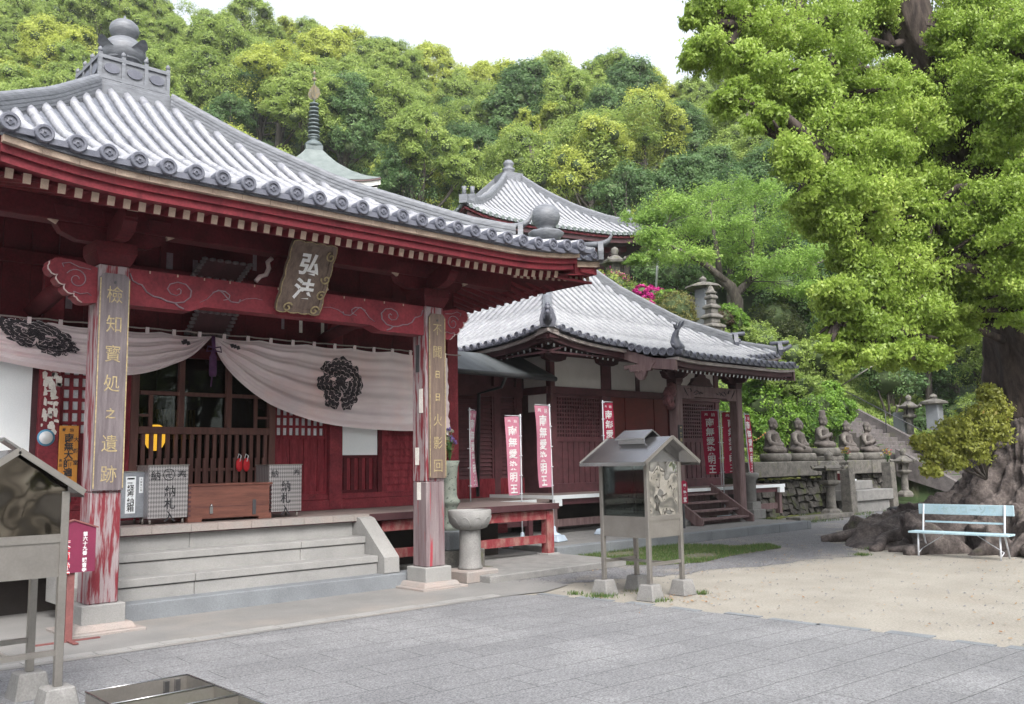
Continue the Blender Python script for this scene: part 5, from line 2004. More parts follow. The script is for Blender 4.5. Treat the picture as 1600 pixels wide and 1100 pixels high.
for k in range(4):
    mb = MB()
    R2.hip(mb, k, .55, 3.85, ridge_prof(.24, .34, 4), 14)
    R2.hip(mb, k, 3.8, 4.75, ridge_prof(.22, .20, 2), 6)
    rg = mb.build('hip_ridge', ['ridge'], hall2)
    for r_, h_ in ((3.88, .34), (4.78, .30)):
        q = R2.p(r_, r_, k)
        out = R2.p(r_+.5, r_+.5, k)-q
        out.z = 0
        out.normalize()
        sv = Vector((out.y, -out.x, 0))
        mo = MB()
        hw = .15
        mo.prism([(-hw, -.08), (hw, -.08), (hw*1.3, h_*.25), (hw*.9, h_*.8), (hw*.4, h_*1.1), (-hw*.4, h_*1.1), (-hw*.9, h_*.8), (-hw*1.3, h_*.25)], q, sv, Z3, out*.12)
        mo.lathe(tuple(q+out*.12+Z3*h_*.35), [(.0, -.1), (.09, -.08), (.11, 0), (.09, .08), (0, .1)], 10)
        mo.tube([q+Z3*h_*.95-out*.2, q+Z3*(h_*1.0)+out*.1, q+Z3*(h_*1.06)+out*.34], [.06, .06, .06], 8)
        if r_ > 4:
            mo.tube([q+Z3*.06, q+Z3*.10+out*.2, q+Z3*.22+out*.42], [.08, .07, .05], 8)
            for s_ in (-1, 1) if k == 99 else ():
                mo.tube([q+sv*s_*.1+Z3*h_, q+sv*s_*.16+Z3*(h_+.12)+out*.05, q+sv*s_*.10+Z3*(h_+.2)+out*.1], [.03, .03, .01], 6)
        mo.build('ridge_end_tile', ['tile_disc'], rg)
# shachi-like fish tile on the left corner of the porch roof
q = R2.p(-1.98, 6.25, 0, .10)
mb = MB()
mb.tube([q+Vector((.0, -.10, -.02)), q+Vector((0, 0, .06)), q+Vector((0, .08, .22)), q+Vector((0, .06, .38)), q+Vector((.0, -.02, .52))], [.09, .14, .12, .08, .05], 10)
for s_ in (-1, 0, 1):
    mb.prism([(0, 0), (.14, .08), (.20, .20), (.05, .12)], q+Vector((0, -.01+s_*.05, .48)), (.8, s_*.3, .2), (-.1, 0, 1), (0, .02, 0))
    mb.prism([(0, 0), (-.12, .08), (-.16, .16), (-.04, .1)], q+Vector((0, -.01+s_*.05, .48)), (.8, s_*.3, .2), (-.1, 0, 1), (0, .02, 0))
for s_ in (-1, 1):
    mb.tube([q+Vector((s_*.1, -.05, .02)), q+Vector((s_*.18, -.02, .10)), q+Vector((s_*.22, .04, .18))], [.05, .04, .01], 6)
mb.box(tuple(q+Vector((0, 0, -.05))), (.3, .3, .10))
mb.build('fish_tile', ['tile_disc'], roof2)
# finial
zt_ = R2.z(0, .5)
mb = MB()
mb.box((QX, QY, zt_+.10), (1.0, 1.0, .34))
mb.box((QX, QY, zt_+.40), (.8, .8, .30))
fb = mb.build('finial_base', ['ridge'], hall2, bevel=.02)
mb = MB()
mb.lathe((QX, QY, zt_+.52), [(.18, 0), (.30, .05), (.42, .22), (.50, .36), (.47, .40), (.34, .38), (.25, .42), (.24, .50)], 24, lobes=8, lobe=.12)
mb.lathe((QX, QY, zt_+1.0), [(.26, 0), (.24, .05), (.30, .10), (.40, .22), (.445, .38), (.42, .56), (.30, .70), (.14, .77), (.05, .80), (.0, .82)], 24)
mb.build('jewel_finial', ['ridge'], fb)
# eaves
mb = MB()
def eave_strip(k, a0, a1, r_, n, h0, h1, dp0, dp1, mi):
    aa = np.linspace(a0, a1, n+1)
    vs = []
    for a in aa:
        for r2, h in ((r_-dp0, h0), (r_-dp0, h1), (r_-dp1, h1+.0), (r_-dp1, h0)):
            q = R2.p(a, r2, k)
            z = R2.z(a, r_)
            vs.append((q.x, q.y, z+h))
    fs = []
    for i in range(n):
        b = i*4
        fs += [(b, b+4, b+5, b+1), (b+1, b+5, b+6, b+2), (b+2, b+6, b+7, b+3), (b+3, b+7, b+4, b)]
    fs += [(0, 1, 2, 3), tuple(n*4+q for q in (3, 2, 1, 0))]
    mb.add(vs, fs, mi)
for k, a0, a1 in ((0, -4.86, -2.15), (0, 3.02, 4.86), (1, -4.86, 4.86), (2, -4.86, 4.86), (3, -4.86, 4.86)):
    eave_strip(k, a0, a1, 4.9, 12, -.13, -.06, .05, .4, 0)
    eave_strip(k, a0*.99, a1*.99, 4.9, 12, -.26, -.13, .14, .5, 1)
eave_strip(0, -2.12, 2.98, 6.4, 12, -.13, -.06, .05, .4, 0)
eave_strip(0, -2.12, 2.98, 6.4, 12, -.25, -.13, .13, .5, 1)
M['eave_lt'] = mat('greyed_eave_board', (.40, .36, .35), .7, (.30, .26, .25), 4)
mb.build('eave_board', ['eave_lt', 'plum_dk'], hall2)
mr = MB()
mr.bar((0, 0, 0), (0, 1.6, .42), .06, .085, 0, 1)
rf = None
def raft(loc, rz, ln=1.0):
    global rf
    if rf is None:
        o = rf = mr.build('rafter', ['plum_dk', 'white'], hall2, local=True)
    else:
        o = rf.copy()
        COL.objects.link(o)
    o.location = loc
    o.rotation_euler = (0, 0, rz)
    o.scale.y = ln
a = -4.6
while a < -2.2:
    raft((a, -4.9+.30, R2.z(a, 4.9)-.30), 0, min(1, (4.85-abs(a))/1.6+.08))
    a += .185
a = -2.0
while a < 2.95:
    raft((a, -6.4+.28, R2.z(a, 6.4)-.29), 0)
    a += .175
a = -4.6
while a < 4.7:
    q = R2.p(a, 4.9-.30, 3)
    raft((q.x-QX, q.y-QY, R2.z(a, 4.9)-.30), -PI/2, min(1, (4.85-abs(a))/1.6+.08))
    a += .2
mb = MB()
def quad4(a_, b_, c_, d_, th=.04):
    vs = [Vector(q) for q in (a_, b_, c_, d_)]
    mb.add(vs+[q+Z3*th for q in vs], [(0, 3, 2, 1), (4, 5, 6, 7), (0, 1, 5, 4), (1, 2, 6, 5), (2, 3, 7, 6), (3, 0, 4, 7)])
def soffit(k, a0, a1, r_out, r_in, zo, zi):
    p0, p1, p2, p3 = R2.p(a0, r_out, k), R2.p(a1, r_out, k), R2.p(a1, r_in, k), R2.p(a0, r_in, k)
    for p_, z in ((p0, zo), (p1, zo), (p2, zi), (p3, zi)):
        p_.z = z
    quad4(p0, p1, p2, p3)
soffit(0, -4.7, -2.15, 4.7, 3.5, 4.22, 4.58)
soffit(0, 3.0, 4.7, 4.7, 3.5, 4.22, 4.58)
for k in (1, 2, 3):
    soffit(k, -4.7, 4.7, 4.7, 3.5, 4.22, 4.58)
soffit(0, -2.13, 2.99, 6.2, 3.5, 3.86, 4.58)
mb.build('soffit', ['plum_dk'], hall2)
# greyed curved gable board with carved pendant along the porch's left edge
mb = MB()
pts = []
for xx in (QX-2.16, QX+3.0):
    ys = np.linspace(4.75, 6.3, 8)
    poly = [(QY-r_, R2.z(0, r_)-.08) for r_ in ys]+[(QY-r_, R2.z(0, r_)-.33) for r_ in ys[::-1]]
    mb.prism([(p[0], p[1]) for p in poly], (xx, 0, 0), Y3, Z3, (.07, 0, 0))
bb = mb.build('barge_board', ['plum_lt'], hall2)
mb = MB()
y0 = QY-5.25
mb.prism([(-.45, 0), (.5, 0), (.46, -.10), (.34, -.08), (.30, -.16), (.18, -.16), (.14, -.28), (.04, -.38), (-.08, -.38), (-.16, -.28), (-.2, -.18), (-.32, -.18), (-.36, -.1)], (QX-2.18, y0, R2.z(0, 5.25)-.32), Y3, Z3, (.08, 0, 0))
for s_ in (-1, 1):
    mb.tube([(QX-2.19, y0+p[0], R2.z(0, 5.25)-.52+p[1]) for p in spiral(s_*.07, 0, .06, 1.2, 0, 12)], .012, 5)
mb.build('carved_pendant', ['plum_lt'], bb)
# walls
W2 = 15.6
xl, xr = QX-3.5, QX+3.5
def q2(px, py):
    return on(px, py, 'y', W2)
mb = MB()
zb2, zn0, zn1, zt2 = 1.03, 3.42, 3.60, 4.62
cols = [(xl, xl+.16), (17.47, 17.80), (20.22, 20.50), (xr-.2, xr)]
for xa, xb in cols:
    mb = MB()
    mb.ab((xa, W2-.05, .2), (xb, W2+.12, zt2))
    mb.build('wall_column', ['plum'], hall2, bevel=.01)
mb = MB()
mb.ab((xl-.02, W2-.08, zn0), (xr+.02, W2+.02, zn1))
mb.ab((xl-.02, W2-.07, zb2-.03), (xr, W2+.02, zb2+.22))
mb.ab((xl-.04, W2-.06, 4.36), (xr, W2+.05, 4.6))
mb.ab((xl-.08, W2+.02, zn0), (xl+.02, W2+3, zn1))
mb.build('tie_beam', ['plum'], hall2, bevel=.008)
mb = MB()
xs2 = [xl+.16, 17.62, 17.85, 18.85, 19.0, 20.2, 20.5, xr-.2]
for i in range(0, 8, 2):
    mb.ab((xs2[i], W2, zn1), (xs2[i+1], W2+.05, 4.36))
mb.ab((xl, W2+.12, zn1), (xl+.05, W2+6.8, 4.36))
mb.ab((xl, W2+.12, zn1-.6), (xl+.05, W2+.75, zn0-.0))
mb.build('plaster_panel', ['plaster'], hall2)
mb = MB()
for i in range(1, 7, 2):
    mb.ab((xs2[i], W2-.03, zn1), (xs2[i+1], W2+.06, 4.36))
mb.ab((xl-.02, W2+.9, zn1), (xl+.06, W2+1.1, 4.36))
mb.build('wall_stud', ['plum_dk'], hall2)
def lat2(x0, x1, nx=17, nz_=10):
    z0, z1 = 2.36, 3.36
    mb = MB()
    y = W2
    mb.ab((x0, y-.01, zb2+.22), (x0+.07, y+.05, zn0))
    mb.ab((x1-.07, y-.01, zb2+.22), (x1, y+.05, zn0))
    mb.ab((x0+.07, y-.007, z0-.10), (x1-.07, y+.05, z0))
    mb.ab((x0+.07, y-.007, z1), (x1-.07, y+.05, zn0))
    gx = (x1-x0-.14)/nx
    for i in range(nx+1):
        xx = x0+.07+gx*i
        mb.ab((xx-gx*.2, y+.004, z0), (xx+gx*.2, y+.04, z1))
    gz = (z1-z0)/nz_
    for j in range(nz_+1):
        mb.ab((x0+.07, y+.007, z0+gz*j-gx*.2), (x1-.07, y+.037, z0+gz*j+gx*.2))
    n = 16
    for i in range(n):
        xa = x0+.07+(x1-x0-.14)*i/n
        mb.ab((xa+.006, y+.012+(.012 if i % 2 else 0), zb2+.22), (xa+(x1-x0-.14)/n-.006, y+.05, z0-.10))
    o = mb.build('lattice_door', ['plum'], hall2)
    mb = MB()
    mb.ab((x0+.07, y+.10, z0), (x1-.07, y+.11, z1))
    mb.build('dark_backing', ['inside'], o)
lat2(xl+.16, 17.47)
lat2(20.50, xr-.2)
mb = MB()
n = 4
for i in range(n):
    xa = 17.80+(20.22-17.80)*i/n
    xb = 17.80+(20.22-17.80)*(i+1)/n
    mb.ab((xa+.006, W2+(.0 if i % 2 else .02), zb2+.22), (xb-.006, W2+.06, zn0-.0))
mb.build('door_panel', [mat('red_brown_doors', (.17, .022, .018), .55, (.12, .016, .014), 3)], hall2)
mb = MB()
mb.ab((xl+.01, W2+.12, .2), (xl+.08, QY+3.5, zn0))
mb.ab((xr-.08, W2+.12, .2), (xr-.01, QY+3.5, 4.5))
mb.ab((xl+.08, QY+3.4, .2), (xr-.08, QY+3.5, 4.5))
mb.ab((xl+.16, W2+.12, 4.5), (xr-.16, QY+3.4, 4.56))
mb.ab((xl+.16, W2+.3, .2), (xr-.2, W2+.4, zb2))
mb.build('side_wall', ['plum_dk'], hall2)
# brackets under the eaves of the wall
for x in (xl+.08, 17.63, 20.36):
    mb = MB()
    mb.prism([(-.42, .2), (-.36, .06), (-.16, 0), (.16, 0), (.36, .06), (.42, .2), (.42, .26), (-.42, .26)], (x, W2-.16, 4.2), X3, Z3, (0, .14, 0))
    mb.build('bracket_arm', ['plum_dk'], hall2)
mb = MB()
mb.bar((xl+.1, W2+.1, 4.42), (QX-4.62, QY-4.62, R2.z(4.6, 4.62)-.32), .16, .2, 0, 0)
mb.build('hip_rafter', ['plum_lt'], hall2)
# porch pillars
XPL, XPR = on(1056.5, 650, 'y', 13.75)[0], on(1150.5, 650, 'y', 13.75)[0]
for xp in (XPL, XPR):
    mb = MB()
    mb.ab((xp-.13, 13.62, .42), (xp+.13, 13.88, 3.62))
    pl = mb.build('pillar', ['plum_lt'], hall2, bevel=.03)
    mb = MB()
    mb.lathe((xp, 13.75, .26), [(.27, 0), (.27, .03), (.21, .07), (.19, .12), (.21, .16)], 20)
    mb.box((xp, 13.75, .235), (.54, .54, .07))
    mb.build('pillar_base', ['granite'], pl)
    bracket(xp, 13.75, 3.6, hall2, ['plum_dk', 'plum_lt'], .62, .62)
mb = MB()       # carved animal nosing on the left pillar
for k, (dx, dz, r_) in enumerate(((-.30, 3.42, .17), (-.38, 3.25, .15), (-.32, 3.10, .13), (-.44, 3.38, .10), (-.47, 3.16, .09), (-.25, 3.55, .12))):
    mb.lathe((XPL+.06+dx, 13.72, dz), [(0, -r_), (r_*.7, -r_*.7), (r_, 0), (r_*.7, r_*.7), (0, r_)], 9)
mb.tube([(XPL-.41, 13.7, 3.3), (XPL-.49, 13.6, 3.18), (XPL-.47, 13.55, 3.05)], [.07, .06, .03], 7)
mb.build('carved_nosing', [mat('dark_red_carving', (.15, .055, .06), .7, (.08, .03, .035), 14, bump=.5)], hall2)
mb = MB()
mb.prism([(XPL+.13, 3.28), (XPL+.55, 3.28), (XPL+.65, 3.33), (XPR-.6, 3.33), (XPR-.5, 3.28), (XPR-.13, 3.28), (XPR-.13, 3.60), (XPL+.13, 3.60)], (0, 13.64, 0), X3, Z3, (0, .2, 0))
bm2 = mb.build('porch_beam', ['plum_lt'], hall2, bevel=.01)
mb = MB()
for sg, xo in ((1, XPL+.15), (-1, XPR-.15)):
    def mp2(pts):
        return [(xo+sg*a, 13.633, b) for a, b in pts]
    for pts in (((.05, 3.55), (.12, 3.45), (.22, 3.34)), ((.2, 3.52), (.32, 3.54), (.36, 3.46), (.28, 3.44)), ((.45, 3.42), (.55, 3.50), (.66, 3.46), (.72, 3.38)), ((.5, 3.38), (.62, 3.42), (.8, 3.5)), ((.7, 3.46), (.82, 3.42), (.9, 3.45))):
        mb.tube(mp2(pts), [.012, .018, .006] if len(pts) == 3 else [.01, .018, .014, .005], 6, flat=.5)
mb.build('leaf_carving', ['ink_soft'], bm2)
mb = MB()
mb.ab((16.9, 13.65, 3.98), (22.3, 13.85, 4.12)) if False else mb.ab((17.1, 13.65, 3.96), (22.0, 13.85, 4.10))
mb.build('purlin', ['plum_dk'], hall2)
mb = MB()
mb.prism([(-.5, 0), (.5, 0), (.38, .10), (.34, .18), (.18, .22), (.14, .34), (-.14, .34), (-.18, .22), (-.34, .18), (-.38, .1)], (19.17, 13.68, 3.62), X3, Z3, (0, .1, 0))
mb.build('frog_leg_strut', ['plum_dk'], hall2)
# veranda with white painted board ends
V2Y = 14.30
mb = MB()
for i in range(7):
    mb.ab((14.35, V2Y+.02+i*.19, .99), (23.85, V2Y+.02+i*.19+.184, 1.03))
mb.ab((14.35, V2Y-.02, .95), (23.85, V2Y+.018, 1.034), 1)
mb.ab((14.33, V2Y-.02, .95), (14.348, 16.4, 1.034), 1)
for i in range(5):
    mb.ab((14.36+i*.25, V2Y+1.36, .985), (14.36+i*.25+.245, 18, 1.025))
ver2 = mb.build('veranda_floor', ['floorwood', 'white'], hall2)
mb = MB()
mb.ab((14.4, V2Y+.06, .82), (23.8, V2Y+.16, .948))
mb.ab((14.4, V2Y+.10, .34), (17.6, V2Y+.18, .50), 1)
mb.ab((21.0, V2Y+.10, .34), (23.6, V2Y+.18, .50), 1)
mb.build('veranda_beam', ['plum', 'plum_lt'], hall2)
for x in (14.45, 17.6, 21.0, 23.7):
    mb = MB()
    mb.ab((x-.07, V2Y+.05, .2), (x+.07, V2Y+.19, .948))
    mb.build('veranda_post', ['plum_lt'], hall2)
mb = MB()
mb.ab((14.38, V2Y-.03, .80), (14.60, V2Y+.06, .947))
mb.ab((23.55, V2Y-.03, .80), (23.80, V2Y+.06, .947))
mb.build('beam_end_cap', ['white'], hall2)
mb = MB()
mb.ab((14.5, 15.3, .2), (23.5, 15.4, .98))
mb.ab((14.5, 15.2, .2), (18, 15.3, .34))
mb.build('underfloor_shade', ['inside'], hall2)  # shade under this veranda, painted as near-black sheets
mb = MB()
for k in range(4):
    z = .30+k*.185
    y = 13.15+k*.30
    mb.ab((18.1, y, z), (20.24, y+.32, z+.05))
    mb.ab((18.14, y+.27, z-.14), (20.2, y+.295, z))
st2 = mb.build('wooden_stair', ['plum_lt'], hall2, bevel=.006)
for x in (18.06, 20.2):
    mb = MB()
    mb.prism([(13.05, .2), (13.25, .2), (14.36, .92), (14.3, 1.14), (13.05, .36)], (x, 0, 0), Y3, Z3, (.07, 0, 0))
    mb.build('stair_string', ['plum_lt'], hall2)

# corridor between the halls, with its own pent roof
CYW = 16.45
cor = thing('corridor_building', 'low plum red corridor with louvred doors joining the two halls', 'corridor', (13.4, 17.5, 0))
mb = MB()
xa, xb = X_R+.02, xl-.10
mb.ab((xa, CYW+.06, .3), (xb, CYW+.14, 4.4))
mb.ab((xa, CYW-.02, 3.36), (xb, CYW+.058, 3.62))
mb.ab((xa, CYW-.02, .92), (xb, CYW+.058, 1.40), 1)
for x in (13.38-.12, 14.62, 15.36):
    mb.ab((x-.09, CYW-.03, .92), (x+.09, CYW+.059, 4.2), 0)
mb.build('wall', ['plum', M['red_door']], cor)
for x0, x1 in ((11.5, 13.17), (13.35, 14.53), (14.71, 15.27)):
    mb = MB()
    n = 20
    for i in range(n):
        za = 1.40+(3.36-1.40)*i/n
        zb_ = 1.40+(3.36-1.40)*(i+1)/n
        mb.add([(x0+.06, CYW+.0, za), (x1-.06, CYW+.0, za), (x1-.06, CYW+.035, zb_-.01), (x0+.06, CYW+.035, zb_-.01), (x0+.06, CYW+.05, za), (x1-.06, CYW+.05, za)], [(0, 1, 2, 3), (0, 4, 5, 1)])
    mb.ab((x0, CYW-.01, 1.40), (x0+.06, CYW+.055, 3.36))
    mb.ab((x1-.06, CYW-.01, 1.40), (x1, CYW+.055, 3.36))
    mb.build('louvred_door', ['plum'], cor)
mb = MB()
th = .05
vs = [(xa, CYW+.05, 4.40), (xb, CYW+.05, 4.40), (xb, 15.30, 3.82), (xa, 15.30, 3.82)]
mb.add(vs+[(a, b, c-th) for a, b, c in vs], [(0, 3, 2, 1), (4, 5, 6, 7), (0, 1, 5, 4), (1, 2, 6, 5), (2, 3, 7, 6), (3, 0, 4, 7)])
prf = mb.build('pent_roof', [mat('grey_green_sheet_roof', (.14, .155, .165), .5, (.09, .10, .105), 1.2, metal=.3, stretch=(3, .5, .5))], cor)
mb = MB()
mb.tube([(xa, 15.27, 3.78), (xb, 15.27, 3.74)], .06, 8)
mb.tube([(13.9, 15.27, 3.74), (13.95, 15.5, 3.5), (13.95, 16.3, 3.4), (13.95, 16.38, 1.0)], .04, 8)
mb.build('gutter', ['iron'], prf)
mb = MB()
mb.ab((11.92, 14.36, .89), (13.9, 14.40, .965), 1)
mb.ab((11.92, 14.401, .90), (14.33, CYW-.02, .96), 0)
mb.ab((11.92, 14.45, .72), (14.3, 14.55, .888), 2)
for x in (12.2, 13.8):
    mb.ab((x-.06, 14.45, .0), (x+.06, 14.57, .72), 2)
mb.ab((11.92, 15.6, 0), (14.3, 15.66, .89), 3)  # near-black sheet for the shade beneath the corridor floor
mb.ab((12.3, 14.46, .40), (13.7, 14.54, .52), 2)
mb.build('veranda_floor', ['floorwood', 'white', 'plum', 'inside'], cor)

# ---------------------------------------------------------------- banners on poles
def banner(x, y, z0, ztop, zc, ang, label, m='banner', base=True, lean=0.0, wd=.45, side_=1, flip=False):
    t = thing('banner_flag', label, 'banner', (x, y, z0), group='banners before the second hall')
    d = Vector((math.cos(ang), math.sin(ang), 0))
    lx = Vector((lean, 0, 0))
    mb = MB()
    top = Vector((x, y, ztop))-lx
    mb.tube([Vector((x, y, z0+(.16 if base else 0))), top], .014, 8)
    mb.tube([top+Vector((0, 0, -.03)), top+Vector((0, 0, -.03))+d*(wd+.03)], .008, 6)
    mb.build('pole', ['plastic'], t)
    h = ztop-.05-zc
    nr = Vector((-d.y, d.x, 0))
    def fn(u, v, off=0.0):
        z = ztop-.05-h*v
        f = (z-z0)/(ztop-z0)
        c = Vector((x, y, z))-lx*f
        sag = .03*math.sin(v*5+x)*(u)+.02*math.sin(u*5+v*3)
        return c+d*(.03+wd*u*(1-.06*v))+nr*(sag*side_-off)+Vector((.06*v*v*(1 if lean == 0 else .5), 0, 0))*u
    mb = MB()
    mb.grid(fn, 6, 22)
    mb.build('cloth', [m], t)
    mb = MB()
    for sg in (.004, -.004):
        if sg < 0:
            continue
        fx = -1 if d.x < 0 else 1
        sgn_ = 1 if nr.dot(Vector((-x, -y, 0))) < 0 else -1
        def tf(a, b, sg=sg):
            return fn(min(1, max(0, .5+fx*a/wd)), min(1, max(0, b/h)), sg*sgn_)
        k = -1 if flip else 1
        def place(ch, ca, cb, size, bold):
            vs, fs = glyph(ch, bold)
            mb.add([tf((ca+p[0]*size), cb-p[1]*size) for p in vs], fs)
        place('奉', -wd*.2, h*.06, wd*.22, .01)
        place('納', wd*.2, h*.06, wd*.22, .01)
        for i, ch in enumerate('南無愛染明王'):
            place(ch, 0, h*(.18+.148*i), min(h*.135, wd*.62), .025)
    mb.build('lettering', ['silverpaint'], t)
    if base:
        mb = MB()
        mb.box((x, y, z0+.06), (.42, .42, .12), .3, 0, taper=.75)
        mb.lathe((x, y, z0+.12), [(.15, 0), (.12, .03), (.05, .06), (.035, .16), (.03, .18)], 12)
        mb.build('water_base', ['bluewhite'], t, bevel=.015)
    for k in range(5):
        pass
    mb = MB()
    for v in (.0, .25, .5, .75, .98):
        q = fn(0, v)
        mb.box(tuple(q-d*.015), (.05, .05, .02))
    mb.build('tab', ['plastic'], t)
    return t
vang = math.atan2(14.4, 12.0)
banner(11.98, 14.30, .97, 2.90, 1.28, vang-.24, 'narrow pink banner seen nearly edge-on, farthest left, on the corridor veranda', 'banner_p', base=False)
banner(12.37, 13.2, .115, 2.72, 1.13, PI-.35, 'faded pink banner turned half away, second from the left, before the louvred doors', 'banner_p', lean=.0, wd=.30)
banner(13.05, 13.0, .2, 2.93, 1.27, PI+.15, 'large faded pink banner with white characters, before the left lattice door', 'banner_p', wd=.46, lean=.06)
banner(15.05, 13.4, .2, 3.10, 1.6, math.atan2(13.4, 15.05)-.75, 'thin crimson banner half hidden by the free-standing incense cabinet', 'banner', base=True, wd=.30)
banner(21.45, 14.8, 1.03, 3.16, 1.36, 2.45, 'crimson banner with white characters right of the wooden stair, left of the right porch pillar', 'banner', base=False, wd=.46)
banner(on(1128.5, 700, 'y', 14.1)[0], 14.1, .2, 3.06, 1.40, -.80, 'crimson banner with white characters partly behind the right porch pillar', 'banner', base=True, wd=.50)
banner(21.25, 13.75, 1.15, 3.0, 1.38, math.atan2(13.75, 21.25)-.28, 'crimson banner seen edge-on at the far right corner of the second hall', 'banner', base=False, wd=.45, lean=.15)
c = np.array([21.20, 13.75, .2])
t = thing('stone_pillar', 'pale stone column with a flat cap beside the right porch pillar', 'stone column', tuple(c))
mb = MB()
mb.box((c[0], c[1], .32), (.56, .56, .24))
mb.box((c[0], c[1], .54), (.40, .40, .20))
mb.lathe((c[0], c[1], .64), [(.17, 0), (.17, .55), (.22, .60), (.26, .68), (.26, .74), (.20, .76)], 16)
mb.build('shaft', ['concrete'], t, bevel=.01)
# little maroon sign by the cabinet and black-and-gold plate on the left pillar
p = on(1069, 765, 'y', 13.0)
t = thing('small_sign', 'small maroon sign on a dark post behind the free-standing incense cabinet', 'sign', (p[0], 13.02, .2))
mb = MB()
q0, q1 = on(1064, 752, 'y', 13), on(1076, 786, 'y', 13)
hw = (q1[0]-q0[0])/2
mb.prism([(-hw, q1[2]), (hw, q1[2]), (hw, q0[2]-.03), (0, q0[2]+.02), (-hw, q0[2]-.03)], (p[0], 13, 0), X3, Z3, (0, .02, 0))
mb.build('board', ['banner'], t)
mb = MB()
mb.ab((p[0]-.02, 13.02, .2), (p[0]+.02, 13.05, q0[2]-.05))
mb.build('post', ['iron'], t)
mb = MB()
mb.text('愛染堂', (p[0]+.02, 12.997, q0[2]-.12), X3, Z3, .12, 0, .04, .15)
mb.build('lettering', ['silverpaint'], t)
p0, p1 = on(1060, 664, 'y', 13.60), on(1067, 696, 'y', 13.60)
t = thing('name_plate', 'narrow black plate with yellow characters on the left porch pillar of the second hall', 'sign', (p0[0], 13.54, p1[2]))
mb = MB()
mb.ab((p0[0], 13.585, p1[2]), (p1[0], 13.62, p0[2]))
mb.build('board', ['ink'], t)
mb = MB()
mb.text('愛染明王', ((p0[0]+p1[0])/2, 13.582, p0[2]-.08), X3, Z3, .09, 0, .03, .14)
mb.build('lettering', ['gold'], t)
# ---------------------------------------------------------------- terrain
FW = (math.sin(math.radians(42.69)), math.cos(math.radians(42.69)))
def sstep(a, b, x):
    t = min(1.0, max(0.0, (x-a)/(b-a)))
    return t*t*(3-2*t)
def terr(x, y):
    s = FW[0]*x+FW[1]*y
    l = FW[1]*x-FW[0]*y
    wx = sstep(23.2, 24.6, x)
    bank = (1-wx)*min(7.4, max(0, (y-24.6)*1.2)) + wx*(min(7.4, 1.55+(y-16.9)*1.12) if y > 16.6 else 0)
    st = max(0.0, min(9.0, (y-12.35)*.574))
    wr = sstep(32.9, 33.35, x)
    z = bank*(1-wr)+st*wr
    if s > 50:
        z += (min(s, 98)-50)*(.55-(.0060 if l < 0 else .0012)*max(-45, min(45, l)))*sstep(50, 56, s)
    if y < 12:
        z *= sstep(9, 12, y)
    return z
V, Fc = [], []
gx = np.concatenate([np.arange(-60, 22, 3.0), np.arange(22, 40, .5), np.arange(40, 135, 3.0)])
gy = np.concatenate([np.arange(9, 13, 1.0), np.arange(13, 28, .5), np.arange(28, 150, 3.0)])
rg_ = np.random.default_rng(3)
for y in gy:
    for x in gx:
        z = terr(x, y)
        V.append((x, y, z-.03+(rg_.normal()*.05 if z > .3 else 0)))
nx_ = len(gx)
for j in range(len(gy)-1):
    for i in range(nx_-1):
        q = (j*nx_+i, j*nx_+i+1, (j+1)*nx_+i+1, (j+1)*nx_+i)
        if max(V[k][2] for k in q) > 0.0:
            Fc.append(q)
me = bpy.data.meshes.new('terrain')
me.from_pydata(V, [], Fc)
me.materials.append(M['slope'])
o = bpy.data.objects.new('terrain', me)
COL.objects.link(o)
props(o, kind='structure')

# ---------------------------------------------------------------- statue wall
SWY = 15.0
xw0, xw1 = on(1178, 725, 'y', SWY)[0], on(1400, 716, 'y', SWY)[0]
t = thing('stone_wall', 'mossy stone retaining wall that carries the row of seated statues', 'stone wall', ((xw0+xw1)/2, SWY+.8, 0))
mb = MB()
n = 5
ztop = on(1290, 720, 'y', SWY)[2]
for i in range(n):
    xa = xw0+(xw1-xw0)*i/n
    xb = xw0+(xw1-xw0)*(i+1)/n
    mb.ab((xa+.006, SWY+.02*(i % 2), ztop-.46), (xb-.006, SWY+1.9, ztop))
mb.build('coping_slab', ['oldstone'], t, bevel=.02)
mb = MB()
rr = random.Random(8)
z = 0.0
row = 0
while z < ztop-.50:
    h_ = min(rr.uniform(.15, .30), ztop-.47-z)
    x = xw0+.05-rr.uniform(0, .3)
    while x < xw1:
        w_ = rr.uniform(.16, .5)
        d_ = rr.uniform(-.06, .06)
        xa, xb = max(x, xw0), min(x+w_, xw1)
        if xb-xa > .06:
            j = [rr.uniform(-.075, .075) for _ in range(8)]
            mb.add([(xa+.01+j[0], SWY+.22+d_, z+.01), (xb-.01+j[1], SWY+.22+d_, z+.01+j[2]), (xb-.015+j[3], SWY+.22+d_+.05, z+h_-.01+j[4]), (xa+.015+j[5], SWY+.22+d_+.05, z+h_-.01),
                    (xa, SWY+.6, z), (xb, SWY+.6, z), (xb, SWY+.6, z+h_), (xa, SWY+.6, z+h_)],
                   [(0, 1, 2, 3), (1, 5, 6, 2), (4, 0, 3, 7), (3, 2, 6, 7), (4, 5, 1, 0)], 0)
        x += w_
    z += h_
mb.ab((xw0+.02, SWY+.5, 0), (xw1-.02, SWY+1.8, ztop-.47), 1)
mb.build('rubble_face', ['rubble', M['earth']], t, bevel=.03)
mb = MB()
for i in range(40):
    x = rr.uniform(xw0+.2, xw0+(xw1-xw0)*.55)
    mb.lathe((x, SWY+.15+rr.uniform(-.06, .05), ztop-.52), [(0, -.03), (rr.uniform(.08, .2), -.02), (rr.uniform(.06, .16), .03), (0, .05)], 8, flat=.5)
for i in range(60):
    x = rr.uniform(xw0, xw1)
    mb.lathe((x, SWY-.1+rr.uniform(-.25, .15), .0), [(rr.uniform(.1, .3), -.02), (rr.uniform(.06, .16), .03), (0, .06)], 8, flat=.7)
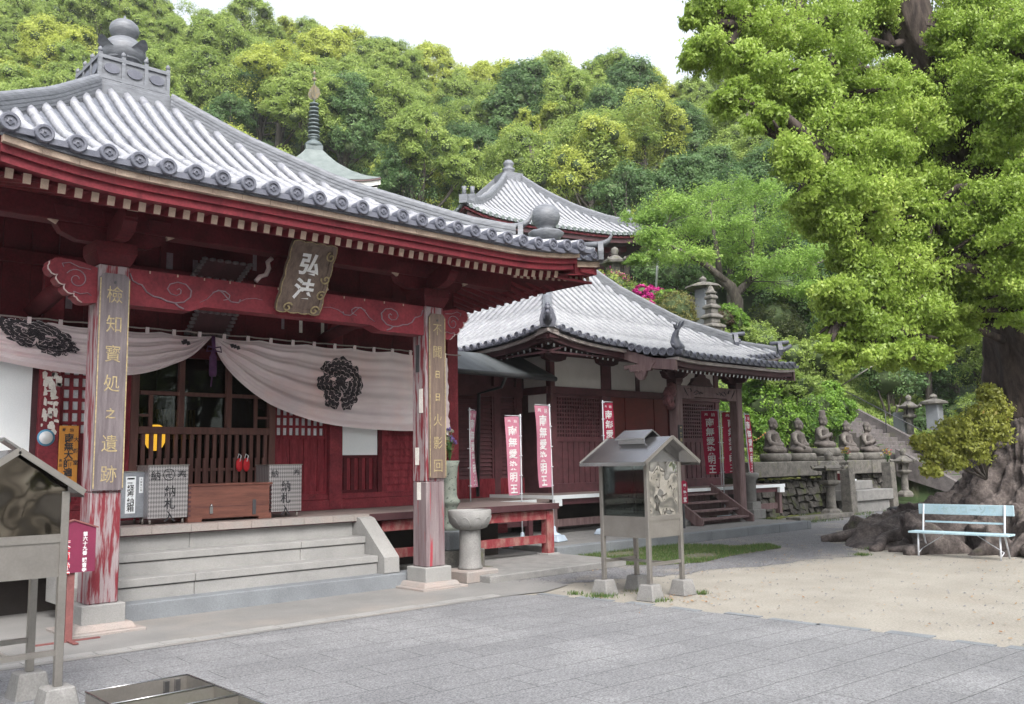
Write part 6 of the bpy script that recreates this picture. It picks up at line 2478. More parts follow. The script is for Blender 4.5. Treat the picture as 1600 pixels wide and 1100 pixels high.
mb.build('moss', ['mossy'], t)

def seated(label, x, y, z, k, mudra, crown, lean=0.0, rz=0.0, dark=False):
    t = thing('stone_statue', label, 'statue', (x, y, z), rz, group='row of seated stone statues')
    mb = MB()
    def ell(c, r, n=14):
        prof = [(math.sin(q), -math.cos(q)) for q in np.linspace(0.02, PI-.02, 10)]
        vs, fs = [], []
        for a, b in prof:
            for i in range(n):
                w_ = 2*PI*i/n
                vs.append((c[0]+r[0]*a*math.cos(w_), c[1]+r[1]*a*math.sin(w_), c[2]+r[2]*b))
        for i in range(9):
            for j in range(n):
                fs.append((i*n+j, i*n+(j+1) % n, (i+1)*n+(j+1) % n, (i+1)*n+j))
        fs += [tuple(range(n-1, -1, -1)), tuple(9*n+j for j in range(n))]
        mb.add(vs, fs)
    ell((0, .02, .13), (.40, .28, .14))
    for s in (-1, 1):
        ell((s*.29, -.10, .11), (.17, .15, .11))
        mb.tube([(s*.30, -.12, .12), (s*.05, -.27, .10), (-s*.12, -.26, .10)], [.11, .10, .07], 10)
    mb.tube([(0, .08, .1), (0, .07, .28), (0, .05, .45), (0, .05, .58), (0, .05, .66)], [.24, .215, .225, .22, .12], 16, flat=.72)
    ell((0, .05, .57), (.265, .145, .115))
    hands = {'lap': ((.02, -.25, .24), (-.02, -.25, .24)), 'knee': ((.02, -.22, .24), (-.27, -.26, .18)), 'raise': ((.03, -.22, .44), (-.02, -.20, .40))}[mudra]
    for s, hnd in ((1, hands[0]), (-1, hands[1])):
        mb.tube([(s*.24, .05, .58), (s*.315, .02, .44), (s*.32, -.03, .31), (s*.2+hnd[0]*.4, -.15, (.30+hnd[2])/2), hnd], [.09, .085, .08, .065, .055], 10)
        ell(hnd, (.055, .06, .045), 10)
    for i in range(6):         # folds of the robe
        q = -.15+i*.07
        mb.tube([(.20-.02*i, -.05-.015*i, .58-.05*i), (.05, -.14, .46-.05*i), (-.14, -.11, .36-.03*i)], .016, 5)
    mb.tube([(0, .04, .62), (0, .03, .74)], [.085, .075], 10)
    ell((0, .0, .85), (.118, .132, .155))
    ell((0, -.05, .80), (.085, .085, .09))
    ell((0, .01, .92), (.125, .135, .10))
    if crown == 'tall':
        mb.tube([(0, .01, .95), (0, .01, 1.04), (0, .01, 1.17), (0, .01, 1.19)], [.125, .10, .095, .06], 12)
        mb.tube([(-.12, -.02, .95), (0, -.13, .955), (.12, -.02, .95)], .02, 6)
    else:
        ell((0, .02, 1.0), (.07 if crown == 'round' else .06, .07, .065 if crown == 'round' else .09))
    for s in (-1, 1):
        ell((s*.118, .02, .82), (.02, .035, .075), 8)
        ell((s*.045, -.118, .865), (.028, .018, .012), 8)
        mb.tube([(s*.02, -.13, .895), (s*.08, -.105, .895)], .009, 5)
    ell((0, -.142, .83), (.019, .022, .04), 8)
    ell((0, -.128, .782), (.034, .015, .012), 8)
    ell((0, -.10, .74), (.035, .03, .025), 8)
    mb.v = [(a*k, b*k+lean*c, c*k) for a, b, c in mb.v]
    o = mb.build('body', ['buddha'], t, local=True)
    rm = o.modifiers.new('remesh', 'REMESH')
    rm.mode = 'VOXEL'
    rm.voxel_size = .017*k
    rm.use_smooth_shade = True
    dg = bpy.context.evaluated_depsgraph_get()
    me = bpy.data.meshes.new_from_object(o.evaluated_get(dg))
    o.modifiers.clear()
    o.data = me
    if not me.materials:
        me.materials.append(M['buddha'])
    mb = MB()
    mb.lathe((0, -.03*k, -.25*k), [(.40*k, 0), (.47*k, .02*k), (.50*k, .13*k), (.49*k, .22*k), (.44*k, .26*k)], 26, lobes=14, lobe=.03, flat=.86)
    mb.build('lotus_pedestal', ['oldstone'], t, local=True)
    return t
k_ = 1.0
for px, py, sc_, mu, cr, lb in ((1210, 709, 1.0, 'lap', 'round', 'grey stone statue with round head and hands in its lap, at the row\'s left end'),
                                (1250, 706, 1.0, 'knee', 'point', 'grey stone statue reaching one hand to its knee, second from the left'),
                                (1288, 699, 1.0, 'raise', 'tall', 'taller stone statue with a high cylindrical crown in the middle of the row'),
                                (1325, 705, .98, 'lap', 'point', 'stone statue with pointed head just right of the crowned one'),
                                (1357, 703, .98, 'raise', 'round', 'pale stone statue at the right end of the row, close to the stairway')):
    q = on(px, py, 'y', SWY+.65)
    seated(lb, q[0], SWY+.65, ztop+.25 if cr != 'tall' else ztop+.42, 1.08*sc_, mu, cr, rz=.12)
# block below the crowned statue
q = on(1288, 705, 'y', SWY+.65)
mb = MB()
mb.box((q[0], SWY+.65, ztop+.075), (1.0, .9, .16))
o = mb.build('plinth_stone', ['oldstone'], bevel=.03)
props(o, 'low mossy stone block under the crowned statue', 'stone block')

def stone_lantern(x, y, z, h, label, dark=False, group=None):
    t = thing('stone_lantern', label, 'stone lantern', (x, y, z), group=group)
    m = 'oldstone'
    k = h/1.9
    for name, prof, n, rz in (('base', [(.34, 0), (.36, .10), (.30, .20), (.20, .26)], 6, .3), ('shaft', [(.17, .26), (.145, .35), (.14, .85), (.17, .94)], 14, 0),
                              ('platform', [(.18, .94), (.32, 1.02), (.34, 1.10), (.25, 1.12)], 6, .3)):
        mb = MB()
        mb.lathe((x, y, z), [(r*k, q*k) for r, q in prof], n, 0, n > 8, rz=rz)
        mb.build(name, [m], t, bevel=.01)
    mb = MB()
    for i in range(6):
        a = .3+i*PI/3
        mb.box((x+.19*k*math.cos(a), y+.19*k*math.sin(a), z+1.26*k), (.07*k, .07*k, .28*k), a)
        if i % 2:
            a2 = a+PI/6
            mb.box((x+.165*k*math.cos(a2), y+.165*k*math.sin(a2), z+1.26*k), (.04*k, .2*k, .28*k), a2)
    mb.lathe((x, y, z), [(.12*k, 1.13*k), (.12*k, 1.4*k)], 6, 1)
    mb.build('light_box', [m, 'inside'], t)
    mb = MB()
    mb.lathe((x, y, z), [(.30*k, 1.40*k), (.50*k, 1.43*k), (.52*k, 1.50*k), (.42*k, 1.53*k), (.28*k, 1.60*k), (.16*k, 1.70*k), (.08*k, 1.73*k)], 6, 0, False, rz=.3)
    for i in range(6):
        a = .3+i*PI/3
        d = Vector((math.cos(a), math.sin(a), 0))
        c = Vector((x, y, z))
        mb.tube([c+d*.42*k+Z3*1.49*k, c+d*.52*k+Z3*1.50*k, c+d*.56*k+Z3*1.58*k], [.05*k, .05*k, .03*k], 6)
    mb.build('cap', [m], t)
    mb = MB()
    mb.lathe((x, y, z), [(.06*k, 1.72*k), (.12*k, 1.75*k), (.10*k, 1.80*k), (.14*k, 1.87*k), (.11*k, 1.95*k), (.04*k, 2.0*k), (0, 2.03*k)], 12)
    mb.build('jewel', [m], t)
    return t
q = on(1299, 790, 'y', 13.9)
stone_lantern(q[0], 13.9, .0, 1.85, 'mossy stone lantern before the statue wall beside the leaning flower post')
q = on(1414, 760, 'y', 14.6)
stone_lantern(q[0], 14.6, .35, 1.6, 'dark stone lantern at the far end of the statue wall near the stairway foot')
for px, pyt, pyb, y, lb, se in ((1322, 722, 812, 13.95, 'leaning square stone flower post with fresh flowers, beside the stone lantern', 3), (1387, 722, 785, 14.2, 'square stone flower post with withered flowers, near the dark lantern', 6)):
    A, B = on(px, pyt, 'y', y), on(px, pyb, 'y', y)
    t = thing('flower_post', lb, 'flower post', (A[0], y, 0))
    mb = MB()
    mb.bar((A[0]+.08, y, 0), (A[0], y, A[2]), .36, .36, taper=.9)
    mb.build('post', ['oldstone'], t, bevel=.02)
    flowers(t, (A[0], y, A[2]), [M_white_f, M_pink_f, M_yel_f] if se == 3 else [M_pink_f, M_yel_f], 14, .22, .45, random.Random(se))
q0, q1 = on(1330, 790, 'y', 14.2), on(1386, 790, 'y', 14.2)
t = thing('stone_altar', 'stepped grey stone offering table between the two flower posts', 'stone table', ((q0[0]+q1[0])/2, 14.2, 0))
mb = MB()
mb.ab((q0[0]+.1, 14.05, .0), (q1[0]-.1, 14.7, .38))
mb.ab((q0[0]-.05, 13.95, .38), (q1[0], 14.75, .72))
mb.build('table', ['concrete'], t, bevel=.02)
mb = MB()
mb.ab((q0[0]+.0, 14.4, .721), (q1[0]-.5, 14.95, 1.0))
mb.build('upper_slab', ['concrete'], t, bevel=.02)
mb = MB()
mb.ab((q0[0]+.05, 14.45, 1.001), (q0[0]+.30, 14.7, 1.25))
props(mb.build('offering_case', ['red_dark'], bevel=.01), 'small dark red wooden case on the upper stone slab', 'box')
mb = MB()
mb.ab((q0[0]+.5, 14.45, 1.001), (q0[0]+.95, 14.6, 1.06))
props(mb.build('offering_dish', ['white'], bevel=.01), 'small white tray on the upper stone slab beside the dark red case', 'tray')
for px0, px1, py, y, lb in ((1250, 1335, 806, 13.35, 'long low kerb stone in the grass before the stone lantern'), (1190, 1225, 806, 13.2, 'short flat paving stone beside the second hall'), (1226, 1245, 812, 12.9, 'small flat paving stone in the gravel')):
    a, b = on(px0, py, 'y', y), on(px1, py, 'y', y)
    mb = MB()
    mb.ab((a[0], y, 0), (b[0], y+.45, .14))
    props(mb.build('kerb_stone', ['oldstone'], bevel=.02), lb, 'kerb stone')
spots = []
for i in range(5000):
    x = RL.uniform(21.5, 31)
    y = RL.uniform(12.9, 15.1)
    if math.sin(x*1.7)+math.sin(y*3+x*.8) > .1:
        spots.append((x, y, .006))
blades('weeds', spots, .09, M_grass, 0, seed=8)

# ---------------------------------------------------------------- stair up the slope
SXA, SXB = 33.35, 36.2
t = thing('stone_stairway', 'long flight of grey stone steps climbing the wooded slope', 'stairway', (34.8, 12.4, 0))
mb = MB()
for i in range(40):
    z = .03+i*.167
    y = 12.45+i*.29
    xs3 = [SXA, SXA+rr.uniform(.8, 1.3), SXA+rr.uniform(1.8, 2.4), SXB]
    for a, b in zip(xs3[:-1], xs3[1:]):
        mb.ab((a+.004, y+rr.uniform(-.01, .01), z-.06), (b-.004, y+.33, z+.167))
    mb.ab((SXA, y+.02, z-.3), (SXB, y+.33, z-.05))
M_step = mat('old_step_stone', (.145, .13, .13), .9, (.085, .077, .077), 4, bump=.4, bscale=25, fine=.2, col3=(.12, .115, .09), s3=2, t3=(.58, .7))
mb.build('steps', [M_step], t, bevel=.012)
for x, ya, yb in ((SXB, 12.0, 24.2), (SXA-.32, 11.6, 15.2)):
    mb = MB()
    g1 = lambda y: (y-12.35)*.574+.42
    mb.prism([(ya, -.1), (yb, g1(yb)-1.0), (yb, g1(yb)), (ya+.3, g1(ya+.3)), (ya, g1(ya+.3))], (x, 0, 0), Y3, Z3, (.30, 0, 0))
    mb.build('side_wall', [M_step], t, bevel=.015)
mb = MB()
for i in range(3):
    y = 14.6+i*2.3
    z = (y-12.35)*.574+.42
    mb.tube([(SXB-.12, y, z-.3), (SXB-.12, y, z+.55)], .022, 6)
mb.tube([(SXB-.12, 14.6, 2.25*.574+.97), (SXB-.12, 19.2, 6.85*.574+.97)], .02, 6)
mb.build('handrail', ['iron'], t)
mb = MB()
a, b = on(1300, 612, 'x', 36), on(1366, 570, 'x', 36)
mb.tube([a, b], .025, 6)
mb.tube([a, (a[0], a[1], terr(a[0], a[1]))], .03, 6)
props(mb.build('steel_handrail', ['steel_br']), 'pale steel handrail rising along the slope behind the stairway', 'handrail')
def monument(px, pyt, pyb, D, w_, label, cap):
    A, B = dep(px, pyt, D), dep(px, pyb, D)
    zb = terr(B[0], B[1])
    t = thing('stone_monument', label, 'stone monument', (B[0], B[1], zb))
    mb = MB()
    mb.bar((B[0], B[1], min(zb, B[2])-.2), (B[0], B[1], A[2]), w_, w_, taper=.88)
    mb.build('pillar', ['granite_b'], t, bevel=.02)
    if cap:
        mb = MB()
        mb.lathe((B[0], B[1], A[2]), [(w_*.55, 0), (w_*.95, .04), (w_*.95, .12), (w_*.5, .2), (w_*.2, .24), (w_*.28, .32), (w_*.18, .40), (0, .45)], 12, 0, False)
        mb.build('cap', ['oldstone'], t)
monument(1463, 632, 684, 36, .55, 'tall pale memorial pillar with a small stone cap right of the stairway', True)
monument(1490, 662, 684, 36, .42, 'short plain stone post right of the capped memorial pillar', False)
monument(1410, 644, 690, 37.5, .50, 'plain square stone pillar directly beside the stairway wall', False)
monument(1290, 594, 612, 40, .55, 'short grey stone post high on the slope above the green shrubs', False)
q = dep(1424, 692, 37)
stone_lantern(q[0], q[1], terr(q[0], q[1])+.1, 1.75, 'pale stone lantern beside the stairway in front of dark trees')

# ---------------------------------------------------------------- things on the upper terrace
q = dep(962, 440, 40)
zq = dep(962, 438, 40)[2]
stone_lantern(q[0], q[1], zq-1.2, 2.55, 'stone lantern on the upper terrace above the second hall roof')
t = thing('stone_lantern', 'tall square stone lantern behind the clipped domes on the slope', 'stone lantern', tuple(dep(1099, 500, 37)))
A, B = dep(1099, 452, 37), dep(1099, 510, 37)
mb = MB()
mb.bar((A[0], A[1], B[2]-.4), (A[0], A[1], A[2]), .55, .55, taper=.95)
mb.build('shaft', ['granite_b'], t, bevel=.02)
mb = MB()
mb.lathe((A[0], A[1], A[2]), [(.45, 0), (.75, .05), (.72, .12), (.3, .26), (.12, .3), (.16, .42), (.08, .5), (0, .55)], 8, 0, False)
mb.build('cap', ['oldstone'], t)
t = thing('stone_pagoda', 'stacked small stone pagoda with layered weathered roofs on the slope', 'stone pagoda', tuple(dep(1113, 512, 35)))
A = dep(1113, 512, 35)
mb = MB()
z = A[2]-.6
for k in range(5):
    r_k = .62-.085*k
    mb.lathe((A[0], A[1], z), [(r_k*.72, 0), (r_k*.70, .18), (r_k*1.0, .20), (r_k*1.0, .28), (r_k*.6, .38)], 4 if k else 8, 0, False, rz=.6)
    z += .38
mb.lathe((A[0], A[1], z), [(.2, 0), (.24, .06), (.14, .16), (.08, .3), (0, .36)], 8)
mb.build('tier_stack', ['oldstone'], t, bevel=.02)
mb = MB()
mb.tube([dep(1025, 452, 40), dep(1029, 385, 40)], .05, 8)
o = mb.build('flag_pole', ['plastic'])
props(o, 'slim white pole standing by the cherry tree on the terrace', 'pole')
mb = MB()
a, b = on(1172, 690, 'y', 14.2), on(1196, 676, 'y', 14.6)
pts = [Vector(a)*(1-f)+Vector(b)*f+Z3*(-.05*math.sin(f*PI)) for f in np.linspace(0, 1, 14)]
for i in range(13):
    mb.tube([pts[i], pts[i+1]], .02, 6, i % 2)
o = mb.build('striped_rope', ['yellowwood', 'ink'])
props(o, 'yellow and black striped rope stretched beside the left statue', 'rope')

# ---------------------------------------------------------------- third hall on the terrace
C3 = (35.19, 38.18)
A3 = math.radians(-13.15)
hall3 = thing('temple_hall', 'distant temple hall with a pyramid tile roof on the terrace among the trees', 'temple hall', (C3[0], C3[1], 7.5))
R3 = Roof(C3[0], C3[1], [(0, 18.6), (.6, 18.05), (1.5, 17.1), (2.8, 15.95), (4.2, 14.95), (6.0, 13.95)], .6, 6.0, .36, .085, .62, rz=A3, tile=.4)
mb = MB()
R3.base(mb, step=.4)
ends = R3.rows(mb, n=6, mi=1)
rf3 = mb.build('roof', ['tile', 'tile_wh'], hall3)
mb = MB()
for k, a, re, p in ends:
    if k in (0, 3):
        d = R3.p(a, re+.5, k)-R3.p(a, re, k)
        d.z = 0
        disc_mesh(mb, p+d.normalized()*.03, d, .11)
mb.build('eave_tile_ends', ['copper'], rf3)
for k in range(4):
    mb = MB()
    R3.hip(mb, k, .6, 4.9, ridge_prof(.34, .42, 3), 12)
    R3.hip(mb, k, 4.85, 5.85, ridge_prof(.3, .25, 2), 5)
    for r_2, h_ in ((4.95, .5), (5.9, .4)):
        q = R3.p(r_2, r_2, k)
        mb.box(tuple(q+Z3*h_*.5), (.4, .4, h_*1.1), A3+PI/4)
        mb.tube([q+Z3*h_, q+Z3*(h_+.25), q+Z3*(h_+.45)], [.12, .10, .13], 8)
    mb.build('hip_ridge', ['ridge'], hall3)
mb = MB()
zt3 = R3.z(0, .6)
mb.box((C3[0], C3[1], zt3+.2), (1.25, 1.25, .7), A3)
mb.lathe((C3[0], C3[1], zt3+.5), [(.3, 0), (.42, .1), (.26, .18), (.36, .3), (.38, .42), (.22, .52), (.30, .64), (.33, .76), (.2, .92), (0, 1.0)], 16)
mb.build('jewel_finial', ['ridge'], hall3)
mb = MB()
def e3(k, r_, h0, h1, d0, d1, mi, a_=5.9):
    aa = np.linspace(-a_, a_, 13)
    vs = []
    for a in aa:
        z = R3.z(a, 6.0)
        for r2, h in ((r_-d0, h0), (r_-d0, h1), (r_-d1, h1), (r_-d1, h0)):
            q = R3.p(a, r2, k)
            vs.append((q.x, q.y, z+h))
    fs = []
    for i in range(12):
        b = i*4
        fs += [(b, b+4, b+5, b+1), (b+1, b+5, b+6, b+2), (b+2, b+6, b+7, b+3), (b+3, b+7, b+4, b)]
    mb.add(vs, fs, mi)
for k in range(4):
    e3(k, 6.0, -.18, -.06, .08, .6, 1)
    e3(k, 6.0, -.42, -.18, .2, 2.2, 0, 5.7)
    e3(k, 4.9, -.75, -.42, .1, 1.5, 1, 4.8)
mb.build('eave_beam', ['plum_dk', 'red_dark'], hall3)
mb = MB()
mb.box((C3[0], C3[1], 10.9), (7.6, 7.6, 6.4), A3)
mb.box((C3[0], C3[1], 13.6), (8.6, 8.6, .3), A3)
mb.build('wall', ['plum_dk'], hall3)
for k in range(4):
    for a in (-3.6, -1.2, 1.2, 3.6):
        q = R3.p(a, 3.9, k)
        mb = MB()
        mb.lathe((q.x, q.y, 7.5), [(.2, 0), (.2, 5.6)], 10)
        d = R3.p(a, 4.9, k)-R3.p(a, 3.9, k)
        d.z = 0
        mb.bar((q.x, q.y, 12.9), (q.x+d.x*1.2, q.y+d.y*1.2, 13.15), .22, .25)
        mb.bar((q.x+d.x*.7, q.y+d.y*.7, 12.4), (q.x+d.x*1.5, q.y+d.y*1.5, 12.9), .14, .18, 1)
        mb.build('column', ['plum_dk', 'plum_lt'], hall3)

# ---------------------------------------------------------------- pagoda
CP = dep(490, 235, 60)
CP = (float(CP[0]), float(CP[1]), float(CP[2]))
pag = thing('pagoda', 'two-storeyed pagoda with a green copper roof and bronze spire behind the red hall', 'pagoda', (CP[0], CP[1], 13.5))
AP = math.radians(-25)
HP = 3.85
RP = Roof(CP[0], CP[1], [(0, CP[2]+.2), (.45, CP[2]), (1.2, CP[2]-1.0), (2.2, CP[2]-1.95), (3.0, CP[2]-2.55), (HP, CP[2]-3.02)], .45, HP, .5, .06, .32, rz=AP)
mb = MB()
RP.base(mb, step=.45, saw=.0)
mb.build('roof', ['copper'], pag)
zt_ = CP[2]-3.02
mb = MB()
for k in range(4):
    aa = np.linspace(-HP+.03, HP-.03, 13)
    vs = []
    for a in aa:
        z = RP.z(a, HP)
        for r2, h in ((HP-.03, -.10), (HP-.03, .0), (HP-.6, .0), (HP-.6, -.10), (HP-.16, -.42), (HP-.16, -.10)):
            q = RP.p(a, r2, k)
            vs.append((q.x, q.y, z+h))
    fs1, fs2 = [], []
    for i in range(12):
        b = i*6
        fs1 += [(b, b+6, b+7, b+1), (b+3, b+9, b+6, b)]
        fs2 += [(b+4, b+10, b+11, b+5)]
    mb.add(vs, fs1, 0)
    mb.add(vs, fs2, 1)
mb.box((CP[0], CP[1], zt_-.42), (2*HP-.5, 2*HP-.5, .12), AP, 1)
mb.build('eave_board', ['plum_lt', 'plaster'], pag)
mb = MB()
mb.lathe((CP[0], CP[1], 14.8), [(2.2, 0), (2.1, zt_-15.6), (2.6, zt_-15.4)], 24, 0)
mb.box((CP[0], CP[1], zt_-.9), (5.6, 5.6, .9), AP, 1)
mb.build('upper_body', ['plaster', 'plum_lt'], pag)
for k in range(4):
    q = RP.p(HP-.35, HP-.35, k)
    mb = MB()
    mb.box((q.x, q.y, zt_-1.6), (.24, .24, 2.6), AP)
    mb.build('corner_post', ['plaster'], pag)
mb = MB()
mb.box((CP[0], CP[1], 12.6), (5, 5, 4), AP)
mb.lathe((CP[0], CP[1], 14.2), [(5.2, 0), (5.2, .1), (3.4, .6), (2.3, 1.0)], 4, 1, False, rz=PI/4+AP)
mb.build('lower_body', ['plaster', 'copper'], pag)
mb = MB()
z0 = CP[2]
mb.box((CP[0], CP[1], z0+.02), (1.1, 1.1, .34), AP)
mb.lathe((CP[0], CP[1], z0+.19), [(.62, 0), (.58, .2), (.42, .38), (.2, .48), (.3, .58), (.36, .66)], 16)
spr = mb.build('spire_base', ['bronze'], pag)
mb = MB()
mb.tube([(CP[0], CP[1], z0+.7), (CP[0], CP[1], z0+5.6)], [.07, .02], 8)
zz = z0+.9
for k in range(9):
    r_k = .40-.012*k
    mb.lathe((CP[0], CP[1], zz+k*.275), [(r_k*.55, 0), (r_k, .01), (r_k, .10), (r_k*.55, .12)], 18)
mb.build('spire_ring', ['bronze'], spr)
mb = MB()
zz = z0+3.45
for k in range(4):
    a = k*PI/2+.5
    mb.prism([(0, 0), (.30, .12), (.46, .4), (.36, .75), (.16, .95), (0, 1.1)], (CP[0], CP[1], zz), (math.cos(a), math.sin(a), 0), Z3, (-.03*math.sin(a), .03*math.cos(a), 0))
mb.lathe((CP[0], CP[1], zz+1.3), [(0, 0), (.16, .1), (.16, .2), (0, .3)], 12)
mb.lathe((CP[0], CP[1], zz+1.75), [(0, 0), (.12, .08), (.12, .16), (0, .3)], 12)
mb.build('flame_finial', [mat('old_gilt_bronze', (.22, .17, .09), .5, (.12, .12, .10), 6)], spr)
# ---------------------------------------------------------------- foliage
from mathutils import noise as mnoise
def leaf_arrays(lobes, leaf, rng, tufts=40, per=30, spread=.16, droop=.25, hemi=-.35, aspect=.5, shell=(.80, 1.05), njit=.55):
    """lobes: (centre, (rx, ry, rz), tone). Tufts of small leaves spread through the outer shell of every lobe"""
    P, N, T = [], [], []
    for c, r, tone in lobes:
        r = np.array(r, float)
        d = rng.normal(size=(tufts*3, 3))
        d /= np.linalg.norm(d, axis=1)[:, None]
        d = d[d[:, 2] > hemi][:tufts]
        k = rng.uniform(shell[0], shell[1], len(d))[:, None]
        tc = np.array(c)+d*r*k
        tt = np.clip(tone+rng.normal(size=len(d))*.10, 0, 1)
        for q, dd, t_ in zip(tc, d, tt):
            off = rng.normal(size=(per, 3))*spread*np.array([1, 1, .75])*r.mean()
            P.append(q+off)
            N.append(dd[None, :]*.7+rng.normal(size=(per, 3))*njit+np.array([0, 0, .35]))
            T.append(np.clip(t_+rng.normal(size=per)*.10, 0, 1))
    P, N, T = np.concatenate(P), np.concatenate(N), np.concatenate(T)
    N /= np.linalg.norm(N, axis=1)[:, None]
    a = np.cross(N, rng.normal(size=N.shape))
    a /= np.linalg.norm(a, axis=1)[:, None]
    a[:, 2] -= droop
    a /= np.linalg.norm(a, axis=1)[:, None]
    b = np.cross(N, a)
    b /= np.maximum(np.linalg.norm(b, axis=1)[:, None], 1e-6)
    L = leaf*rng.uniform(.65, 1.25, len(P))[:, None]
    W = L*aspect
    V = np.stack([P-a*L*.5, P+b*W*.5+N*L*.08, P+a*L*.5, P-b*W*.5+N*L*.08], axis=1).reshape(-1, 3)
    return V, T
def leaf_mesh(name, V, T, mats, core=None):
    nq = len(V)//4
    cv, cf = core if core else (np.zeros((0, 3)), [])
    me = bpy.data.meshes.new(name)
    nv = len(V)+len(cv)
    me.vertices.add(nv)
    me.vertices.foreach_set('co', np.concatenate([V, cv]).astype(np.float32).ravel())
    lv = np.concatenate([np.arange(nq*4), np.array([i+len(V) for f in cf for i in f], dtype=np.int64)]) if len(cf) else np.arange(nq*4)
    me.loops.add(len(lv))
    me.loops.foreach_set('vertex_index', lv.astype(np.int32))
    me.polygons.add(nq+len(cf))
    me.polygons.foreach_set('loop_start', np.concatenate([np.arange(nq)*4, nq*4+np.arange(len(cf))*4]).astype(np.int32))
    me.polygons.foreach_set('loop_total', np.full(nq+len(cf), 4, dtype=np.int32))
    for m in mats:
        me.materials.append(m)
    me.polygons.foreach_set('material_index', np.concatenate([np.zeros(nq), np.ones(len(cf))]).astype(np.int32))
    at = me.attributes.new('rnd', 'FLOAT', 'FACE')
    at.data.foreach_set('value', np.concatenate([T, np.zeros(len(cf))]).astype(np.float32))
    me.update()
    me.validate()
    return me
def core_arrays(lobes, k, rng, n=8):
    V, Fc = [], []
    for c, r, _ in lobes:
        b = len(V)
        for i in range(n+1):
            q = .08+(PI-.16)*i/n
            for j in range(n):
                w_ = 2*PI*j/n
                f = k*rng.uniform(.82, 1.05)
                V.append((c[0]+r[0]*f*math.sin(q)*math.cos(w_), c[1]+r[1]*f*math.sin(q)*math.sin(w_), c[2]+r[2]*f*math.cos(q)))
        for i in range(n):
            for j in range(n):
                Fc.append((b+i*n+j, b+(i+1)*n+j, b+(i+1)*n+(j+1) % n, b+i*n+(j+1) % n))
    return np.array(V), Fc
def link(name, me, parent=None, loc=None):
    o = bpy.data.objects.new(name, me)
    COL.objects.link(o)
    if parent is not None:
        o.parent = parent
    if loc is not None:
        o.location = loc
    return o

L_camphor = leafmat('camphor_leaf', (.215, .32, .052), (.385, .515, .105), (.47, .57, .14), trans=.5, rough=.42)
L_sprout = leafmat('young_camphor_leaf', (.20, .23, .045), (.34, .36, .07), (.42, .30, .09), trans=.4, rough=.42)
L_cherry = leafmat('cherry_leaf', (.17, .29, .06), (.31, .47, .10), (.38, .51, .13), trans=.5)
L_yel = leafmat('yellow_green_leaf', (.31, .37, .075), (.52, .58, .125), (.60, .64, .17), trans=.5)
L_mid = leafmat('mid_green_leaf', (.20, .29, .07), (.36, .46, .12), (.44, .52, .15), trans=.5)
L_dark = leafmat('dark_green_leaf', (.075, .15, .055), (.16, .26, .09), (.22, .32, .115), trans=.42)
L_shrub = leafmat('bright_shrub_leaf', (.09, .19, .03), (.21, .36, .05), (.32, .43, .08), trans=.38)
L_dome = leafmat('clipped_dome_leaf', (.10, .105, .025), (.20, .19, .05), (.27, .24, .07), trans=.2)
L_azal = leafmat('azalea_leaf', (.10, .17, .03), (.24, .30, .05), (.55, .10, .25), trans=.3)
L_mag = leafmat('magenta_azalea', (.42, .02, .18), (.62, .04, .30), (.20, .22, .05), trans=.3)
M_core = mat('shaded_inner_foliage', (.075, .105, .04), .95, (.05, .075, .03), 2.0)  # filler lumps, their darker green stands in for shade among inner leaves

# ---- forest trees: five crown shapes, each with its own trunk and limbs
def forest_proto(seed, kind, m, label, hgt, rad):
    rng = np.random.default_rng(seed)
    lobes = []
    n = 62
    sq_ = rng.uniform(.8, 1.2, 2)
    bigs = [(rng.uniform(0, 2*PI), rng.uniform(.30, .95), rng.uniform(.75, 1.15)) for _ in range(9)]
    for i in range(n):
        ba, bf, bk = bigs[int(rng.integers(0, 9))]
        a = ba+rng.normal()*.42
        f = float(np.clip(bf+rng.normal()*.13, .02, 1))
        zz = hgt*(.26+.70*f)
        rr_ = rad*math.sqrt(max(.05, 1-((f-.28)/.76)**2))*min(1.1, bk*rng.uniform(.62, 1.05))
        q = rng.uniform(.52, .95)*(1.1-.25*f)*rad/3.6
        lobes.append(((rr_*math.cos(a)*sq_[0], rr_*math.sin(a)*sq_[1], zz), (q, q, q*rng.uniform(.75, 1.1)), float(np.clip(rng.normal(.45, .15)+(bk-.95)*.5, .08, .9))))
    for i in range(8):
        f = rng.uniform(.3, .95)
        lobes.append(((rng.normal()*.4*rad*.5, rng.normal()*.4*rad*.5, hgt*(.3+.62*f)), (1.5*rad/3.6*(1.15-.5*f),)*3, .35))
    V, T = leaf_arrays(lobes, .18, rng, tufts=32, per=15, spread=.2, hemi=-.5, aspect=.6, droop=.1, shell=(.7, 1.1), njit=.30)
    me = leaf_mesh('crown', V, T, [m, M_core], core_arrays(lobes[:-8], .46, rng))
    t = thing(kind, label, 'tree', (0, 0, -200))
    link('crown', me, t)
    mb = MB()
    pts = [(0, 0, -1.5), (.1, 0, hgt*.2), (-.1, .1, hgt*.45), (.05, 0, hgt*.7), (0, 0, hgt*.88)]
    mb.tube(pts, [.34, .27, .22, .14, .06], 8)
    for i in range(9):
        c = lobes[int(rng.integers(0, n))][0]
        z0 = hgt*rng.uniform(.25, .6)
        mb.tube([(0, 0, z0), (c[0]*.5, c[1]*.5, z0+(c[2]-z0)*.45), c], [.13, .09, .04], 6)
    mb.build('trunk', ['bark2'], t, local=True)
    return t
protos = {}
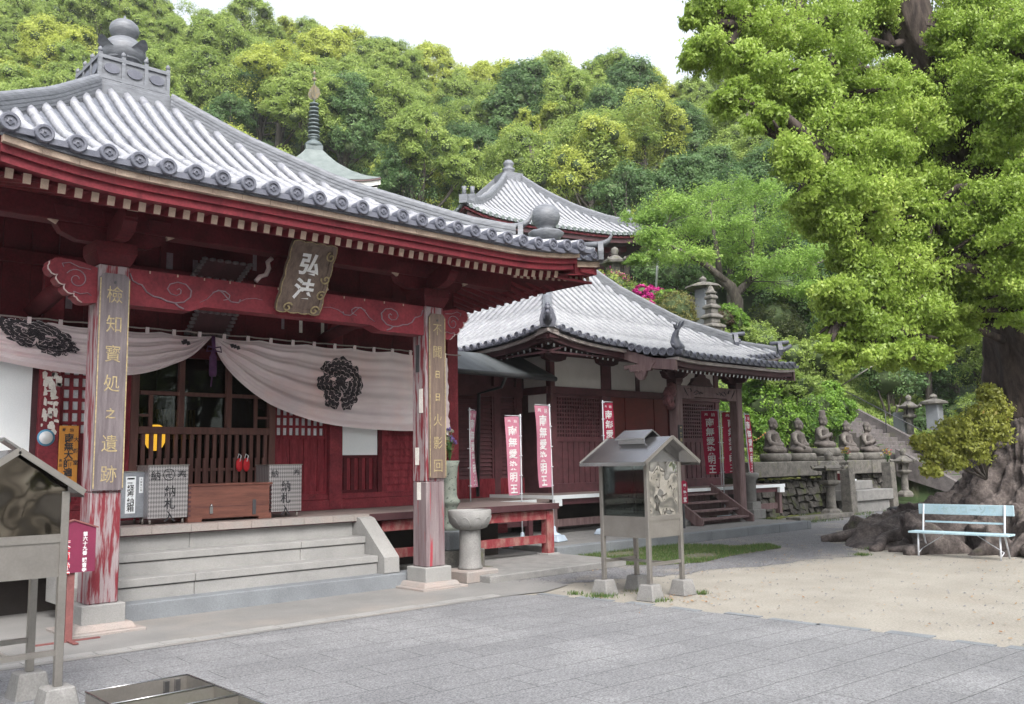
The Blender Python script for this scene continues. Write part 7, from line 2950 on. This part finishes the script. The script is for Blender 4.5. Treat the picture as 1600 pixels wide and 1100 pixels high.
for key, seed, m, kind, lb, hgt, rad in (
        ('y', 1, L_yel, 'broadleaf_tree', 'yellow green broadleaf tree with fresh billowing foliage in the hillside forest', 12.0, 4.0),
        ('m', 2, L_mid, 'broadleaf_tree', 'mid green broadleaf tree in the hillside forest', 12.5, 4.2),
        ('d', 3, L_dark, 'evergreen_tree', 'dark green evergreen tree in the hillside forest', 12.5, 3.9),
        ('m2', 4, L_mid, 'broadleaf_tree', 'mid green broadleaf tree in the hillside forest', 13.0, 3.5),
        ('y2', 5, L_yel, 'broadleaf_tree', 'yellow green broadleaf tree with fresh billowing foliage in the hillside forest', 11.0, 3.6),
        ('d2', 6, L_dark, 'evergreen_tree', 'dark green evergreen tree in the hillside forest', 10.5, 3.9)):
    protos[key] = forest_proto(seed, kind, m, lb, hgt, rad)
used_p = set()
fr = random.Random(21)
def plant(key, x, y, sc=1.0, z=None, label=None, sxy=1.0):
    p = protos[key]
    if key in used_p:
        o = dup(p)
    else:
        used_p.add(key)
        o = p
    if label:
        o['label'] = label
    o['group'] = {'y': 'fresh yellow green forest trees', 'm': 'mid green forest trees', 'd': 'dark forest trees'}[key[0]]
    o.location = (x, y, (terr(x, y) if z is None else z)-.3)
    o.rotation_euler = (0, 0, fr.uniform(0, 2*PI))
    o.scale = (sc*sxy, sc*sxy, sc)
    return o
def cam_px(x, y, z):
    q = CM @ np.array([x, y, z-EYE])
    return 800+F*q[0]/q[2], 550+F*q[1]/q[2], q[2]
s = 53.0
row = 0
while s < 99:
    l = -.62*s
    while l < .50*s:
        ss, ll = s+fr.uniform(-1.6, 1.6), l+fr.uniform(-1.6, 1.6)
        l += 5.0
        x, y = FW[0]*ss+FW[1]*ll, FW[1]*ss-FW[0]*ll
        px, py, D = cam_px(x, y, terr(x, y)+6)
        if px < -90 or px > 1690:
            continue
        if math.hypot(x-C3[0], y-C3[1]) < 12.0 or math.hypot(x-CP[0], y-CP[1]) < 6.5:
            continue
        if ss < 66 and 380 < px < 640:
            continue
        u_ = fr.random()
        # fresh trees gather in the middle and on the left slope, dark ones to the right
        py_ = .50 if 640 < px < 1010 else (.26 if px < 420 else .22)
        pd = .12 if px < 640 else (.20 if px < 1000 else .45)
        key = ('y' if fr.random() < .5 else 'y2') if u_ < py_ else (('d' if fr.random() < .5 else 'd2') if u_ > 1-pd else ('m' if fr.random() < .5 else 'm2'))
        plant(key, x, y, fr.uniform(.70, 1.10), sxy=fr.uniform(.92, 1.2))
    s += 4.7
    row += 1
# nearer trees right of the terrace hall and behind the stairway
for px, D, key, sc in ((1085, 50, 'd', .8), (1150, 49, 'd2', .85), (1225, 50, 'd', .9), (1290, 47, 'd2', .9), (1060, 55, 'y2', .7), (985, 56, 'd2', .8), (1350, 50, 'd', 1.0), (1420, 48, 'd2', .9), (1490, 50, 'd', 1.0), (1560, 47, 'd2', 1.0), (1620, 50, 'm', 1.0),
                       (1390, 43, 'd', .55), (1450, 42, 'd2', .6), (1530, 42, 'd', .65), (1590, 40, 'm', .6), (690, 56, 'd', .8), (660, 58, 'm2', .9), (640, 61, 'y', .72), (900, 57, 'y', .9), (830, 59, 'm', .9)):
    q = dep(px, 600, D)
    if math.hypot(q[0]-C3[0], q[1]-C3[1]) < 8.2:
        d = np.array([q[0]-C3[0], q[1]-C3[1]])
        d = d/np.linalg.norm(d)*8.6
        q = np.array([C3[0]+d[0], C3[1]+d[1], 0])
    plant(key, float(q[0]), float(q[1]), sc)

# ---- bushes
def bush(label, lobes_px, m, leaf, kind='shrub', tufts=60, per=22, k=.74, stem=True, spread=.12, hemi=-.8, aspect=.6, seed=0, group=None):
    rng = np.random.default_rng(seed)
    lobes = []
    for px, py, rpx, D, ry in lobes_px:
        c = dep(px, py, D)
        r = rpx*D/F
        lobes.append((c, (r, r, r*ry), float(np.clip(rng.normal(.45, .12), .2, .8))))
    cx_ = np.mean([l_[0][0] for l_ in lobes])
    cy_ = np.mean([l_[0][1] for l_ in lobes])
    zb_ = min(terr(cx_, cy_), min(l_[0][2]-l_[1][2] for l_ in lobes)+.3)
    t = thing(kind, label, 'shrub', (cx_, cy_, zb_), group=group)
    base_ = np.array([cx_, cy_, zb_])
    lo = [(l_[0]-base_, l_[1], l_[2]) for l_ in lobes]
    V, T = leaf_arrays(lo, leaf, rng, tufts=tufts, per=per, spread=spread, hemi=hemi, aspect=aspect)
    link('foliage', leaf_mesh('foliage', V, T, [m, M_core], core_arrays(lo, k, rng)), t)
    mb = MB()
    for c, r, _ in lo:
        mb.tube([(0, 0, -.3), (c[0]*.5, c[1]*.5, max(.05, c[2]*.4)), tuple(c)], [.06, .05, .03], 6)
    mb.build('stem', ['bark2'], t, local=True)
    return t
bush('large azalea mound in pale green with a few pink blossoms above the second hall roof', [(955, 446, 34, 38, .62), (985, 462, 34, 38, .6), (930, 440, 25, 38, .6), (1005, 480, 25, 37, .6)], L_azal, .10, per=26, seed=3)
bush('bright magenta azalea in full bloom on the terrace edge', [(1018, 462, 18, 37, .75), (1003, 455, 12, 37, .7), (1012, 480, 14, 36.5, .7), (1030, 470, 12, 36.8, .7)], L_mag, .10, per=26, seed=4)
bush('olive brown clipped dome bush next to the magenta azalea', [(1056, 483, 30, 35.5, .95), (1060, 500, 30, 35.5, .7)], L_dome, .06, tufts=240, per=24, k=.93, spread=.07, seed=5)
bush('light green clipped bush peeking out behind the olive dome', [(1042, 466, 20, 36.5, .7)], L_shrub, .07, tufts=120, per=22, k=.9, spread=.08, seed=6)
bush('round green clipped bush right of the stacked stone pagoda', [(1140, 492, 20, 37, .85), (1152, 502, 18, 37, .9)], L_shrub, .08, tufts=120, per=22, k=.9, spread=.08, seed=7)
bush('dark reddish round bush beside the stone pagoda', [(1130, 498, 15, 36.5, .9)], leafmat('dark_red_leaf', (.05, .035, .02), (.10, .06, .03), trans=.2), .07, tufts=90, per=20, k=.9, seed=8)
bush('big dark green clipped dome with brownish flank on the slope', [(1215, 500, 32, 39, .85), (1232, 512, 26, 39, .8)], leafmat('dark_dome_leaf', (.04, .06, .02), (.09, .11, .03), (.15, .13, .04), trans=.2), .08, tufts=200, per=22, k=.92, spread=.08, seed=9)
bush('loose green shrub between the two clipped domes', [(1180, 520, 30, 38, .6), (1195, 535, 26, 37, .7), (1160, 522, 20, 37, .7)], L_mid, .10, seed=10)
bush('dark shrub under the cherry tree', [(1055, 430, 32, 43, .8), (1020, 420, 30, 44, .9), (1085, 440, 30, 43, .8)], L_dark, .14, seed=11)
bush('dark shrub filling the hollow behind the cherry trunk', [(1220, 455, 40, 45, .6), (1270, 470, 40, 45, .7), (1300, 500, 40, 44, .7)], L_dark, .14, seed=12)
bush('bright green shrub right behind the statue with the bare round head', [(1200, 640, 42, 32, .95), (1180, 615, 26, 32.5, .8), (1225, 660, 34, 31.6, 1.0), (1190, 680, 34, 31.2, .8), (1165, 660, 26, 32, .9)], L_shrub, .12, tufts=90, per=24, k=.72, seed=13)
bush('wide bright green shrub behind the middle statues', [(1270, 640, 42, 34, .8), (1308, 640, 28, 35, .8), (1285, 660, 36, 34.5, .8), (1250, 668, 36, 33, .9), (1318, 650, 14, 35.5, .9), (1295, 612, 20, 35.5, .7)], L_shrub, .12, tufts=90, per=24, k=.72, seed=14)
bush('loose green bush higher up behind the second hall roof corner', [(1215, 590, 34, 32, .7), (1250, 605, 32, 32, .7), (1185, 580, 24, 32, .7)], L_mid, .12, seed=15)
bush('leafy bush on the slope to the left of the stairway top', [(1280, 555, 40, 38, .8), (1240, 555, 32, 38, .8), (1300, 580, 26, 38, .8)], L_mid, .14, seed=16)
bush('bush with glossy dark leaves beside the stone lantern and stairway', [(1385, 590, 40, 40, .9), (1360, 570, 30, 40, .8), (1415, 600, 30, 40, .8)], L_dark, .12, seed=17)
bush('low dark bush along the foot of the wooded slope', [(1450, 660, 40, 40, .6), (1500, 650, 40, 40, .7), (1420, 660, 30, 40, .6), (1550, 640, 40, 40, .8)], L_dark, .13, seed=18)
bush('rounded green bush behind the short stone post', [(1455, 690, 20, 35.2, .8), (1520, 640, 36, 37, .5), (1545, 625, 34, 37.5, .5)], L_mid, .10, seed=19)
bush('green shrub under the great tree, seen through the porch pillars of the second hall', [(1132, 640, 26, 32, 1.0), (1130, 680, 24, 32, 1.0)], L_shrub, .12, tufts=90, per=24, k=.72, seed=20)
bush('dark hedge behind the far end of the second hall', [(1155, 720, 30, 31, .9), (1150, 690, 24, 31.5, .8)], L_mid, .12, seed=22)
# leafy ground cover over the bank: nobody could count it
rng = np.random.default_rng(5)
pts = []
while len(pts) < 60000:
    x, y = rng.uniform(23.5, 48), rng.uniform(16.6, 30)
    if SXA-.4 < x < SXB+.4 and y < 24:
        continue
    z = terr(x, y)
    if z > .3:
        pts.append((x, y, z+rng.uniform(0, .22)))
P = np.array(pts)
lobes1 = None
N = rng.normal(size=P.shape)*.6+np.array([-.3, -.5, .6])
N /= np.linalg.norm(N, axis=1)[:, None]
a = np.cross(N, rng.normal(size=N.shape))
a /= np.linalg.norm(a, axis=1)[:, None]
b = np.cross(N, a)
L = rng.uniform(.08, .2, len(P))[:, None]
V = np.stack([P-a*L*.5, P+b*L*.3, P+a*L*.5, P-b*L*.3], axis=1).reshape(-1, 3)
o = link('undergrowth', leaf_mesh('undergrowth', V, np.clip(rng.normal(.4, .2, len(P))+.2*np.sin(P[:, 0])*np.sin(P[:, 1]*1.3), 0, 1), [L_mid]))
props(o, kind='stuff')

# ---- cherry tree on the terrace
def tree_from_px(kind, label, base_px, trunk_px, lobes_px, limbs, m, leaf, tufts, per, spread, seed, rb, barkm='bark2', hemi=-.5, droop=.2, aspect=.5, core=None, split_=0):
    rng = np.random.default_rng(seed)
    b = dep(*base_px)
    t = thing(kind, label, 'tree', tuple(b))
    lobes = []
    for px, py, rpx, D, fl in lobes_px:
        r = rpx*D/F
        lobes.append((dep(px, py, D)-b, (r, r, r*fl), float(np.clip(rng.normal(.45, .14), .15, .85))))
    lv = lobes
    if split_:
        lv = []
        for c, r, tn in lobes:
            for k in range(split_*3 if r[0] > .8 and barkm == 'bark' else split_):
                d = rng.normal(size=3)
                d /= np.linalg.norm(d)
                q = r[0]*rng.uniform(.30, .55)
                cc = c+d*np.array(r)*rng.uniform(.45, .92)
                lv.append((cc, (q*rng.uniform(.9, 1.4), q*rng.uniform(.9, 1.4), q*rng.uniform(.55, .95)), float(np.clip(tn+rng.normal()*.13, .1, .92))))
    V, T = leaf_arrays(lv, leaf, rng, tufts=tufts, per=per, spread=spread, hemi=hemi, aspect=aspect, droop=droop, shell=(.35, 1.1))
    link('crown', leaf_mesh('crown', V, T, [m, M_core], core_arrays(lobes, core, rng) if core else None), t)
    mb = MB()
    tp = [dep(*p[:3])-b for p in trunk_px]
    if barkm == 'bark':
        ts = np.linspace(0, len(tp)-1, 46)
        kk = np.arange(len(tp))
        pts = [tuple(float(np.interp(q, kk, [p[i] for p in tp])) for i in range(3)) for q in ts]
        mb.tube(pts, [float(np.interp(q, kk, [p[3] for p in trunk_px])) for q in ts], 40)
        nv = []
        for i, q in enumerate(mb.v):
            c = Vector(pts[i//40])
            d = Vector(q)-c
            th = 2*PI*(i % 40)/40
            k = 1+.20*mnoise.fractal(Vector((math.cos(th)*3.5, math.sin(th)*3.5, q[2]*.55)), .9, 2.2, 4)+.05*math.sin(9*th+q[2])
            nv.append(tuple(c+d*k))
        mb.v = nv
    else:
        mb.tube([tuple(p) for p in tp], [p[3] for p in trunk_px], 12)
    for lm in limbs:
        ps = [dep(*p[:3])-b for p in lm]
        mb.tube([tuple(p) for p in ps], [p[3] for p in lm], 7)
    rl = random.Random(seed)
    for c, r, _ in lobes:        # twigs reaching each leaf mass
        near = min([dep(*p[:3])-b for lm in limbs for p in lm]+tp, key=lambda q: np.linalg.norm(q-c))
        mid = (near+c)/2+np.array([rl.uniform(-.2, .2), rl.uniform(-.2, .2), rl.uniform(-.1, .3)])
        mb.tube([tuple(near), tuple(mid), tuple(c)], [rb*.14, rb*.09, rb*.04], 5)
        for k in range(3):
            e = c+np.array([rl.uniform(-1, 1), rl.uniform(-1, 1), rl.uniform(-.5, .8)])*np.array(r)*.8
            mb.tube([tuple(mid), tuple((mid+e)/2), tuple(e)], [rb*.07, rb*.05, rb*.02], 4)
    mb.build('trunk', [barkm], t, local=True)
    return t
ch = []
for px, py, r in ((1005, 345, 34), (1055, 325, 44), (1115, 312, 50), (1180, 302, 52), (1245, 318, 50), (1025, 375, 40), (1085, 362, 48), (1155, 358, 52), (1225, 368, 54), (1290, 350, 46), (1070, 405, 42), (1140, 400, 46), (1215, 415, 54), (1275, 410, 50), (1005, 405, 26), (1180, 440, 40), (1250, 450, 44), (1320, 390, 44)):
    ch.append((px, py, r, 38.5+((px*7+py*3) % 50)/12, .36))
tree_from_px('cherry_tree', 'spreading fresh green cherry tree in flat layers on the terrace', (1152, 505, 40),
             ((1152, 520, 40, .30), (1152, 470, 40, .26), (1142, 448, 40, .24), (1120, 430, 39.8, .17)), ch,
             (((1150, 460, 40, .2), (1180, 430, 40.5, .14), (1215, 395, 41, .09), (1250, 350, 41, .05)), ((1142, 448, 40, .2), (1105, 415, 39.5, .14), (1070, 395, 39, .08), (1030, 375, 39, .05)),
              ((1125, 433, 40, .16), (1120, 390, 40, .10), (1110, 330, 40, .05)), ((1170, 440, 40, .14), (1175, 390, 40, .09), (1180, 320, 40, .05)), ((1190, 425, 41, .12), (1250, 425, 41, .08), (1300, 400, 41, .05))),
             L_cherry, .12, 16, 22, .26, 31, .22, core=None, split_=8)

# ---- the great camphor tree
cam_l = [(1115, 15, 42, 14.6), (1108, 85, 36, 14.2), (1165, 35, 46, 15), (1175, 105, 46, 14.2), (1150, 155, 32, 13.8), (1225, 55, 52, 15.5), (1235, 135, 52, 14.3), (1195, 195, 32, 13.6), (1295, 25, 56, 16), (1300, 105, 54, 15), (1285, 195, 54, 14.2), (1250, 245, 40, 13.3),
         (1352, 165, 56, 15), (1345, 240, 58, 14.2), (1300, 292, 46, 13.6), (1360, 45, 46, 17.5), (1530, 20, 56, 16.5), (1585, 60, 46, 15), (1500, 140, 50, 16), (1555, 140, 52, 15), (1600, 150, 46, 14.5), (1425, 205, 52, 15.6), (1400, 275, 56, 15), (1440, 330, 46, 15.2),
         (1575, 215, 46, 15), (1605, 280, 50, 14.2), (1555, 320, 56, 14.3), (1600, 370, 46, 13.8), (1355, 325, 52, 14), (1290, 340, 38, 13.6), (1335, 388, 44, 14), (1402, 352, 54, 15), (1465, 372, 56, 15), (1525, 400, 56, 14.6), (1585, 430, 56, 14), (1410, 425, 56, 14.6),
         (1355, 440, 42, 14), (1302, 458, 33, 13.6), (1318, 508, 38, 13.6), (1358, 498, 48, 14), (1412, 492, 50, 14.6), (1472, 440, 52, 15), (1540, 465, 36, 15), (1338, 555, 30, 13.7), (1382, 540, 34, 14), (1437, 538, 38, 14.4), (1484, 505, 38, 14.8), (1598, 485, 34, 14.5),
         (1260, 310, 26, 13.4), (1295, 545, 18, 13.4), (1445, 565, 20, 14.2), (1080, 95, 14, 14.0), (1085, 30, 18, 14.4),
         (1640, 220, 90, 17), (1680, 60, 110, 18), (1660, 380, 90, 17), (1500, -90, 120, 18), (1350, -90, 110, 17.5), (1220, -70, 80, 16.5), (1720, 200, 120, 20), (1600, -60, 120, 21), (1500, 60, 50, 19), (1440, 130, 40, 18.5), (1490, 55, 44, 16.2), (1385, 130, 36, 16), (1425, 150, 34, 16), (1380, 20, 40, 16.6), (1455, 300, 44, 15.4), (1560, 400, 46, 14.8), (1530, 350, 40, 15.4), (1475, 180, 34, 16.2)]
cam_l = [(a_, b_, r_*1.08, d_, .82) for a_, b_, r_, d_ in cam_l]+[(a_+8, b_+10, r_*1.0, d_+1.3, .85) for a_, b_, r_, d_ in cam_l if a_ < 1620 and r_ > 32 and not (1385 < a_ < 1470 and b_ < 120)]
BS = dep(1625, 800, 18.4)
great = tree_from_px('camphor_tree', 'enormous old tree with bright green leaves and spreading roots at the right', (1625, 800, 18.4),
             ((1623, 640, 18.3, .98), (1618, 560, 18.1, .90), (1600, 470, 17.9, .82), (1560, 350, 17.6, .70), (1515, 245, 17.3, .56), (1460, 120, 17.1, .48), (1425, 40, 17.0, .42), (1395, -80, 17, .30)), cam_l,
             (((1462, 125, 17.1, 0.136), (1425, 108, 16.8, 0.105), (1385, 116, 16.4, 0.081), (1345, 106, 15.9, 0.062), (1300, 122, 15.4, 0.043), (1200, 90, 15, 0.019)), ((1430, 60, 17, 0.099), (1390, 72, 16.7, 0.074), (1350, 58, 16.4, 0.056), (1260, 40, 15.6, 0.031), (1150, 40, 14.8, 0.019)),
              ((1535, 290, 17.4, 0.161), (1450, 300, 16.4, 0.112), (1370, 280, 15, 0.062), (1290, 240, 14, 0.031)), ((1580, 420, 17.8, .2), (1500, 440, 16.2, 0.087), (1420, 430, 15, 0.056), (1340, 460, 14, 0.031)),
              ((1598, 545, 18.0, 0.099), (1535, 518, 17.4, 0.074), (1512, 503, 16.8, 0.056), (1450, 500, 15.2, 0.031), (1380, 520, 14.2, 0.019)), ((1560, 340, 17.5, .2), (1590, 250, 16.5, 0.099), (1610, 180, 15.5, 0.062)),
              ((1520, 250, 17.3, .2), (1540, 150, 16.6, 0.087), (1550, 60, 16.4, 0.050)), ((1560, 370, 17.5, .2), (1500, 340, 16.4, 0.087), (1440, 350, 15.4, 0.050), (1360, 340, 14.2, 0.031))),
             L_camphor, .068, 15, 36, .26, 41, .9, 'bark', hemi=-.8, droop=.9, aspect=.52, split_=11)
# flared base: ridged roots running out over the ground
bx, by = float(dep(1625, 700, 18.4)[0]), float(dep(1625, 700, 18.4)[1])
rr = random.Random(12)
ROOTS = [(92, .13, .62, 3.8), (106, .12, .42, 3.9), (121, .12, .60, 4.1), (137, .13, .50, 4.1), (153, .13, .80, 3.8), (170, .12, .50, 3.4), (186, .13, .70, 3.3), (203, .12, .45, 3.1), (220, .13, .65, 3.2), (242, .14, .6, 3.3), (275, .2, .7, 3.4), (320, .2, .7, 3.4), (5, .2, .7, 3.4), (50, .2, .7, 3.6)]
ROOTS = [(math.radians(a), b, c, d) for a, b, c, d in ROOTS]
ph = [rr.uniform(0, 6.28) for _ in range(12)]
from mathutils import noise as mnoise
def root_fn(u, v):
    th = 2*PI*u
    t = v
    wob = .16*math.sin(2.6*(1-t)*PI+ph[3]+3*th)*(1-t)+.07*math.sin(7*(1-t)*PI+ph[4]+5*th)*(1-t)
    tq = th+wob
    rid, ro = 0.0, 2.75
    for a, w_, h_, ln in ROOTS:
        d = abs((tq-a+PI) % (2*PI)-PI)
        g_ = math.exp(-(d/w_)**2)
        rid = max(rid, g_*h_)
        ro = max(ro, 2.75+(ln-2.75)*math.exp(-(d/(w_*1.25))**2))
    rt = .98
    r = rt+(ro-rt)*(1-t)**1.65
    env = min(1, t*10)*(1-t)**.7
    z = 2.5*t**2.4+.66*t*(1-t)+rid*.78*env-.16*env*(1-min(1, rid*2.4))
    p = Vector((bx+r*math.cos(th), by+r*math.sin(th), z))
    n_ = mnoise.fractal(p*1.6, .9, 2.1, 5)*.16*min(1, t*8)*(1-t*.55)+mnoise.fractal(Vector((th*6, t*3, 2.0)), .8, 2.2, 4)*.09*min(1, t*8)
    n_ += (mnoise.fractal(p*6.0, .7, 2.1, 4)*.075+.05*abs(mnoise.noise(Vector((th*16, t*5, 1.0)))))*min(1, t*8)*(1-t*.4)
    z += n_
    r += n_*.7
    lx = (dep(1623, 640, 18.3)[0]-bx)*t*t
    ly = (dep(1623, 640, 18.3)[1]-by)*t*t
    return (bx+r*math.cos(th)+lx, by+r*math.sin(th)+ly, z-.04)
mb = MB()
mb.grid(root_fn, 420, 110)
def ground_root(a0, r0, r1, rad, bend, h=.12):
    pts, rs = [], []
    for k in range(12):
        f = k/11
        r = r0+(r1-r0)*f
        a = a0+bend*f*f+.05*math.sin(9*f+a0*5)
        pts.append((bx+r*math.cos(a), by+r*math.sin(a), max(-.02, h*(1-f)**1.2+rad*.15)))
        rs.append(rad*(1-.72*f)*(1+.14*math.sin(7*f+a0*3)))
    mb.tube(pts, rs, 10)
for a, r0, r1, rad, bend in ((108, 2.5, 4.15, .24, .10), (128, 2.5, 4.3, .28, -.12), (143, 2.5, 4.15, .22, .16), (156, 2.2, 4.1, .30, .18), (170, 2.1, 3.9, .2, -.2), (190, 2.0, 3.7, .24, .15), (214, 2.0, 3.5, .22, -.15), (236, 2.1, 3.6, .22, .1), (96, 2.4, 4.0, .22, .12)):
    ground_root(math.radians(a), r0, r1, rad, bend, .34)
mb.build('root_flare', ['root'], great)
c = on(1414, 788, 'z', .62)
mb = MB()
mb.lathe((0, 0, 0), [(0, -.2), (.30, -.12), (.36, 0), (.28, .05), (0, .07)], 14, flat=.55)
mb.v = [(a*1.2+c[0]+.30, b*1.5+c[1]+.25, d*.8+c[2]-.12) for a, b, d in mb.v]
mb.build('root_hollow_shade', ['ink'], great)  # black lump painting the deep shade of a hollow under the roots
# yellowish sprouts at the trunk's foot
rng = np.random.default_rng(77)
t = thing('root_sprout', 'yellowish leafy sprouts growing from the foot of the great tree', 'sprouts', tuple(dep(1540, 740, 17.2)))
b = dep(1540, 740, 17.2)
lobes = []
for px, py, rpx, D in ((1550, 640, 26, 17.0), (1530, 662, 32, 16.8), (1495, 680, 34, 16.7), (1470, 705, 28, 16.6), (1515, 700, 34, 16.7), (1550, 675, 30, 16.9), (1455, 735, 16, 16.5), (1490, 725, 18, 16.6), (1545, 615, 16, 17.1), (1440, 690, 14, 16.5)):
    r = rpx*D/F
    lobes.append((dep(px, py, D)-b, (r, r, r*.8), float(rng.uniform(.3, .7))))
V, T = leaf_arrays(lobes, .085, rng, tufts=60, per=24, spread=.2, hemi=-.8, droop=.8, aspect=.5, shell=(.4, 1.05))
link('foliage', leaf_mesh('foliage', V, T, [L_sprout]), t)
mb = MB()
for c, r, _ in lobes:
    mb.tube([(0, 0, -.1), tuple(c*.5+np.array([0, 0, .1])), tuple(c)], [.03, .02, .008], 5)
mb.build('stem', ['bark2'], t, local=True)

for x, y, key, sc in ((40, 9, 'm', .9), (44, 3, 'd', .9), (42, -5, 'm2', .9), (49, 8, 'd2', 1.0), (52, -2, 'y', 1.0), (47, 13, 'm', .9), (38, -13, 'd', .9), (58, 5, 'm2', 1.0), (44, -20, 'm', 1.0)):
    o = plant(key, x, y, sc)
    o['label'] = 'tree at the edge of the yard, beyond the great old tree'
    o['group'] = 'trees beyond the great tree'

# ---- trees standing behind the photographer, only met in the reflections of glass and steel
for x, y, key, sc in ((-14, -16, 'm', 1.0), (-8, -19, 'd', 1.0), (-2, -18, 'm2', 1.0), (5, -20, 'y', 1.0), (12, -17, 'd2', 1.0), (18, -13, 'm', 1.0), (-17, -8, 'd', .9), (-18, 0, 'm2', .9), (-19, 8, 'd2', .9), (-16, 16, 'm', .9), (25, -8, 'd', 1.0), (-11, -24, 'd2', 1.2), (-5, -25, 'm', 1.2), (1, -24, 'd', 1.25), (8, -26, 'm2', 1.2), (15, -23, 'd', 1.2), (20, -19, 'm', 1.2), (24, -14, 'd2', 1.1)):
    o = plant(key, x, y, sc, 0.0)
    o['group'] = 'trees behind the viewpoint'
    o['label'] = 'tree standing behind the viewpoint, met only in reflections'

# ---- the pale air that softens the far slope: one closed box of even, thin haze
mb = MB()
mb.ab((-155, -155, -1.0), (205, 205, 78))
hz = mb.build('haze', [M['white']], kind='stuff')
hm = bpy.data.materials.new('thin_haze')
hm.use_nodes = True
n, l = hm.node_tree.nodes, hm.node_tree.links
n.remove(n['Principled BSDF'])
pv = n.new('ShaderNodeVolumePrincipled')
pv.inputs['Color'].default_value = (.93, .95, .97, 1)
pv.inputs['Density'].default_value = .00045
pv.inputs['Anisotropy'].default_value = .2
l.new(pv.outputs[0], n['Material Output'].inputs['Volume'])
hz.data.materials[0] = hm
